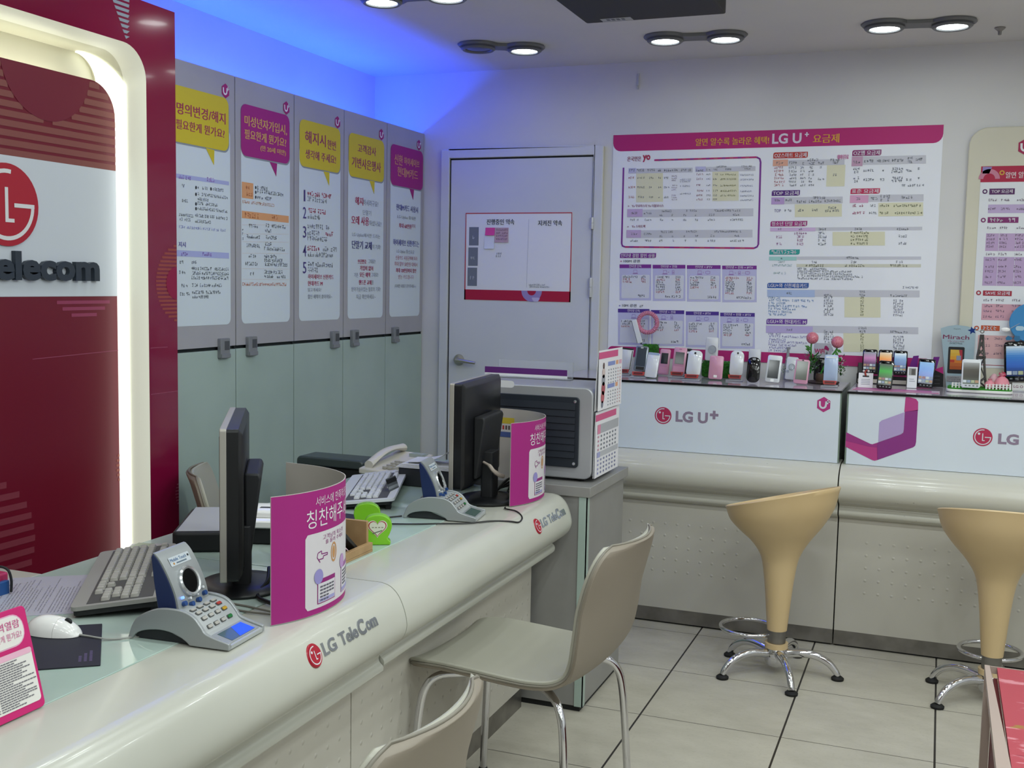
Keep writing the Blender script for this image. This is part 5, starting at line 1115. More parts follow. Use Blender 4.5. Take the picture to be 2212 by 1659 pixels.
# mouse, pad, papers, stand
PADM = mat('navy_mouse_pad', '#23232f', .7)
a = radians(131); C = Vector((-1.332, 1.479)); e1 = Vector((cos(a), sin(a))); e2 = Vector((-.80, -.60)).normalized()
t = thing('mouse_pad', 'dark navy mouse pad on the near glass desk top', 'mouse pad', (C.x+e2.x*.1, C.y+e2.y*.1, DT))
P4 = [C, C+e1*.24, C+e1*.24+e2*.2, C+e2*.2]; m = MB(); m.prism([tuple(p) for p in P4], DT+.0004, DT+.0035, PADM); m.build('pad', t, bevel=.001)
g = G((0, 0, DT+.0036), tuple(e1)+(0,), tuple(e2)+(0,)); g.n = Vector((0, 0, 1)); o = Vector((C.x, C.y, DT+.0036)); g.o = o
for k in range(2): g.scrib((.02, .018+k*.011, 'm'), (.075, .018+k*.011, 'm'), 1, '#5c4a70', 1) if False else None
for k in range(3):
    for j in range(9-k*2): g.uv(rrect(.022+j*.0065, .0265+j*.0065, .014+k*.009, .019+k*.009), '#51456a', 0)
g.build('pad_print', t, smooth=0)
t = MOUSE = thing('computer_mouse', 'white computer mouse on the dark mouse pad', 'mouse', (-1.527, 1.575, DT+.0036), radians(8))
def mouse_body(m, x0, x1, z0=0, col=None):
    secs = []
    for k in range(15):
        f = k/14; x = x0+(x1-x0)*f; u = (x+.056)/.112; u = min(max(u, .001), .999)
        wd = .031*math.sqrt(max(.0, 1-(2*u-1)**2))**.8*(1-.12*u); h = .034*math.sqrt(max(0, 1-(1.75*u-.7)**2 if u > .4 else 1-((u-.4)/.42)**2*1))
        h = max(h, .004); secs.append([(x, -wd*cos(pi*j/10), z0+h*sin(pi*j/10)+.001) for j in range(11)]+[(x, wd*.9, z0+.0005), (x, -wd*.9, z0+.0005)])
    m.loft(secs, col)
m = MB(); mouse_body(m, -.0555, .014, 0, WHITEG); m.build('shell', t, world=False, smooth=60)
m = MB(); mouse_body(m, .0148, .0552, 0, WHITEG); m.build('buttons', t, world=False, smooth=60)
m = MB(); m.lathe([(0, -.003), (.007, -.003), (.0085, 0), (.007, .003), (0, .003)], BLACKM, 16, fn=lambda p: (.03+p[0], p[2], .0245+p[1])); m.build('wheel', t, world=False)
(MB().tube(smooth_prof([(-1.473, 1.581, DT+.007), (-1.455, 1.584, DT+.006), (-1.43, 1.585, DT+.0055), (-1.41, 1.595, DT+.003), (-1.385, 1.62, DT+.0025), (-1.375, 1.65, DT+.0025)], 4), .0019, mat('pale_grey_cable', '#9b9c98', .4), 6).build('cord', MOUSE))
def paper_sheet(name, lab, cat, c, rz, wd, h, col, lines, seed, z=DT+.0003, group=None):
    t = thing(name, lab, cat, (c[0], c[1], z), rz, group); m = MB(); m.box(-wd/2, wd/2, -h/2, h/2, 0, .0005, mat('sheet_'+col[1:], col, .25)); m.build('paper', t, world=False, smooth=0)
    if lines:
        g = G((0, 0, .0006), (1, 0, 0), (0, 1, 0)); rn = random.Random(seed)
        for k in range(lines):
            y = h/2-.02-k*(h-.04)/lines
            if rn.random() < .12: continue
            x = -wd/2+.015+rn.choice((0, 0, .015))
            e = wd/2-.015-rn.random()*wd*.35
            while x < e:
                l_ = rn.uniform(.004, .013); g.uv(rrect(x, min(x+l_, e), y, y+.0022), '#7d7a86', 0); x += l_+rn.choice((.0015, .0025, .005))
        g.build('print', t, world=False, smooth=0)
    return t
paper_sheet('document_sheet', 'printed lilac white sheet on the desk left of the near keyboard', 'paper', (-1.752, 1.765), radians(125), .30, .21, '#b4b5c2', 26, 3, group='papers on the near desk')
paper_sheet('document_sheet', 'printed sheet at left edge, behind the pink stand', 'paper', (-1.70, 1.49), radians(123), .26, .21, '#aeb0bc', 24, 5, DT+.0002, group='papers on the near desk')
paper_sheet('document_sheet', 'printed sheet on the glass in front of the dark receipt printer', 'paper', (-1.80, 2.17), radians(118), .15, .11, '#b3b3b6', 14, 7, group='papers on the near desk')
t = paper_sheet('bank_note', 'green printed slip lying near the glowing sign frame', 'paper', (-1.845, 2.185), radians(100), .09, .045, '#8f9a80', 5, 9, DT+.001)
# pink leaning stand in the corner
PINKF = mat('pink_frame', '#c2206c', .4)
t = thing('leaning_stand', 'pink framed notice stand at the lower left corner of the picture', 'sign', (-1.30, 1.19, DT))
ang = math.atan2(.04, .155); upv = Vector((-sin(ang), 0, cos(ang))); o = Vector((-1.285, 1.305, DT+.0008)); u = Vector((0, 1, 0)); u = Vector((.145, .99, 0)).normalized() if False else u
T = Matrix(((0, upv.x, cos(ang), o.x), (1, upv.y, 0, o.y), (0, upv.z, sin(ang), o.z), (0, 0, 0, 1)))
m = MB(T); m.prism(rrect(-.235, 0, 0, .162, .008), -.004, 0, PINKF); m.build('board', t, bevel=.0008)
m = MB(); m.add([(-1.29, 1.12, DT+.0006), (-1.29, 1.27, DT+.0006), (-1.37, 1.26, DT+.0006), (-1.37, 1.13, DT+.0006), (-1.322, 1.15, DT+.12), (-1.322, 1.24, DT+.12)], [(0, 1, 2, 3), (2, 3, 4, 5), (0, 3, 4), (1, 2, 5)], PINKF); m.build('easel_leg', t)
g = G(T @ Vector((0, 0, .0004)), u, upv)
def gb(x0, x1, y0, y1, c, L, r): g.uv(rrect(x0, x1, y0, y1, r), c, L)
gb(-.10, -.010, .104, .154, '#d8a0bc', 0, .022); gb(-.098, -.012, .106, .152, '#dcd8d4', 1, .02); gb(-.115, -.006, .012, .097, '#dcd9d4', 1, .006); gb(-.225, -.121, .012, .097, '#dcd9d4', 1, .006); gb(-.115, -.006, .088, .097, '#dcaabf', 2, .004)
for s_, x0, x1, y, h_, c in (('내역열람', -.075, -.018, .132, .013, '#c04a86'), ('필요한게 뭔가요?', -.085, -.018, .116, .011, '#c86a98')):
    vs_, fs = text_mesh(s_, .02); g.add(g.P([(x0+x*(x1-x0), y+yy*h_) for x, yy in vs_], 3), fs, ink(c))
rn = random.Random(4)
for xa in (-.083, -.195):
    for k in range(20):
        y = .084-k*.0036; g.uv(circ(xa-.004, y+.0009, .0009, 8), '#44444a', 3); x = xa
        e = xa+.03+rn.random()*.04
        while x < e: l_ = rn.uniform(.003, .007); g.uv(rrect(x, x+l_, y, y+.0017), '#6a6870', 3); x += l_+.001
for k in range(4): gb(-.112, -.092, .03+k*.016, .033+k*.016, '#8a7a80', 3, 0)
g.build('print', t, smooth=0)
# pink and blue case with a black cord at the left edge
c = at_z((4, 1268), .76); t = thing('cord_case', 'pink and blue case with a looped black cord at left edge', 'case', (c.x-.02, c.y, .7415))
m = MB(); m.prism(rrect(c.x-.075, c.x-.008, c.y-.03, c.y+.03, .01), .742, .785, mat('pink_plastic', '#b5305e', .4)); m.build('case', t, bevel=.004)
m = MB(); m.prism(rrect(c.x-.006, c.x+.006, c.y-.012, c.y+.016, .003), .742, .772, mat('blue_clip', '#24508c', .4)); m.build('clip', t, bevel=.002)
m = MB(); m.tube(smooth_prof([(c.x-.03, c.y-.01, .786), (c.x-.012, c.y+.0, .802), (c.x+.008, c.y+.008, .797), (c.x+.014, c.y+.012, .775), (c.x+.013, c.y+.012, .748)], 5), .0028, BLACKM, 8); m.build('cord', t)

# receipt printer, white device, cables around the near monitor
t = thing('receipt_printer', 'low dark printer with paper on top, left of the near monitor', 'printer', (-1.735, 2.355, DT), radians(118))
m = MB(); m.prism(rrect(-.155, .155, -.085, .085, .02), .001, .05, BLACKM); m.build('case', t, world=False, bevel=.006)
m = MB(); m.box(-.14, .14, -.086, -.0852, .012, .036, DARKG); m.build('front', t, world=False)
m = MB(); m.box(-.14, .15, -.07, .075, .0505, .0515, mat('sheet_dull', '#a9a9ae', .4)); g = [m.box(-.12+.03*i, -.105+.03*i, -.06, -.056, .0527, .0529, DARKG) for i in range(8)]; m.build('paper', t, world=False)
t = thing('white_device', 'white rounded device with a slot, between the near monitor and sign', 'device', (-1.60, 2.42, DT), radians(110))
m = MB(); m.prism(rrect(-.075, .075, -.055, .055, .015), .002, .042, BLACKM); m.build('base', t, world=False, bevel=.004)
m = MB(); secs = [[(x, y, z) for x, y in rrect(-.085+i, .085-i, -.065+i, .065-i, .02)] for z, i in ((.043, .006), (.047, 0), (.06, 0), (.065, .006))]; m.loft(secs, WHITEG); m.build('tray', t, world=False)
m = MB(); m.prism([(-.055, .0655), (.05, .0655), (.05, .07), (.035, .086), (-.045, .086), (-.055, .078)], -.06, .055, WHITEG, 'y'); m.build('lid', t, world=False, bevel=.006)
m = MB(); m.box(-.03, -.015, -.045, .03, .0862, .0868, DARKG); m.build('slot', t, world=False)
rn = random.Random(11)
def cable(lab, pts, r, m_, grp='cables behind the desk signs'):
    o = MB().tube(smooth_prof(pts, 5), r, m_, 7).build('cable'); return tag(o, lab, 'cable', grp)
CB = mat('black_cable', '#0f1012', .4); CG2 = mat('grey_cable', '#6e6a62', .45)
z = DT
cable('thick black cable from the near monitor down to the desk edge', [(-1.375, 2.06, .775), (-1.345, 2.01, .762), (-1.335, 1.965, .752), (-1.315, 1.93, .7485), (-1.265, 1.905, .7485), (-1.235, 1.895, .7485), (-1.21, 1.9, .7485)], .0045, CB)
cable('black looped cable below the white device', [(-1.54, 2.38, .79), (-1.50, 2.33, .82), (-1.45, 2.28, .81), (-1.42, 2.22, .78), (-1.42, 2.16, .755), (-1.40, 2.12, .7475), (-1.36, 2.11, .7475), (-1.335, 2.14, .7475)], .003, CB)
cable('upper black cable sagging behind the near sign', [(-1.52, 2.33, .812), (-1.47, 2.28, .80), (-1.42, 2.22, .778), (-1.36, 2.15, .765), (-1.30, 2.09, .752), (-1.28, 2.05, .7465)], .0032, CB)
cable('grey cable crossing flat behind the near sign', [(-1.49, 1.99, .746), (-1.42, 1.93, .7455), (-1.36, 1.885, .7455), (-1.30, 1.875, .7455), (-1.24, 1.865, .7455)], .0022, CG2)
cable('second grey cable on the desk behind the near sign', [(-1.53, 2.02, .7455), (-1.45, 1.95, .7455), (-1.37, 1.868, .7455), (-1.30, 1.845, .7455), (-1.23, 1.85, .7455)], .0022, CG2)
t = thing('power_adapter', 'black power adapter among the cables beside the near monitor', 'adapter', (-1.40, 2.222, DT), radians(115))
m = MB(); m.prism(rrect(-.075, .075, -.04, .04, .01), .001, .035, BLACKM); m.build('case', t, world=False, bevel=.004)
m = MB(); m.tube([(.07, 0, .018), (.095, .0, .018), (.11, .01, .01)], [.006, .004, .003], CB, 8); m.build('lead', t, world=False)
t = thing('receipt_pile', 'small pile of white receipts under the near monitor', 'paper', (-1.46, 1.965, DT), radians(120))
for i in range(4): m = MB(R3('Z', .2*i-.3)); m.box(-.045, .04, -.03, .03, .001+.002*i, .0022+.002*i, PAPER); m.build('receipt', t, world=False)
# wooden tray with a black booklet and pink cards, tape dispensers
WOOD = speckled('pale_wood', '#a98a62', '#9a7b55', 20, .5)
x0, x1, y0, y1 = -1.425, -1.300, 2.226, 2.405
t = thing('wooden_tray', 'small wooden desk tray with one tall end, on the glass top edge', 'tray', ((x0+x1)/2, (y0+y1)/2, DT))
m = MB(); m.box(x0, x1, y0, y1, DT+.0005, DT+.006, WOOD); m.build('tray_floor', t); 
for xa, xb in ((x1-.012, x1), (x0, x0+.01)): m = MB(); m.box(xa, xb, y0, y1, DT+.006, DT+.024, WOOD); m.build('long_side', t, bevel=.001)
m = MB(); m.box(x0+.0, x1-.012, y1-.01, y1, DT+.006, DT+.078, WOOD); m.build('tall_end', t, bevel=.001)
m = MB(); m.box(x0+.0, x1-.012, y0, y0+.01, DT+.006, DT+.062, WOOD); m.build('low_end', t, bevel=.001)
m = MB(); m.lathe([(0, 0), (.004, 0), (.004, .001), (0, .0012)], mat('dark_peg', '#3a2a1c', .5), 10, fn=lambda p: (x1-.04+p[0], y0-.0002-p[2], DT+.012+p[1])); m.build('peg', t)
def leaner(name, lab, cat, col, ya, yb, h, xw, th, pr):
    t = thing(name, lab, cat, (x0+.05, ya, DT+.0065)); d = Vector((0, yb-ya, 0)); L = math.hypot(yb-ya, h); n = Vector((0, h, -(yb-ya)))/L; k = Vector((0, yb-ya, h))/L
    T = Matrix(((1, 0, 0, x0+.012), (0, k.y, n.y, ya), (0, k.z, n.z, DT+.0068), (0, 0, 0, 1)))
    m = MB(T); m.box(0, xw, 0, L, -th, 0, mat(name+'_'+col[1:], col, .4)); m.build('cover', t, bevel=.0008)
    g = G((x0+.012+xw+.0003, 0, 0), (0, 1, 0), (0, 0, 1))
    m = MB(T)
    for a_, b_, s0, s1, c in pr: m.box(xw*a_, xw*b_, L*s0, L*s1, -th-.0006, -th-.0001, mat('inkb_'+c[1:], c, .5))
    m.build('print', t)
# black booklet leaning towards the low end, pink card behind it
leaner('black_booklet', 'black booklet leaning in the wooden tray', 'booklet', '#17181b', 2.375, 2.262, .088, .098, .009, ((.62, .7, .1, .5, '#9a9a98'), (.5, .56, .15, .35, '#8a4a40'), (.2, .5, .78, .83, '#77787a')))
leaner('pink_card', 'pink and white cards leaning beside the black booklet', 'card', '#d0b9c6', 2.33, 2.243, .064, .1, .003, ((.1, .9, .3, .34, '#b090a8'), (.1, .8, .2, .23, '#a8a0b0'), (.1, .9, .5, .53, '#c0a0b4')))
LIME = mat('lime_plastic', '#8fd63a', .2, trans=.3, ior=1.3); LIME2 = mat('lime_plastic_pale', '#9ade3c', .15, trans=.5, ior=1.3)
def tape(px, lab, lz, front):
    p = at_z(px, DT); t = thing('tape_dispenser', lab, 'tape dispenser', (p.x, p.y, DT), radians(28), 'green tape dispensers')
    o = smooth_prof([(-.03, .0), (-.032, .008), (-.025, .017), (-.031, .032), (-.035, .052), (-.027, .07), (-.008, .0775), (.014, .077), (.031, .067), (.037, .05), (.032, .03), (.026, .017), (.034, .008), (.032, 0)], 3)
    m = MB(); m.prism([(x, z+.0005) for x, z in o], 0, .03, LIME if front else LIME2, 'y'); m.build('case', t, world=False, bevel=.003)
    m = MB(); m.lathe([(.012, 0), (.02, 0), (.02, .012), (.012, .012)], mat('tape_roll', '#c9d8a0', .3), 20, fn=lambda q: (.001+q[0], .031+q[2], .048+q[1])); m.build('tape_roll', t, world=False)
    if front:
        g = G((0, -.0005, 0), (1, 0, 0), (0, 0, 1)); hrt = []
        for k in range(40):
            a = 2*pi*k/40; hrt.append((16*sin(a)**3/17, (13*cos(a)-5*cos(2*a)-2*cos(3*a)-cos(4*a))/17))
        for s_, c, L in ((.027, '#d8d4cc', 0), (.0245, '#a02028', 1), (.022, '#d2d6c4', 2)): g.uv([(x*s_, .046+y*s_) for x, y in hrt][::-1], c, L)
        for k in range(4): g.uv(rrect(-.014+.008*k, -.009+.008*k, .046, .048), '#7a7a60', 3)
        g.uv([(-.012, .03), (.012, .038), (.012, .0405), (-.012, .0325)], '#5a6a58', 3); g.build('heart_sticker', t, world=False, smooth=0)
    return t
tape((815, 1178), 'lime green tape dispenser with a heart sticker beside the wooden tray', 0, True)
tape((792, 1150), 'lime green tape dispenser behind the one with the heart sticker', 0, False)
t = thing('computer_mouse', 'white mouse partly hidden behind the near magenta sign', 'mouse', (-1.60, 2.66, DT+.0036), radians(20))
m = MB(); mouse_body(m, -.0555, .0555, 0, WHITEG); m.build('shell', t, world=False, smooth=60)
c = (-1.59, 2.68); t = thing('mouse_pad', 'small dark mouse pad behind the wooden tray', 'mouse pad', (c[0], c[1], DT)); m = MB(); m.prism(rrect(c[0]-.09, c[0]+.09, c[1]-.08, c[1]+.08, .01), DT+.0004, DT+.0035, PADM); m.build('pad', t)
# desk phone, notebook, green box, stone-like eraser and the dark printer with papers
PHW = mat('telephone_cream', '#d0cbc0', .35)
t = thing('desk_telephone', 'cream desk telephone at the far back corner of the desk', 'telephone', (-1.775, 3.46, DT), radians(78))
m = MB(); m.prism([(-.11, .001), (.10, .001), (.10, .062), (.05, .05), (-.11, .022)], -.085, .085, PHW, 'y'); m.build('body', t, world=False, bevel=.005)
m = MB(); m.tube(smooth_prof([(-.085, .05, .05), (-.05, .05, .074), (0, .05, .086), (.05, .05, .092), (.095, .05, .095)], 4), [.02]+[.016]*15+[.02], PHW, 12) if False else None
secs = []
for k in range(15):
    f = k/14; x = -.095+.19*f; th = .008+.007*(abs(2*f-1)**3); z = .034+.04*f+.020*math.sin(pi*f); secs.append([(x, .05+.02*cos(2*pi*j/12), z+th*sin(2*pi*j/12)) for j in range(12)])
m.loft(secs, PHW); m.build('handset', t, world=False)
for r in range(4):
    for c in range(3):
        x, y = -.085+r*.022, -.06+c*.022; m = MB(); z = .0265+(x+.11)*.17; m.prism(rrect(x-.007, x+.007, y-.008, y+.008, .002), z-.004, z+.004, mat('phone_key', '#b3afa6', .4)); m.build('key', t, world=False)
m = MB(); m.box(.055, .09, -.07, -.01, .052, .0628, mat('phone_display', '#a9b4b0', .2)); m.build('display', t, world=False)
c = at_z((838, 1030), .765); t = thing('notebook', 'white notebook lying on the green box behind the far keyboard', 'notebook', (c.x, c.y, DT+.0235), radians(60))
m = MB(); m.box(-.06, .06, -.045, .045, 0, .009, PAPER); m.build('pages', t, world=False); m = MB(); m.box(-.061, .061, -.046, .046, .0092, .0105, mat('notebook_cover', '#cfd0dc', .3)); m.box(-.061, .061, -.046, .046, -.001, -.0001, mat('notebook_back', '#b08a9c', .4)); m.build('cover', t, world=False)
c2 = at_z((826, 1046), DT+.012); t = thing('green_box', 'small bright green box under the white notebook', 'box', (c2.x-.01, c2.y+.01, DT), radians(60)); m = MB(); m.box(-.045, .045, -.035, .035, .001, .022, mat('green_plastic', '#2f9a1c', .35)); m.build('box', t, world=False, bevel=.002); m = MB(); m.box(-.01, .01, -.0365, -.0352, .006, .014, BLACKM); m.build('slot', t, world=False)
c = at_z((793, 1037), DT); t = thing('eraser', 'small grey brown stone shaped object on the far glass top', 'ornament', (c.x, c.y, DT)); m = MB(); m.ball((c.x, c.y, DT+.009), .016, mat('taupe', '#7d7268', .6), 10, (1, .8, .55)); m.build('stone', t); m = MB(); m.ball((c.x-.004, c.y, DT+.018), .006, mat('taupe_pale', '#a89e94', .6), 8); m.build('knob', t)
t = thing('document_printer', 'dark low printer with sheets on top, behind the far monitor', 'printer', (-1.60, 3.30, DT), radians(100)) if False else None
t = thing('paper_tray', 'dark tray with white papers on top, left of the far monitor', 'tray', (-1.545, 3.30, DT))
m = MB(); m.prism(rrect(-1.66, -1.43, 3.24, 3.36, .01), DT+.001, DT+.062, mat('charcoal_plastic', '#2d3036', .5)); m.build('case', t, bevel=.004)
m = MB()
for i in range(4): m.box(-1.665+.004*i, -1.435+.002*i, 3.235+.004*i, 3.355, DT+.0622+.003*i, DT+.0640+.003*i, PAPER)
m.build('papers', t)
secs = [[(-1.58+.0*k, 3.2+.0*k, 0)] for k in range(1)]
m = MB(); q = [(x, z) for x, z in smooth_prof([(-1.64, DT+.0775), (-1.58, DT+.082), (-1.52, DT+.10), (-1.47, DT+.135), (-1.445, DT+.165)], 4)]
m.loft([[(x, 3.26, z), (x, 3.35, z+.004), (x, 3.35, z+.0048), (x, 3.26, z+.0008)] for x, z in q], PAPER); m.build('raised_sheet', t)
# far cables
cable('thin black cord looping over the far desk edge', [(-1.42, 2.80, .7465), (-1.46, 2.74, .7465), (-1.43, 2.69, .7465), (-1.36, 2.71, .7465), (-1.28, 2.765, .7448), (-1.215, 2.80, .7448), (-1.165, 2.86, .7445), (-1.128, 2.905, .7385), (-1.115, 2.95, .7285), (-1.122, 2.995, .7335), (-1.15, 3.02, .744), (-1.19, 3.035, .745), (-1.2, 3.055, .745)], .0023, CB, 'cables on the far desk')
for k, lab in enumerate(('black cable heap strand nearest the far magenta sign', 'middle black cable behind the far monitor foot', 'black cable arching beside the far monitor column')):
    cable(lab, [(-1.33+.01*k, 3.3-.03*k, .7478), (-1.28, 3.34-.02*k, .765+.012*k), (-1.235, 3.30, .775-.008*k), (-1.225, 3.24-.02*k, .768), (-1.245+.01*k, 3.2-.03*k, .7775)], .0042, CB, 'cables on the far desk')
t = tag(MB().tube(smooth_prof([(-1.292, 3.10, .87), (-1.268, 3.09, .862), (-1.255, 3.09, .848), (-1.245, 3.105, .835), (-1.238, 3.13, .825)], 4), [.004]*4+[.006]*6+[.007]*7, mat('pale_plug', '#a89c92', .4), 8).build('cable'), 'pale plug and lead at the back of the far monitor', 'cable', 'cables on the far desk')
# dark machine standing behind the desks, only its top edge in view
CPY = mat('copier_dark', '#15171a', .45); CPYR = mat('copier_rim', '#3a4444', .35)
ya = 3.42; q0, q1 = on((642, 984), 1, ya), on((836, 1000), 1, ya); zt = (q0.z+q1.z)/2; q1.x = min(q1.x, -1.895)
t = thing('office_machine', 'black office machine standing low behind the far desk, only its top seen', 'machine', ((q0.x+q1.x)/2, ya+.05, 0))
m = MB(); m.prism(rrect(q0.x+.012, q1.x, .004, zt-.034, .02), ya+.004, ya+.1, CPY, 'y'); m.build('body', t, bevel=.004)
m = MB(); m.prism(rrect(q0.x, q1.x+.008, zt-.033, zt, .02, corners='0011'), ya-.006, ya+.11, CPYR, 'y'); m.build('lid', t, bevel=.006)
for zz in (.085, .125): m = MB(); c = on((742, 1015), 1, ya); m.box(c.x-.015, c.x+.04, ya+.0028, ya+.0038, zt-zz, zt-zz+.008, mat('label_dusty_pink', '#9a6a74', .5)); m.build('label_strip', t)
# ------------------------------------------------------------------ visitor chairs
SHELLM = mat('chair_shell_taupe', '#857c6f', .5); CUSH = mat('chair_leatherette', '#a5a396', .38); SEAM = mat('chair_seam', '#7d786d', .5)
def make_chair(lab, loc, rz):
    t = thing('visitor_chair', lab, 'chair', loc, rz, 'cream leatherette chairs')
    prof = smooth_prof([(-.225, .428), (-.208, .443), (-.15, .45), (-.06, .449), (.04, .445), (.12, .444), (.18, .452), (.222, .476), (.246, .515), (.264, .57), (.282, .64), (.30, .71), (.32, .775), (.334, .805)], 4)
    N = len(prof); L = [0]
    for a, b in zip(prof, prof[1:]): L.append(L[-1]+math.hypot(b[0]-a[0], b[1]-a[1]))
    def row(i, off, sc, n=14):
        (x, z), f = prof[i], L[i]/L[-1]
        a, b = prof[max(i-1, 0)], prof[min(i+1, N-1)]; d = math.hypot(b[0]-a[0], b[1]-a[1]); nx, nz = (b[1]-a[1])/d, -(b[0]-a[0])/d   # outward (under the seat, behind the back)
        wd = .208
        e0, e1 = L[i], L[-1]-L[i]; r0, r1 = .07, .10
        if e0 < r0: wd -= .05*(1-math.sqrt(max(0, 1-(1-e0/r0)**2)))
        if e1 < r1: wd -= .075*(1-math.sqrt(max(0, 1-(1-e1/r1)**2)))
        waist = math.exp(-((f-.56)/.09)**2)*.012; wd = (wd-waist)*sc
        out = []; wrap = max(0, min(1, (f-.5)/.3))
        for k in range(n+1):
            s = -1+2*k/n; y = wd*s
            bend = -.034*wrap*s*s; dish = .010*(1-wrap)*abs(s)**3
            out.append(Vector((x+nx*off+bend, y, z+nz*off+dish-.004*(1-wrap)*(1-s*s))))
        return out
    def shell(m, o0, o1, sc, i0, i1, mt):
        top = [row(i, o0, sc) for i in range(i0, i1)]; bot = [row(i, o1, sc) for i in range(i0, i1)]
        secs = [a+b[::-1] for a, b in zip(top, bot)]; m.loft(secs, mt)
    m = MB(); shell(m, -.001, .0085, 1, 0, N, SHELLM); m.build('shell', t, world=False, smooth=50, bevel=.002)
    m = MB(); shell(m, -.014, -.0015, .985, 1, N-1, CUSH); m.build('cushion', t, world=False, smooth=50, bevel=.004)
    m = MB(); edge = [row(i, -.0012, .996) for i in range(0, N)]; ring = [r[0] for r in edge]+edge[-1][1:-1]+[r[-1] for r in edge[::-1]]+edge[0][1:-1][::-1]
    m.tube(ring, .0032, SEAM, 6, closed=True); m.build('seam', t, world=False, smooth=60)
    for sx, sy, ex, ey in ((-.10, .13, -.19, .19), (-.10, -.13, -.19, -.19), (.12, .12, .215, .20), (.12, -.12, .215, -.20)):
        m = MB(); pts = [(sx*.3, sy*.6, .424), (sx, sy, .424), (sx+(ex-sx)*.55, sy+(ey-sy)*.55, .42), (sx+(ex-sx)*.85, sy+(ey-sy)*.85, .392), (ex, ey, .33), (ex+.012*(1 if ex > 0 else -1), ey+.01*(1 if ey > 0 else -1), .16), (ex+.02*(1 if ex > 0 else -1), ey+.018*(1 if ey > 0 else -1), .012)]
        m.tube(smooth_prof(pts, 5), .0105, CHROME, 12); l = m.build('leg', t, world=False)
        m = MB(); m.lathe([(0, .0005), (.013, .0005), (.014, .012), (.0115, .018)], BLACKM, 14, pts[-1][:2]); m.build('foot', l, world=False)
    m = MB(); m.prism(rrect(-.12, .13, -.12, .12, .02), .4135, .436, BLACKM); m.build('seat_plate', t, world=False)
    return t
CH = make_chair('cream leatherette chair with chrome legs pulled up to the far desk', (-.985, 2.632, 0), radians(-5))
dup(CH, (-.953, 1.405, 0), radians(-1), 'cream chair back cut by the bottom edge of the picture')
dup(CH, (-1.945, 3.06, 0), radians(213), 'cream staff chair behind the desk, beside the red sign wall')

# ------------------------------------------------------------------ bar stools
STOOLM = speckled('stool_beige_plastic', '#cdb48a', '#c7ad82', 3, .35)
RUB = mat('rubber_black', '#121212', .7)
def make_stool(lab, loc, rz, tilt, face, group='beige bar stools'):
    t = thing('bar_stool', lab, 'stool', loc, rz, group)
    pr = smooth_prof([(.036, .165), (.041, .22), (.05, .32), (.062, .41), (.076, .455), (.105, .50), (.15, .55), (.185, .60), (.2, .65)], 4)
    ca, sa = cos(face), sin(face)
    def slant(p):
        x, y, z = p; k = max(0, (z-.44)/.21); s = (x*ca+y*sa)
        return (x, y, z+k*s*tilt) if k else p
    inner = [(.192, .652), (.17, .622), (.135, .598), (.08, .585), (.03, .58), (0, .579)]
    m = MB(); m.lathe([(0, .165)]+pr+[(.204, .662), (.200, .666)]+inner, STOOLM, 48, fn=slant); m.build('seat', t, world=False, smooth=60)
    m = MB(); m.lathe([(0, .118), (.033, .118), (.033, .164), (0, .1645)], STEEL, 24); m.build('gas_column', t, world=False)
    m = MB(); m.lathe([(0, .098), (.042, .098), (.043, .117), (0, .1175)], STOOLM, 24); m.build('collar', t, world=False)
    m = MB(); m.lathe([(0, .03), (.028, .03), (.040, .045), (.044, .085), (.038, .0975), (0, .0978)], CHROME, 28); m.build('hub', t, world=False)
    for k in range(5):
        a = radians(4.3+72*k)-rz; m = MB(); pts = [(.03, .078), (.09, .086), (.14, .082), (.185, .062), (.212, .034), (.222, .016)]; q = smooth_prof([(r*cos(a), r*sin(a), z) for r, z in pts], 5)
        m.tube(q, [.017-.006*i/(len(q)-1) for i in range(len(q))], CHROME, 12); l = m.build('leg', t, world=False)
        m = MB(); m.lathe([(0, .0005), (.022, .0005), (.023, .008), (.016, .014), (0, .016)], RUB, 18, (.222*cos(a), .222*sin(a))); m.build('foot', l, world=False)
    m = MB(); a0 = face+pi-rz*0; ring = []
    R_ = .105
    for k in range(26):
        b = radians(20)+(2*pi-radians(40))*k/25; c = (cos(a0)*.125, sin(a0)*.125)
        ring.append((c[0]+R_*cos(a0+pi+b), c[1]+R_*sin(a0+pi+b), .142+.012*cos(b)*0))
    ring = [(cos(a0+pi)*0+.02*cos(a0+.9), .02*sin(a0+.9), .138)]+ring[::1]+[(.02*cos(a0-.9), .02*sin(a0-.9), .138)]
    m.tube(smooth_prof(ring, 2), .0075, CHROME, 10); m.build('foot_ring', t, world=False)
    return t
make_stool('beige bar stool with tilted seat rim in front of the left counter', (-.507, 4.063, 0), 0, .27, radians(-27))
make_stool('beige bar stool in front of the right counter, cut by the right edge', (.225, 4.085, 0), 0, .21, radians(-90))

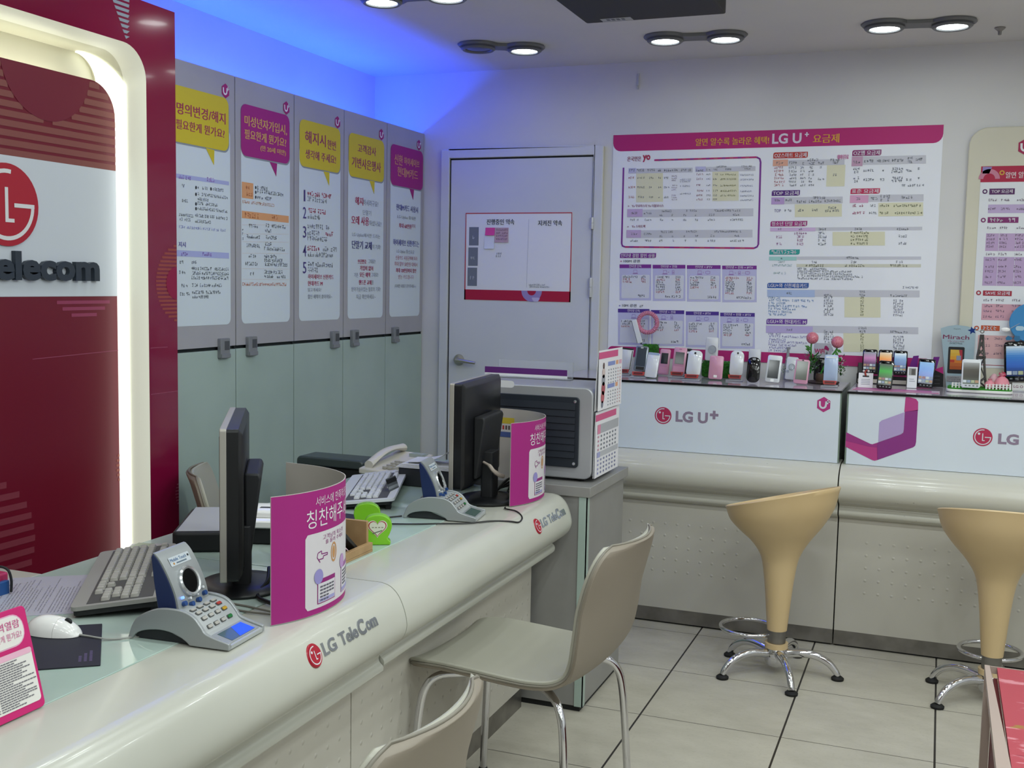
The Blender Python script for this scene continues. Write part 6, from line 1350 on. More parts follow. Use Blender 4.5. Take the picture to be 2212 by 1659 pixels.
# ------------------------------------------------------------------ red patterned low table, lower right
def floral():
    m = mat('red_floral_print', '#a8404a', .5); t = NT(m); p, o = t.pos()
    mp = t.n('ShaderNodeMapping'); mp.inputs['Scale'].default_value = (9, 26, 9); mp.inputs['Rotation'].default_value = (0, 0, .35); t.l(p, mp.inputs['Vector'])
    f1 = t.ramp(t.noise(mp.outputs[0], 1.3, 4, .6), .56, .62); mp2 = t.n('ShaderNodeMapping'); mp2.inputs['Scale'].default_value = (6, 14, 6); mp2.inputs['Location'].default_value = (3, 7, 1); t.l(p, mp2.inputs['Vector'])
    f2 = t.ramp(t.noise(mp2.outputs[0], 1.4, 2), .68, .72); f3 = t.ramp(t.noise(mp2.outputs[0], 2.1, 3), .34, .30)
    c = t.mix(f3, lin('#a8414c'), lin('#8c2c3c')); c = t.mix(f1, c, lin('#c78088')); c = t.mix(f2, c, lin('#8f7a2e')); t.l(c, t.b.inputs['Base Color']); return m
FLOR = floral(); TRIM = mat('pale_wood_trim', '#a8968c', .45); DRED = mat('dark_red_panel', '#5c1518', .6)
t = thing('red_table', 'low red floral patterned table with pale edges, lower right corner', 'table', (.50, 2.6, 0)); X0, X1, Y0, Y1, ZT = .152, .86, 2.2, 3.06, .45
m = MB(); m.box(X0+.030, X1, Y0, Y1-.004, ZT-.014, ZT, FLOR); m.build('table_top', t)
m = MB(); m.prism([(X0, Y1), (X0+.012, Y1), (X0+.034, Y0), (X0, Y0)], ZT-.02, ZT+.002, TRIM); m.box(X0+.012, X1, Y1-.0035, Y1, ZT-.018, ZT+.001, TRIM); m.build('edge_trim', t)
m = MB(); m.box(X0, X0+.02, Y1-.03, Y1-.001, .001, ZT-.0205, TRIM); m.build('leg', t); m = MB(); m.box(X0, X0+.02, Y0, Y0+.03, .001, ZT-.0205, TRIM); m.build('leg', t)
m = MB(); m.box(X1-.03, X1, Y1-.03, Y1-.001, .001, ZT-.0205, TRIM); m.build('leg', t); m = MB(); m.box(X1-.03, X1, Y0, Y0+.03, .001, ZT-.0205, TRIM); m.build('leg', t)
m = MB(); m.box(X0+.021, X0+.03, Y0+.03, Y1-.031, .03, ZT-.021, DRED); m.build('side_panel', t)
# ------------------------------------------------------------------ phones and ornaments on the display counters
CZ = CTOP+.0008
def spot(px, z=CZ):
    p = at_z(px, z)
    if p.y > 4.86: p = on(px, 1, 4.86); p.z = z        # keep it on the counter top
    return p
def pix(P): v = Vector(P)-CAM; return (IW/2+FPX*v.dot(RIGHT)/v.dot(FWD), IH/2+FPX*v.dot(DOWN)/v.dot(FWD))
def lean(loc, rz, a, roll=0): return Tz(loc, rz) @ R3('X', -a) @ R3('Y', roll)
GLOSSB = mat('phone_black', '#0b0c0f', .12, coat=.4); GREYS = mat('phone_screen_grey', '#2a2e34', .1); PINKP = mat('phone_pink', '#d79db4', .25, coat=.3); PHW2 = mat('phone_white', '#dfe3e6', .12, coat=.5)
TAGR = mat('red_price_tag', '#b0302a', .4); TAGD = mat('dark_red_tag', '#5e1414', .5)
def phone(lab, bpx, tpy, wpx, zoff, col, parts=(), a=.2, rz=0., roll=0., th=.011, r=.008, back=0., grp='display phones on the counters', name='mobile_phone'):
    """phone standing at picture point bpx (its foot), reaching up to row tpy; zoff lifts it on its stand"""
    p = spot(bpx, CZ+zoff); k = mpp(p); W_ = wpx*k; H = (up((p.x, p.y+math.tan(a)*.05), tpy)-p.z)/cos(a)
    base = Vector((p.x, p.y+back, p.z+.0045)); t = thing(name, lab, 'phone', (base.x, base.y, base.z), rz, grp)
    T = WM[t] @ R3('X', -a) @ R3('Y', roll); Ti = R3('X', -a) @ R3('Y', roll)
    m = MB(Ti); secs = [[(x, y, z) for x, z in rrect(-W_/2+i, W_/2-i, 0+i, H-i, r)] for y, i in ((0, .0015), (.002, 0), (th-.002, 0), (th, .0015))]; m.loft(secs, col); m.build('body', t, world=False, smooth=50)
    for nm, x0, x1, z0, z1, c, dy, rr in parts:
        m = MB(Ti); m.prism([(x*W_, z*H) for x, z in rrect(x0, x1, z0, z1, 0)] if not rr else rrect(x0*W_, x1*W_, z0*H, z1*H, rr), -dy, -.0001, c, 'y'); m.build(nm, t, world=False)
    return t, base, W_, H
def stand(lab, p, w_, zt, clear=True):
    """clear foot with a red price tag under a phone"""
    t = thing('phone_stand', lab, 'stand', (p[0], p[1], CZ), 0, 'clear phone stands with red tags')
    m = MB(); m.prism([(-w_*.62, -.02), (w_*.62, -.02), (w_*.55, .03), (-w_*.55, .03)], .0004, .006, CLEARW); m.prism(rrect(-w_*.42, w_*.42, .008, .014), .006, max(.0075, zt-.002), CLEARW); m.build('foot', t, world=False, bevel=.001)
    m = MB(R3('X', -.35)); m.prism([(x, z) for x, z in ((-w_*.44, .008), (w_*.44, .008), (w_*.5, .0235), (-w_*.5, .0235))], -.013, -.009, TAGR, 'y'); m.box(-w_*.36, w_*.36, -.0136, -.0131, .011, .0205, TAGD); m.build('price_tag', t, world=False)
    return t
CLEARW = mat('clear_plastic_foot', '#d9dbe2', .1, trans=.6, ior=1.25)
def staged(lab, cx, tag_y, base_y, tpy, wpx, col, parts=(), **k):
    p = at_z((cx, base_y-5), CZ); zt = max(.012, up((p.x, p.y), tag_y+3)-CZ)
    stand('clear stand with red tag under the '+lab[1], (p.x, p.y), wpx*mpp(p), zt)
    q = Vector((p.x, p.y+.012, 0)); v = Vector((p.x, p.y+.012, CZ+zt))-CAM; px = (IW/2+FPX*v.dot(RIGHT)/v.dot(FWD), IH/2+FPX*v.dot(DOWN)/v.dot(FWD))
    return phone(lab[0], px, tpy, wpx, zt, col, parts, **k)
SCR = ('screen', -.38, .38, .12, .88, GREYS, .0006, 0)
CAMH = mat('camera_lens_dark', '#1c1d20', .2)
GRN = speckled('grass_green', '#1f4a12', '#2f7a1c', 120, .8)
def grass(lab, px0, px1, ytop, ybase, dep):
    a, b = spot((px0, ybase)), spot((px1, ybase)); y = max(a.y, b.y); zt = up((a.x, y), ytop); x0, x1 = a.x, b.x
    t = thing('grass_block', lab, 'artificial grass', ((x0+x1)/2, y+dep/2, CZ), 0, 'artificial grass blocks'); rn = random.Random(int(px0))
    m = MB(); m.prism(rrect(x0, x1, CZ+.0004, zt, .012), y, y+dep, GRN, 'y'); m.build('block', t, bevel=.004)
    m = MB()
    for k in range(1500):
        f = rn.random(); w_ = rn.random()
        if w_ < .6: o = Vector((x0+(x1-x0)*f, y, CZ+.006+(zt-CZ-.012)*rn.random())); d = Vector((rn.uniform(-.4, .4), -1, rn.uniform(-.2, .6)))
        else: o = Vector((x0+(x1-x0)*f, y+dep*rn.random(), zt-.001)); d = Vector((rn.uniform(-.5, .5), rn.uniform(-.6, .2), 1))
        d.normalize(); l_ = rn.uniform(.004, .008); s = d.cross(Vector((rn.random()-.5, rn.random()-.5, rn.random()))).normalized()*.0008
        m.add([o-s, o+s, o+d*l_], [(0, 1, 2)], (GRN, mat('grass_bright', '#3c9422', .7))[k % 2])
    b_ = m.build('blades', t, smooth=0); b_['kind'] = 'stuff'; return y, zt
# left counter, left to right
staged(('white folding phone with dark hinge, leftmost on the counter', 'leftmost white phone'), 1347, 806, 815, 754, 25, PHW2, (('hinge', -.5, .5, .93, 1.0, BLACKP, .0008, 0), ('glint', .40, .47, .08, .9, mat('phone_seam', '#4a4c50', .3), .0006, 0)), roll=.08)  # dark strip down the right edge of the phone
staged(('silver grey slider phone in front of the grass block', 'silver slider phone'), 1379, 801, 821, 750, 28, mat('phone_silver', '#8d96a0', .25, .5), (('screen', -.36, .38, .2, .95, mat('phone_screen_slate', '#3a434e', .12), .0008, 0), ('keypad', -.3, .34, .05, .17, BLACKP, .0012, 0), ('speaker', -.1, .1, .9, .97, mat('phone_speaker', '#a8aca8', .4), .0014, 0)), roll=.05)
phone('white phone lying back without a tag, right of the silver slider', (1404, 817), 764, 27, .001, PHW2, (('top_edge', -.45, .45, .9, .99, mat('phone_bluegrey', '#8fa0c0', .2), .0006, 0),), roll=.07, a=.3)
phone('small pink slider phone behind the white one', (1428, 812), 757, 23, .001, PINKP, (('screen', -.33, .33, .42, .84, GREYS, .0008, 0), ('keypad', -.38, .38, .05, .3, mat('phone_pink_keys', '#cf94ac', .4), .001, 0)), roll=.04, back=.03)
staged(('pink slider phone with speaker slot and red tag', 'pink slider phone'), 1462, 807, 821, 753, 28, PINKP, (('screen', -.34, .36, .37, .82, GREYS, .0008, 0), ('keypad', -.4, .42, .04, .28, mat('phone_pink_keys'), .001, 0), ('speaker', -.1, .1, .92, .95, mat('phone_pink_dark', '#a86f86', .4), .001, 0)), roll=.05)
phone('narrow dark phone back between pink and white phones', (1479, 808), 756, 16, .001, BLACKP, (('button', -.2, .3, .8, .88, PHW2, .001, 0),), back=.03, roll=.04)
staged(('white rounded phone right of the pink slider', 'white rounded phone by the pink slider'), 1494, 813, 827, 759, 31, PHW2, (('lens', -.08, .06, .85, .93, CAMH, .0008, .002),), r=.02, roll=.06)
GY_, GZ_ = grass('long green artificial grass block behind the pink phone', 1506, 1577, 781, 817, .06)
t, b0, W_, H = phone('white open cover with a clear ring, on the grass block', pix((on((1534, 780), 1, GY_).x, GY_+.02, GZ_)), 731, 27, GZ_-CZ+.003, mat('cover_white', '#d8dbde', .3), (), a=.08, grp='white phone covers'); m = MB(R3('X', -.08)); m.lathe([(.013, 0), (.0165, .003), (.018, .007), (.015, .004)], mat('clear_ring', '#e6ebf0', .05, trans=.8, ior=1.3), 24, fn=lambda p: (.004+p[0], -p[2]-.0006, H*.48+p[1])); m.build('ring', t, world=False)
phone('plain pink phone with a charm, before the long grass block', (1544, 821), 771, 30, .001, PINKP, (('charm', -.12, .14, .06, .17, mat('charm_silver', '#d9d5d6', .2, .4), .002, .002),), roll=.02)
staged(('white rounded phone at the right end of the long grass block', 'white rounded phone by the grass end'), 1587, 814, 828, 760, 29, PHW2, (('lens', -.02, .1, .87, .94, CAMH, .0008, .002),), r=.022, roll=.02)
phone('white cover standing behind the black rounded phone', (1625, 812), 757, 26, .001, mat('cover_white'), (), a=.1, back=.035, grp='white phone covers')
phone('glossy black rounded phone with white highlights', (1625, 828), 774, 28, .001, GLOSSB, (('camera_ring', -.12, .14, .88, .96, mat('phone_chrome_grey', '#6a6c72', .15, .8), .001, .003),), r=.022, a=.25)
phone('white touch phone with dark screen and round button', (1667, 828), 770, 31, .001, PHW2, (('screen', -.37, .36, .15, .82, GREYS, .0007, 0), ('home_button', -.12, .12, .02, .12, mat('button_white', '#f0f0f0', .2), .0012, .003)), roll=.06, a=.25)
p = spot((1697, 815)); t = thing('flower_vase', 'slim pale vase with green sprigs between white phones', 'vase', (p.x, p.y+.05, CZ)); y = p.y+.05; zt = up((p.x, y), 750)
m = MB(); hh = zt-CZ; m.lathe([(0, CZ+.0005), (.016, CZ+.001), (.018, CZ+.02), (.016, CZ+hh*.3), (.009, CZ+hh*.62), (.005, CZ+hh*.9), (.009, zt), (0, zt-.001)], mat('pale_vase', '#a9adb2', .25, .3), 20, (p.x, y)); m.build('vase', t)
LEAF = mat('leaf_green', '#3f7a2c', .55); rn = random.Random(3)
def sprig(m, c, n, r, h, mt, rn, size=.012):
    for k in range(n):
        a, e = rn.uniform(0, 2*pi), rn.uniform(-.1, 1.2); d = Vector((cos(a)*cos(e), sin(a)*cos(e), sin(e)+.2)); o = Vector(c)+d*r*rn.random()+Vector((0, 0, h*rn.random())); s = d.cross(Vector((0, 0, 1))).normalized()*size*.35; L_ = size*rn.uniform(.7, 1.3)
        q = d*L_; m.add([o, o+q*.5+s, o+q, o+q*.5-s], [(0, 1, 2), (0, 2, 3)], mt[k % len(mt)])
m = MB(); sprig(m, (p.x+.004, y-.018, CZ+.012), 70, .03, .045, [LEAF, mat('leaf_pale', '#7f9a78', .55), mat('leaf_white', '#c5ccc2', .5)], rn); m.build('sprigs', t, smooth=0)
t, b0, W_, H = phone('white phone with a silver ring ornament, behind the pink framed one', (1706, 823), 774, 25, .001, PHW2, (('strap', -.42, -.2, .3, .4, mat('clear_ring'), .004, 0),), roll=.05, back=.02); m = MB(R3('X', -.2)); m.lathe([(.010, 0), (.013, .004), (.0145, .004), (.012, 0)], mat('clear_ring'), 20, fn=lambda q: (.002+q[0], -q[2]-.0006, H*.55+q[1])); m.build('ring', t, world=False)
phone('pink framed touch phone with greenish screen', (1728, 831), 779, 30, .001, PINKP, (('screen', -.4, .4, .16, .93, mat('phone_screen_olive', '#5d6258', .1), .0007, 0), ('sensor', -.06, .06, .94, .985, CAMH, .0009, 0)), roll=.06, a=.25)
# pot of ball flowers
p = spot((1776, 830)); y = p.y+.045
t = thing('coaster', 'dark round wooden coaster under the ball flowers', 'coaster', (p.x, y, CZ)); m = MB(); m.lathe([(0, CZ+.0004), (.062, CZ+.0006), (.066, CZ+.006), (.064, CZ+.0095), (0, CZ+.0096)], mat('dark_wood', '#3a2a24', .5), 32, (p.x, y)); m.build('disc', t)
t = thing('ball_flowers', 'two pink glitter ball flowers on green stems with leafy base', 'flowers', (p.x, y, CZ+.01)); zc = CZ+.0102
BALL = speckled('pink_glitter', '#d98a98', '#c05a70', 260, .25, coat=.4); STEM = mat('stem_green', '#2f7d24', .5)
fa, fb = on((1755, 730), 1, y), on((1809, 739), 1, y); k = mpp(fa)
m = MB(); m.lathe([(0, zc), (.02, zc), (.024, zc+.015), (.022, zc+.03), (0, zc+.03)], mat('pot_brown', '#5a4638', .6), 20, (p.x-.01, y)); m.build('pot', t)
for f, c0 in ((fa, (fa.x-.002, y, zc+.03)), (fb, (fa.x+.04, y, zc+.03))):
    m = MB(); m.tube(smooth_prof([c0, ((c0[0]*2+f.x)/3, y, c0[2]+(f.z-c0[2])*.35), (f.x-.004, y, c0[2]+(f.z-c0[2])*.75), (f.x, y, f.z-.01)], 4), .0035, STEM, 8); m.build('stem', t)
    m = MB(); m.ball(tuple(f), 13*k, BALL, 14); m.build('flower_ball', t)
m = MB()
for c, d in (((fa.x-.004, y, fa.z-.045), (-.026, -.004, .012)), ((fa.x-.004, y, fa.z-.05), (-.024, .004, .002)), ((fb.x-.003, y, fb.z-.03), (.022, 0, -.014)), ((fb.x-.004, y, fb.z-.035), (.006, -.004, -.03))):
    c, d = Vector(c), Vector(d); s = Vector((d.z, 0, -d.x)).normalized()*.007; m.add([c, c+d*.5+s, c+d, c+d*.5-s], [(0, 1, 2), (0, 2, 3)], LEAF)
m.build('leaf', t, smooth=0)
m = MB(); rn = random.Random(8); sprig(m, (fa.x+.004, y, zc+.03), 130, .035, .055, [LEAF, mat('leaf_dark', '#24491c', .6), mat('leaf_grey', '#6f8478', .6)], rn, .016); sprig(m, (fb.x+.02, y, zc+.02), 60, .02, .07, [mat('leaf_dark'), LEAF, mat('leaf_white')], rn, .014); m.build('leaves', t, smooth=0)
t, b0, W_, H = phone('black phone with a wireless card, behind the pale blue one', (1769, 822), 767, 24, .001, GLOSSB, (('lens', .1, .3, .86, .95, mat('phone_chrome_grey'), .001, .002), ('mark', -.1, .3, .24, .3, mat('phone_mark', '#5a5c62', .4), .0006, 0)), a=.15)
yc = b0.y+.004; g = G((0, yc, 0), (1, 0, 0), (0, 0, 1), (0, 0, 1)); a_, b_ = g.pt((1757, 772)), g.pt((1797, 742))
t = thing('wireless_card', 'clear topper card reading WiFi above the black phone', 'sign', ((a_[0]+b_[0])/2, yc, a_[1])); m = MB(); m.prism(rrect(a_[0], b_[0], a_[1], b_[1], .01), yc+.0005, yc+.0016, mat('topper_card', '#cfd0da', .2, trans=.25, ior=1.1), 'y'); m.build('card', t)
g.text('WiFi', (1759, 764), (1781, 763), 10, '#b01f62', 1, .03); g.poly([(1780, 754), (1782, 747), (1786, 747), (1791, 753), (1790, 758), (1785, 756)], '#a01c66', 1); g.scrib((1783, 767), (1794, 768), 8, '#70727c', 1); g.build('card_print', t, smooth=0)
staged(('pale blue phone at the right end of the left counter', 'pale blue phone'), 1792, 826, 841, 769, 29, mat('phone_pale_blue', '#b4c6e0', .2, coat=.4), (('bar', -.4, .4, .88, .93, PHW2, .0006, 0),), a=.15)
# grass block with bracelet and folded phone on the left
p0 = grass('green artificial grass block holding the pink bracelet', 1385, 1417, 745, 806, .05)
gb0 = spot((1400, 806)); yb = gb0.y+.025; ztop = up((gb0.x, gb0.y), 745)
c = on((1399, 697), 1, yb); t = thing('bracelet_stand', 'pink coiled bracelet ring held up on a clear rod', 'bracelet', (c.x, yb, ztop)); k = mpp(c); R0, r0 = 21*k, 5.2*k
m = MB(); coil = [((R0+r0*.72*cos(i*2*pi/9))*cos(i*2*pi/324*1), 0, 0) for i in range(1)]
pts = []
for i in range(36*12): a = 2*pi*i/(36*12); b = 36*a; pts.append((c.x+(R0+r0*.6*cos(b))*cos(a), yb+r0*.6*sin(b), c.z+(R0+r0*.6*cos(b))*sin(a)))
m.tube(pts, r0*.42, speckled('bracelet_pink', '#d68aa4', '#c07890', 150, .35), 6, closed=True); m.build('coil', t)
m = MB(); m.tube([(c.x+R0*cos(2*pi*i/40), yb, c.z+R0*sin(2*pi*i/40)) for i in range(40)], r0*.62, mat('bracelet_core', '#b8627e', .5), 8, closed=True); m.build('core', t)
m = MB(); m.tube([(c.x+.004, yb, ztop+.0005), (c.x+.003, yb, c.z-R0+.002)], .003, CLEARW, 8); m.build('rod', t)
q0, q1 = on((1383, 748), 1, yb-.01), on((1370, 698), 1, yb-.01); d = (q1-q0); L_ = d.length; d.normalize(); nrm = Vector((0, -1, 0)); sd = d.cross(nrm)
t = thing('folded_phone', 'white folding phone half standing tilted on the grass block', 'phone', (q0.x, q0.y, ztop)); T = Matrix(((sd.x, d.x, nrm.x, q0.x), (sd.y, d.y, nrm.y, q0.y), (sd.z, d.z, nrm.z, max(q0.z, ztop+.006)), (0, 0, 0, 1)))
m = MB(T); m.prism(rrect(-.012, .011, 0, L_, .003), -.006, .006, PHW2); m.build('body', t, bevel=.002); m = MB(T); m.box(-.0135, -.0122, .002, L_-.002, -.004, .004, mat('phone_seam')); m.build('hinge', t)
m = MB(); m.tube([(q0.x+.004, q0.y, ztop+.0004), (q0.x+.004, q0.y, ztop+.01)], .004, mat('dark_wire', '#3c4048', .4), 8); m.build('stem', t)

# right counter
ICON = [mat('icon_%d' % i, c, .3) for i, c in enumerate(('#c9d0d4', '#b08a6a', '#8a9ab0', '#9a6a70', '#a8b08a'))]
def smart(lab, bpx, tpy, wpx, zoff, wall, rows, col=GLOSSB, **k):
    t, b0, W_, H = phone(lab, bpx, tpy, wpx, zoff, col, (), grp='display phones on the counters', **k); a = k.get('a', .2); Ti = R3('X', -a) @ R3('Y', k.get('roll', 0.))
    def sc(fn, nm):
        m = MB(Ti); fn(m); return m.build(nm, t, world=False)
    x0, x1, z0, z1 = -.42*W_, .42*W_, .13*H, .88*H; wall = shades(wall)
    def scr(m):
        n = len(wall)
        for i, c in enumerate(wall): m.box(x0, x1, -.0008, -.0001, z0+(z1-z0)*i/n, z0+(z1-z0)*(i+1)/n-.00001, c)
        for r, zz in enumerate(rows):
            for j in range(4): xx = x0+(x1-x0)*(j+.5)/4; m.box(xx-.09*W_, xx+.09*W_, -.0012, -.0008, z0+(z1-z0)*zz, z0+(z1-z0)*zz+.15*W_, ICON[(r+j*2) % 5])
    sc(scr, 'screen'); sc(lambda m: [m.box(-.3*W_+.2*W_*j, -.2*W_+.2*W_*j, -.001, -.0001, .05*H, .09*H, mat('phone_key_grey', '#5f6468', .3)) for j in range(4)], 'button_row'); return t
WLC = dict(deep='#16264e', azure='#2858a8')
def wl(n, c=None, e=.25): return c or WLC[n]
def shades(cols, n=14):
    out = []
    for i in range(n):
        f = i/(n-1)*(len(cols)-1); k = min(int(f), len(cols)-2); f -= k; a, b = cols[k], cols[k+1]
        h = '#'+''.join('%02x' % int(int(a[j:j+2], 16)*(1-f)+int(b[j:j+2], 16)*f) for j in (1, 3, 5)); out.append(mat('wallpaper_'+h[1:], h, .15, emit=.22, ecol=h))
    return out
# magenta printed mat and stepped stand
a_, b_ = spot((1838, 843)), spot((2030, 849)); t = thing('printed_mat', 'magenta and white printed sheet under the smart phones', 'mat', ((a_.x+b_.x)/2, a_.y+.06, CZ)); m = MB(); m.box(a_.x+.002, b_.x, a_.y+.012, a_.y+.15, CZ+.0002, CZ+.0006, mat('mat_pale', '#c9b3c6', .4)); m.build('sheet', t); m = MB(); m.box(a_.x+.004, b_.x-.004, a_.y+.03, a_.y+.055, CZ+.0007, CZ+.001, MAGENTA); m.box(a_.x+.012, b_.x-.03, a_.y+.075, a_.y+.145, CZ+.0007, CZ+.001, mat('mat_pink', '#b8589a', .4)); m.build('print', t)
p = spot((1856, 829)); y0 = p.y+.028; x0, x1 = on((1850, 815), 1, y0).x, on((1958, 815), 1, y0).x; zs = up((x0, y0), 806); zs2 = up((x0, y0+.05), 788)
t = thing('stepped_stand', 'black stepped stand holding three smart phones', 'stand', ((x0+x1)/2, y0+.06, CZ)); m = MB(); m.prism([(y0, CZ+.0012), (y0+.12, CZ+.0012), (y0+.12, zs2+.03), (y0+.07, zs2+.03), (y0+.045, zs), (y0, zs)], x0, x1, BLACKP, 'x'); m.build('step', t, bevel=.002); m = MB(); m.box(x0+.006, x1, y0-.0008, y0-.0001, CZ+.004, CZ+.02, mat('stand_base_cream', '#b9b2a8', .4)); m.build('front_label', t); m = MB(); m.box(x0+.03, x1, y0-.001, y0-.0002, zs-.007, zs-.001, MAGENTA); m.build('trim', t)
def on_step(lab, cx, by, ty, w_, wall):
    q = on((cx, by), 1, y0+.012); k = dict(a=.22)
    v = Vector((q.x, y0+.012, zs))-CAM; bx = (IW/2+FPX*v.dot(RIGHT)/v.dot(FWD), IH/2+FPX*v.dot(DOWN)/v.dot(FWD)); return smart(lab, bx, ty, w_, zs-CZ, wall, (.05, .22), **k)
on_step('black smart phone with pink purple screen on the stepped stand', 1877, 806, 757, 30, [wl('grey', '#2a3038'), wl('plum', '#5a3a62'), wl('pink', '#b878a8'), wl('mist', '#8a8a98')])
on_step('black smart phone with orange screen, middle of the stepped stand', 1911, 806, 758, 29, [wl('dark', '#202428'), wl('red', '#b8402a'), wl('orange', '#d98a30'), wl('cream', '#c9b498')])
on_step('black smart phone with blue screen at the right of the stepped stand', 1943, 808, 760, 29, [wl('navy', '#14305a'), wl('blue', '#2a5a96'), wl('blue2', '#3a70a8'), wl('pale', '#a9b8c4')])
smart('black smart phone with green screen standing in front of the stand', (1909, 842), 782, 32, .001, [wl('charcoal', '#2c322e'), wl('moss', '#3a5a34'), wl('green', '#2f9a35'), wl('greengrey', '#4a5a4c')], (.08, .24), roll=.05, a=.28)
p = spot((1869, 838)); a_ = on((1855, 836), 1, p.y); zt = up((p.x, p.y+.008), 806); t = thing('name_card', 'white name card with a red clip, left of the green screen phone', 'card', (p.x, p.y, CZ)); T = Tz((p.x, p.y, CZ+.0016)) @ R3('X', -.2); m = MB(T); w_ = 30*mpp(p); m.box(-w_/2, w_/2, -.001, 0, 0, zt-CZ, PAPER); m.build('card', t); m = MB(T); h_ = zt-CZ
for j in range(4): m.box(-w_*.3, w_*.3, -.0014, -.0011, h_*(.2+.11*j), h_*(.24+.11*j), mat('card_ink', '#9aa0a8', .5))
m.box(-w_*.22, w_*.22, -.0022, -.0011, h_*.72, h_*.82, DARKG); m.build('card_print', t); m = MB(T); m.tube([(0, -.004, h_*.8), (-.004, -.006, h_*1.05), (.004, -.005, h_*1.22)], .0035, mat('red_clip', '#a03a30', .4), 8); m.ball((-.009, -.004, h_*1.12), .005, mat('pearl', '#d8d0d0', .2), 8); m.ball((.009, -.004, h_*1.12), .005, mat('pearl'), 8); m.build('clip', t)
p = spot((1969, 839)); t = thing('leaflet_stack', 'white photo leaflet leaning beside the blue screen phone', 'leaflet', (p.x, p.y+.01, CZ)); w_ = 20*mpp(p); h_ = up((p.x, p.y+.016), 793)-CZ; T = Tz((p.x, p.y+.01, CZ+.0014)) @ R3('X', -.2); m = MB(T); m.box(-w_/2, w_/2, -.001, 0, 0, h_, PAPER); m.build('leaflet', t); m = MB(T); m.box(-w_*.36, w_*.36, -.0014, -.0011, h_*.6, h_*.94, mat('photo_grey', '#8f8f8c', .4)); m.box(-w_*.1, w_*.28, -.0018, -.0015, h_*.62, h_*.9, mat('photo_dark', '#4a4642', .4)); m.box(-w_*.3, w_*.3, -.0014, -.0011, h_*.3, h_*.33, mat('card_ink')); m.box(-w_*.3, w_*.2, -.0014, -.0011, h_*.4, h_*.43, mat('card_ink')); m.build('print', t)
smart('black smart phone with blue gradient screen, by the dark brochure', (1997, 839), 778, 35, .001, [wl('deep', '#16264e'), wl('azure', '#2858a8'), wl('sky', '#3a78c0'), wl('lightsky', '#6a9ac8')], (.06, .22), roll=.05, a=.25)
# magenta fold display and dark brochure behind it
p = spot((2014, 836)); y = min(p.y+.03, 4.88); t = thing('fold_display', 'folded magenta and purple card display with dark panel', 'display', on((2005, 820), 1, y)); PUR = mat('purple_card', '#6a1c7c', .35)
def card(pts, yy, c, nm='panel', th=.003): m = MB(); q = [on(a, 1, yy) for a in pts]; m.prism([(v.x, max(v.z, CZ+.0012)) for v in q], yy, yy+th, c, 'y'); m.build(nm, t)
card([(1963, 795), (1973, 769), (1985, 768), (1980, 795)], y, PUR); card([(2009, 798), (2017, 771), (2030, 771), (2022, 800)], y, PUR); card([(1978, 835), (1980, 782), (2022, 786), (2022, 838)], y+.006, MAGENTA); card([(2012, 800), (2037, 792), (2038, 812), (2014, 812)], y-.004, MAGENTA)
card([(2012, 838), (2014, 797), (2038, 808), (2037, 836)], y-.010, BLACKP, 'dark_panel'); m = MB(); 
for j in range(3): q = on((2018, 812+8*j), 1, y-.011); m.box(q.x, q.x+.022, y-.0112, y-.0102, q.z-.0015, q.z, mat('phone_mark'))
m.build('panel_print', t)
# brochure with phone picture
p = spot((2058, 834)); y = min(p.y+.09, 4.89); t = thing('phone_brochure', 'tall pale blue brochure with a phone picture, behind the lawn', 'brochure', on((2062, 828), 1, y)); m = MB(); pts = [(2044, 836), (2032, 709), (2050, 704), (2068, 702), (2090, 705), (2108, 711), (2098, 840)]; q = [on(a, 1, y) for a in pts]; m.prism([(v.x, max(v.z, CZ+.0005)) for v in q], y, y+.003, mat('brochure_blue', '#9db3bd', .35), 'y'); m.build('board', t)
g = G((0, y-.0003, 0), (1, 0, 0), (0, 0, 1), (1830, 680, 5.79)); g.text('Mirach', (1198, 303), (1525, 308), 52, '#7c2c56', 1, .035); g.scrib((1255, 340), (1480, 345), 22, '#a890a4', 1); g.scrib((1265, 365), (1450, 368), 18, '#5d6c78', 1); g.scrib((1330, 182), (1420, 184), 14, '#7c8c94', 1)
g.R((1268, 398), (1452, 738), '#1c1e22', 1, .005); ga, gb_ = g.pt((1280, 680)), g.pt((1442, 440)); n = 6
for i, c in enumerate(('#a85020', '#b8602a', '#d07a2c', '#dc9a30', '#d8a83a', '#d8b048')): g.uv([(ga[0], ga[1]+(gb_[1]-ga[1])*i/n), (gb_[0], ga[1]+(gb_[1]-ga[1])*i/n), (gb_[0], ga[1]+(gb_[1]-ga[1])*(i+1)/n), (ga[0], ga[1]+(gb_[1]-ga[1])*(i+1)/n)], c, 2)
g.poly([(1400, 440), (1442, 440), (1442, 580), (1420, 560)], '#a82c3c', 3); g.R((1368, 510), (1422, 570), '#8a92a8', 4); g.R((1288, 560), (1340, 595), '#b83a28', 3); g.R((1240, 760), (1430, 845), '#9a9a9e', 1, .003)
for j in range(3): g.scrib((1250, 790+j*24), (1420, 792+j*24), 16, '#6a6c72', 2, seed=j)
g.build('print', t, smooth=0)
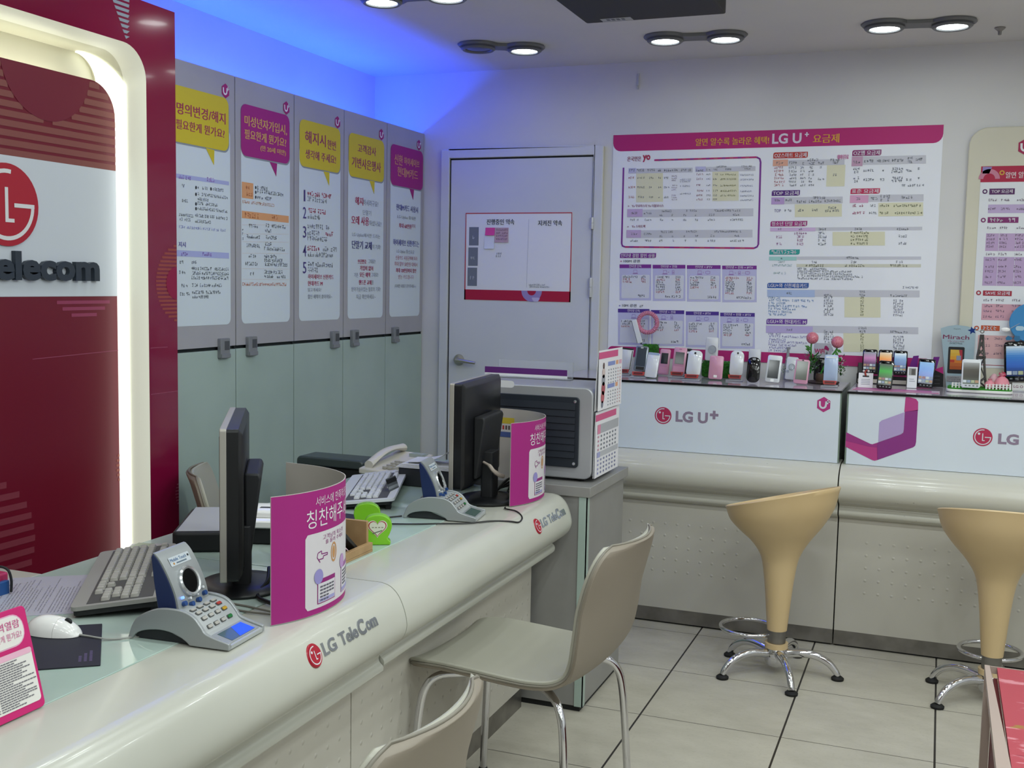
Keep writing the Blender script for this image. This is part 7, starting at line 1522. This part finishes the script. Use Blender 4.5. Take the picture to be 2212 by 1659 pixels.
# lawn, tower ornament, star, phone, fence, pouches
p = spot((2114, 850)); x0, x1 = spot((2044, 848)).x, spot((2188, 852)).x; y0 = p.y+.006; t = thing('lawn_base', 'white plinth with green toy lawn and white picket fences', 'ornament', ((x0+x1)/2, y0+.05, CZ)); m = MB(); m.prism(rrect(x0, x1, y0, y0+.13, .03), CZ+.0004, CZ+.012, WHITEP); m.build('plinth', t, bevel=.003); m = MB(); m.prism(rrect(x0+.004, x1-.004, y0+.003, y0+.127, .028), CZ+.0122, CZ+.017, mat('lawn_green', '#2f8420', .8)); m.build('lawn', t)
zl = CZ+.0172; m = MB(); rn = random.Random(5)
for k in range(700): o = Vector((rn.uniform(x0+.01, x1-.01), rn.uniform(y0+.008, y0+.12), zl-.0004)); m.add([o+Vector((-.0008, 0, 0)), o+Vector((.0008, 0, 0)), o+Vector((rn.uniform(-.003, .003), rn.uniform(-.003, .003), rn.uniform(.004, .008)))], [(0, 1, 2)], mat('grass_bright'))
b_ = m.build('grass', t, smooth=0); b_['kind'] = 'stuff'
def fence(pxs, yb_, ytop):
    m = MB()
    for px in pxs:
        q = on((px, yb_), 1, y0+.012); zt = up((q.x, q.y), ytop); m.prism([(q.x-.003, zl), (q.x+.003, zl), (q.x+.003, zt-.003), (q.x, zt), (q.x-.003, zt-.003)], y0+.010, y0+.0125, WHITEP, 'y')
    a_, b2 = on((pxs[0], 835), 1, y0+.0127), on((pxs[-1], 838), 1, y0+.0127)
    for zz in (.35, .7): m.box(a_.x, b2.x, y0+.0126, y0+.0142, zl+.026*zz-.0015, zl+.026*zz+.0015, WHITEP)
    m.build('picket_fence', t)
fence([2057+7.2*i for i in range(4)], 842, 825); fence([2130+7.4*i for i in range(8)], 843, 829)
smart('white smart phone leaning on the toy lawn', (2096, 840), 779, 38, .0175, ['#5a6458', '#3c3a34', '#46433c', '#8a8c8c'], (.06,), PHW2, a=.2, back=-.0)
q = on((2117, 800), 1, y0+.075); t = thing('tower_ornament', 'grey lattice tower ornament behind the white smart phone', 'ornament', (q.x, y0+.075, zl)); IRON = mat('tower_grey', '#4c4a47', .5, .2); y = y0+.075
def tz(py): return up((q.x, y), py)
ztop, zr, zm = tz(723), tz(716), tz(775)
lv = [(zl+.0006, .026), (zl+(zm-zl)*.35, .02), (zm, .0125), (zm+.012, .0125), (zm+(ztop-zm)*.4, .0085), (zm+(ztop-zm)*.75, .0055), (ztop, .0035)]
m = MB()
for (za, wa), (zb_, wb2) in zip(lv, lv[1:]):
    for sx in (-1, 1):
        for sy in (-1, 1): m.tube([(q.x+sx*wa, y+sy*wa, za), (q.x+sx*wb2, y+sy*wb2, zb_)], .0042, IRON, 6)
    for s in (-1, 1):
        m.tube([(q.x-wa, y+s*wa, za), (q.x+wb2, y+s*wb2, zb_)], .0028, IRON, 5); m.tube([(q.x+wa, y+s*wa, za), (q.x-wb2, y+s*wb2, zb_)], .0028, IRON, 5); m.tube([(q.x+s*wa, y-wa, za), (q.x+s*wb2, y+wb2, zb_)], .0028, IRON, 5); m.tube([(q.x+s*wa, y+wa, za), (q.x+s*wb2, y-wb2, zb_)], .0028, IRON, 5)
m.build('lattice', t, smooth=60); m = MB(); m.box(q.x-.017, q.x+.017, y-.017, y+.017, zm-.001, zm+.002, IRON); m.box(q.x-.018, q.x+.018, y-.018, y-.0165, zm+.010, zm+.0125, IRON)
for j in range(9): m.box(q.x-.018+.0043*j, q.x-.0165+.0043*j, y-.018, y-.0165, zm+.002, zm+.010, IRON)
m.build('platform', t); m = MB(); m.tube([(q.x+.0062*cos(2*pi*k/24), y, zr+.0062*sin(2*pi*k/24)) for k in range(24)], .0024, mat('ring_grey', '#8d8b88', .3, .5), 8, closed=True); m.build('top_ring', t)
c = on((2100, 714), 1, y0+.072); t = thing('star_ornament', 'small shiny blue star hanging beside the tower top', 'ornament', (c.x, c.y, c.z)); st = [( (.017 if k % 2 == 0 else .0075)*cos(pi/2+.25+k*pi/5), (.017 if k % 2 == 0 else .0075)*sin(pi/2+.25+k*pi/5)) for k in range(10)]; m = MB(Matrix.Translation(c)); m.prism(st, -.002, .002, mat('star_blue', '#24408c', .15, .6), 'y'); m.build('star', t, bevel=.0006); m = MB(); m.tube([(c.x+.004, c.y, c.z+.004), (c.x+.012, c.y+.001, c.z+.002), (q.x-.0055, c.y+.002, zr)], .0007, IRON, 5); m.build('thread', t)
c = on((2165, 810), 1, y0+.045); t = thing('pink_pouch', 'pink net pouch tied with a red bow on the toy lawn', 'pouch', (c.x, c.y, zl)); r_ = 16*mpp(c); NETP = mat('pink_net', '#d98a98', .5); zc = zl+r_*.82+.001; m = MB(); m.lathe([(0, zl+.0004), (r_*.7, zl+.001), (r_, zl+r_*.7), (r_*.75, zl+r_*1.35), (r_*.28, zl+r_*1.75), (r_*.5, zl+r_*2.1), (r_*.2, zl+r_*2.15), (0, zl+r_*1.9)], NETP, 20, (c.x, c.y)); m.build('pouch', t)
m = MB(); zb2 = zl+r_*1.78
for d in ((-.016, -.004), (.015, .005), (-.012, .012), (.011, .014), (0, .018)): m.add([(c.x, c.y-r_*.3, zb2-.002), (c.x+d[0]*.6-.003, c.y-r_*.35, zb2+d[1]+.004), (c.x+d[0], c.y-r_*.3, zb2+d[1]), (c.x+d[0]*.5+.003, c.y-r_*.2, zb2+d[1]*.5-.003)], [(0, 1, 2, 3)], mat('bow_red', '#b02448', .3))
m.build('bow', t, smooth=0)
c = on((2138, 828), 1, y0+.03); t = thing('pink_pouch', 'small round pink pouch behind the right picket fence', 'pouch', (c.x, c.y, zl)); r_ = 11*mpp(c); m = MB(); m.lathe([(0, zl+.0004), (r_*.7, zl+.001), (r_, zl+r_*.7), (r_*.8, zl+r_*1.3), (r_*.3, zl+r_*1.7), (0, zl+r_*1.75)], NETP, 18, (c.x, c.y)); m.build('pouch', t); m = MB(); m.lathe([(r_*.25, zl+r_*1.7), (r_*.45, zl+r_*2.0), (r_*.15, zl+r_*1.98)], NETP, 12, (c.x, c.y)); m.build('frill', t)
c = on((2148, 803), 1, y0+.07); t = thing('pink_pouch', 'pale pink pouch behind the bow tied one, near the tower', 'pouch', (c.x, c.y, zl)); r_ = 10*mpp(c); m = MB(); m.lathe([(0, zl+.0004), (r_*.8, zl+.001), (r_, zl+r_*1.2), (r_*.9, zl+r_*2.4), (r_*.35, zl+r_*3.1), (0, zl+r_*3.2)], mat('pale_pink_net', '#d0a4ac', .5), 18, (c.x, c.y)); m.build('pouch', t)
# big phone and blue balloon card at the right edge
p = spot((2203, 846)); 
t = thing('label_plate', 'white name plate under the large right phone, cut by the edge', 'label', (p.x, p.y+.03, CZ)); m = MB(); m.box(p.x-.028, p.x+.075, p.y+.03, p.y+.034, CZ+.0004, CZ+.034, WHITEP); m.build('plate', t); g = G((0, p.y+.0297, 0), (1, 0, 0), (0, 0, 1)); vs_, fs = text_mesh('LG O', .02); g.add(g.P([(p.x-.022+x*.035, CZ+.012+y*.011) for x, y in vs_], 0), fs, ink('#8a5a70')); g.build('plate_print', t, smooth=0)
t = thing('label_plate', 'clear foot plate at the right counter front edge', 'label', (p.x+.03, p.y, CZ)); m = MB(); m.box(p.x-.03, p.x+.08, p.y-.012, p.y+.02, CZ+.0004, CZ+.004, CLEARW); m.build('plate', t)
t_ = smart('large black smart phone with blue screen at the right edge', (2200, 828), 741, 54, .035, [wl("deep", "#16264e"), wl("azure", "#2858a8"), wl("azure2", "#2a6ab0"), wl("pale", "#a9b8c4")], (.05,), GLOSSB, a=.12, r=.016, roll=-.06, back=.04)
c = on((2226, 697), 1, min(p.y+.10, 4.895)); t = thing('balloon_card', 'round sky blue card behind the large right phone', 'card', (c.x, c.y, CZ)); R_ = 42*mpp(c); m = MB(); m.lathe([(0, 0), (R_*.97, 0), (R_, .002), (R_*.97, .004), (0, .004)], mat('sky_blue_card', '#3f86bc', .25), 32, fn=lambda q: (c.x+q[0], c.y+.004-q[2], c.z+q[1])); m.build('disc', t); m = MB(); m.tube([(c.x, c.y+.006, CZ+.0004), (c.x, c.y+.006, c.z)], .004, CLEARW, 8); m.build('rod', t)
g = G((0, c.y-.0005, 0), (1, 0, 0), (0, 0, 1), (1830, 680, 5.79)); g.poly([(1980, 290), (2010, 262), (2055, 275), (2070, 300), (2040, 318), (1990, 318)], '#2a6a94', 2); g.poly([(2080, 300), (2100, 262), (2160, 265), (2165, 320), (2120, 345)], '#2a6a94', 2); g.R((2110, 140), (2212, 200), '#a9c6d6', 1, .008); g.build('card_print', t, smooth=0)
q = on((2172, 712), 1, c.y-.002); t = thing('pebble_charm', 'small white glossy charm on a clear wire, left of the blue card', 'charm', (q.x, q.y, q.z)); m = MB(); m.ball(tuple(q), .013, WHITEG, 12, (1.35, .35, .7)); m.build('charm', t); m = MB(); m.tube([(q.x+.01, q.y, q.z), (c.x-R_*.5, c.y-.0006, c.z-.004)], .0012, CLEARW, 6); m.build('wire', t)
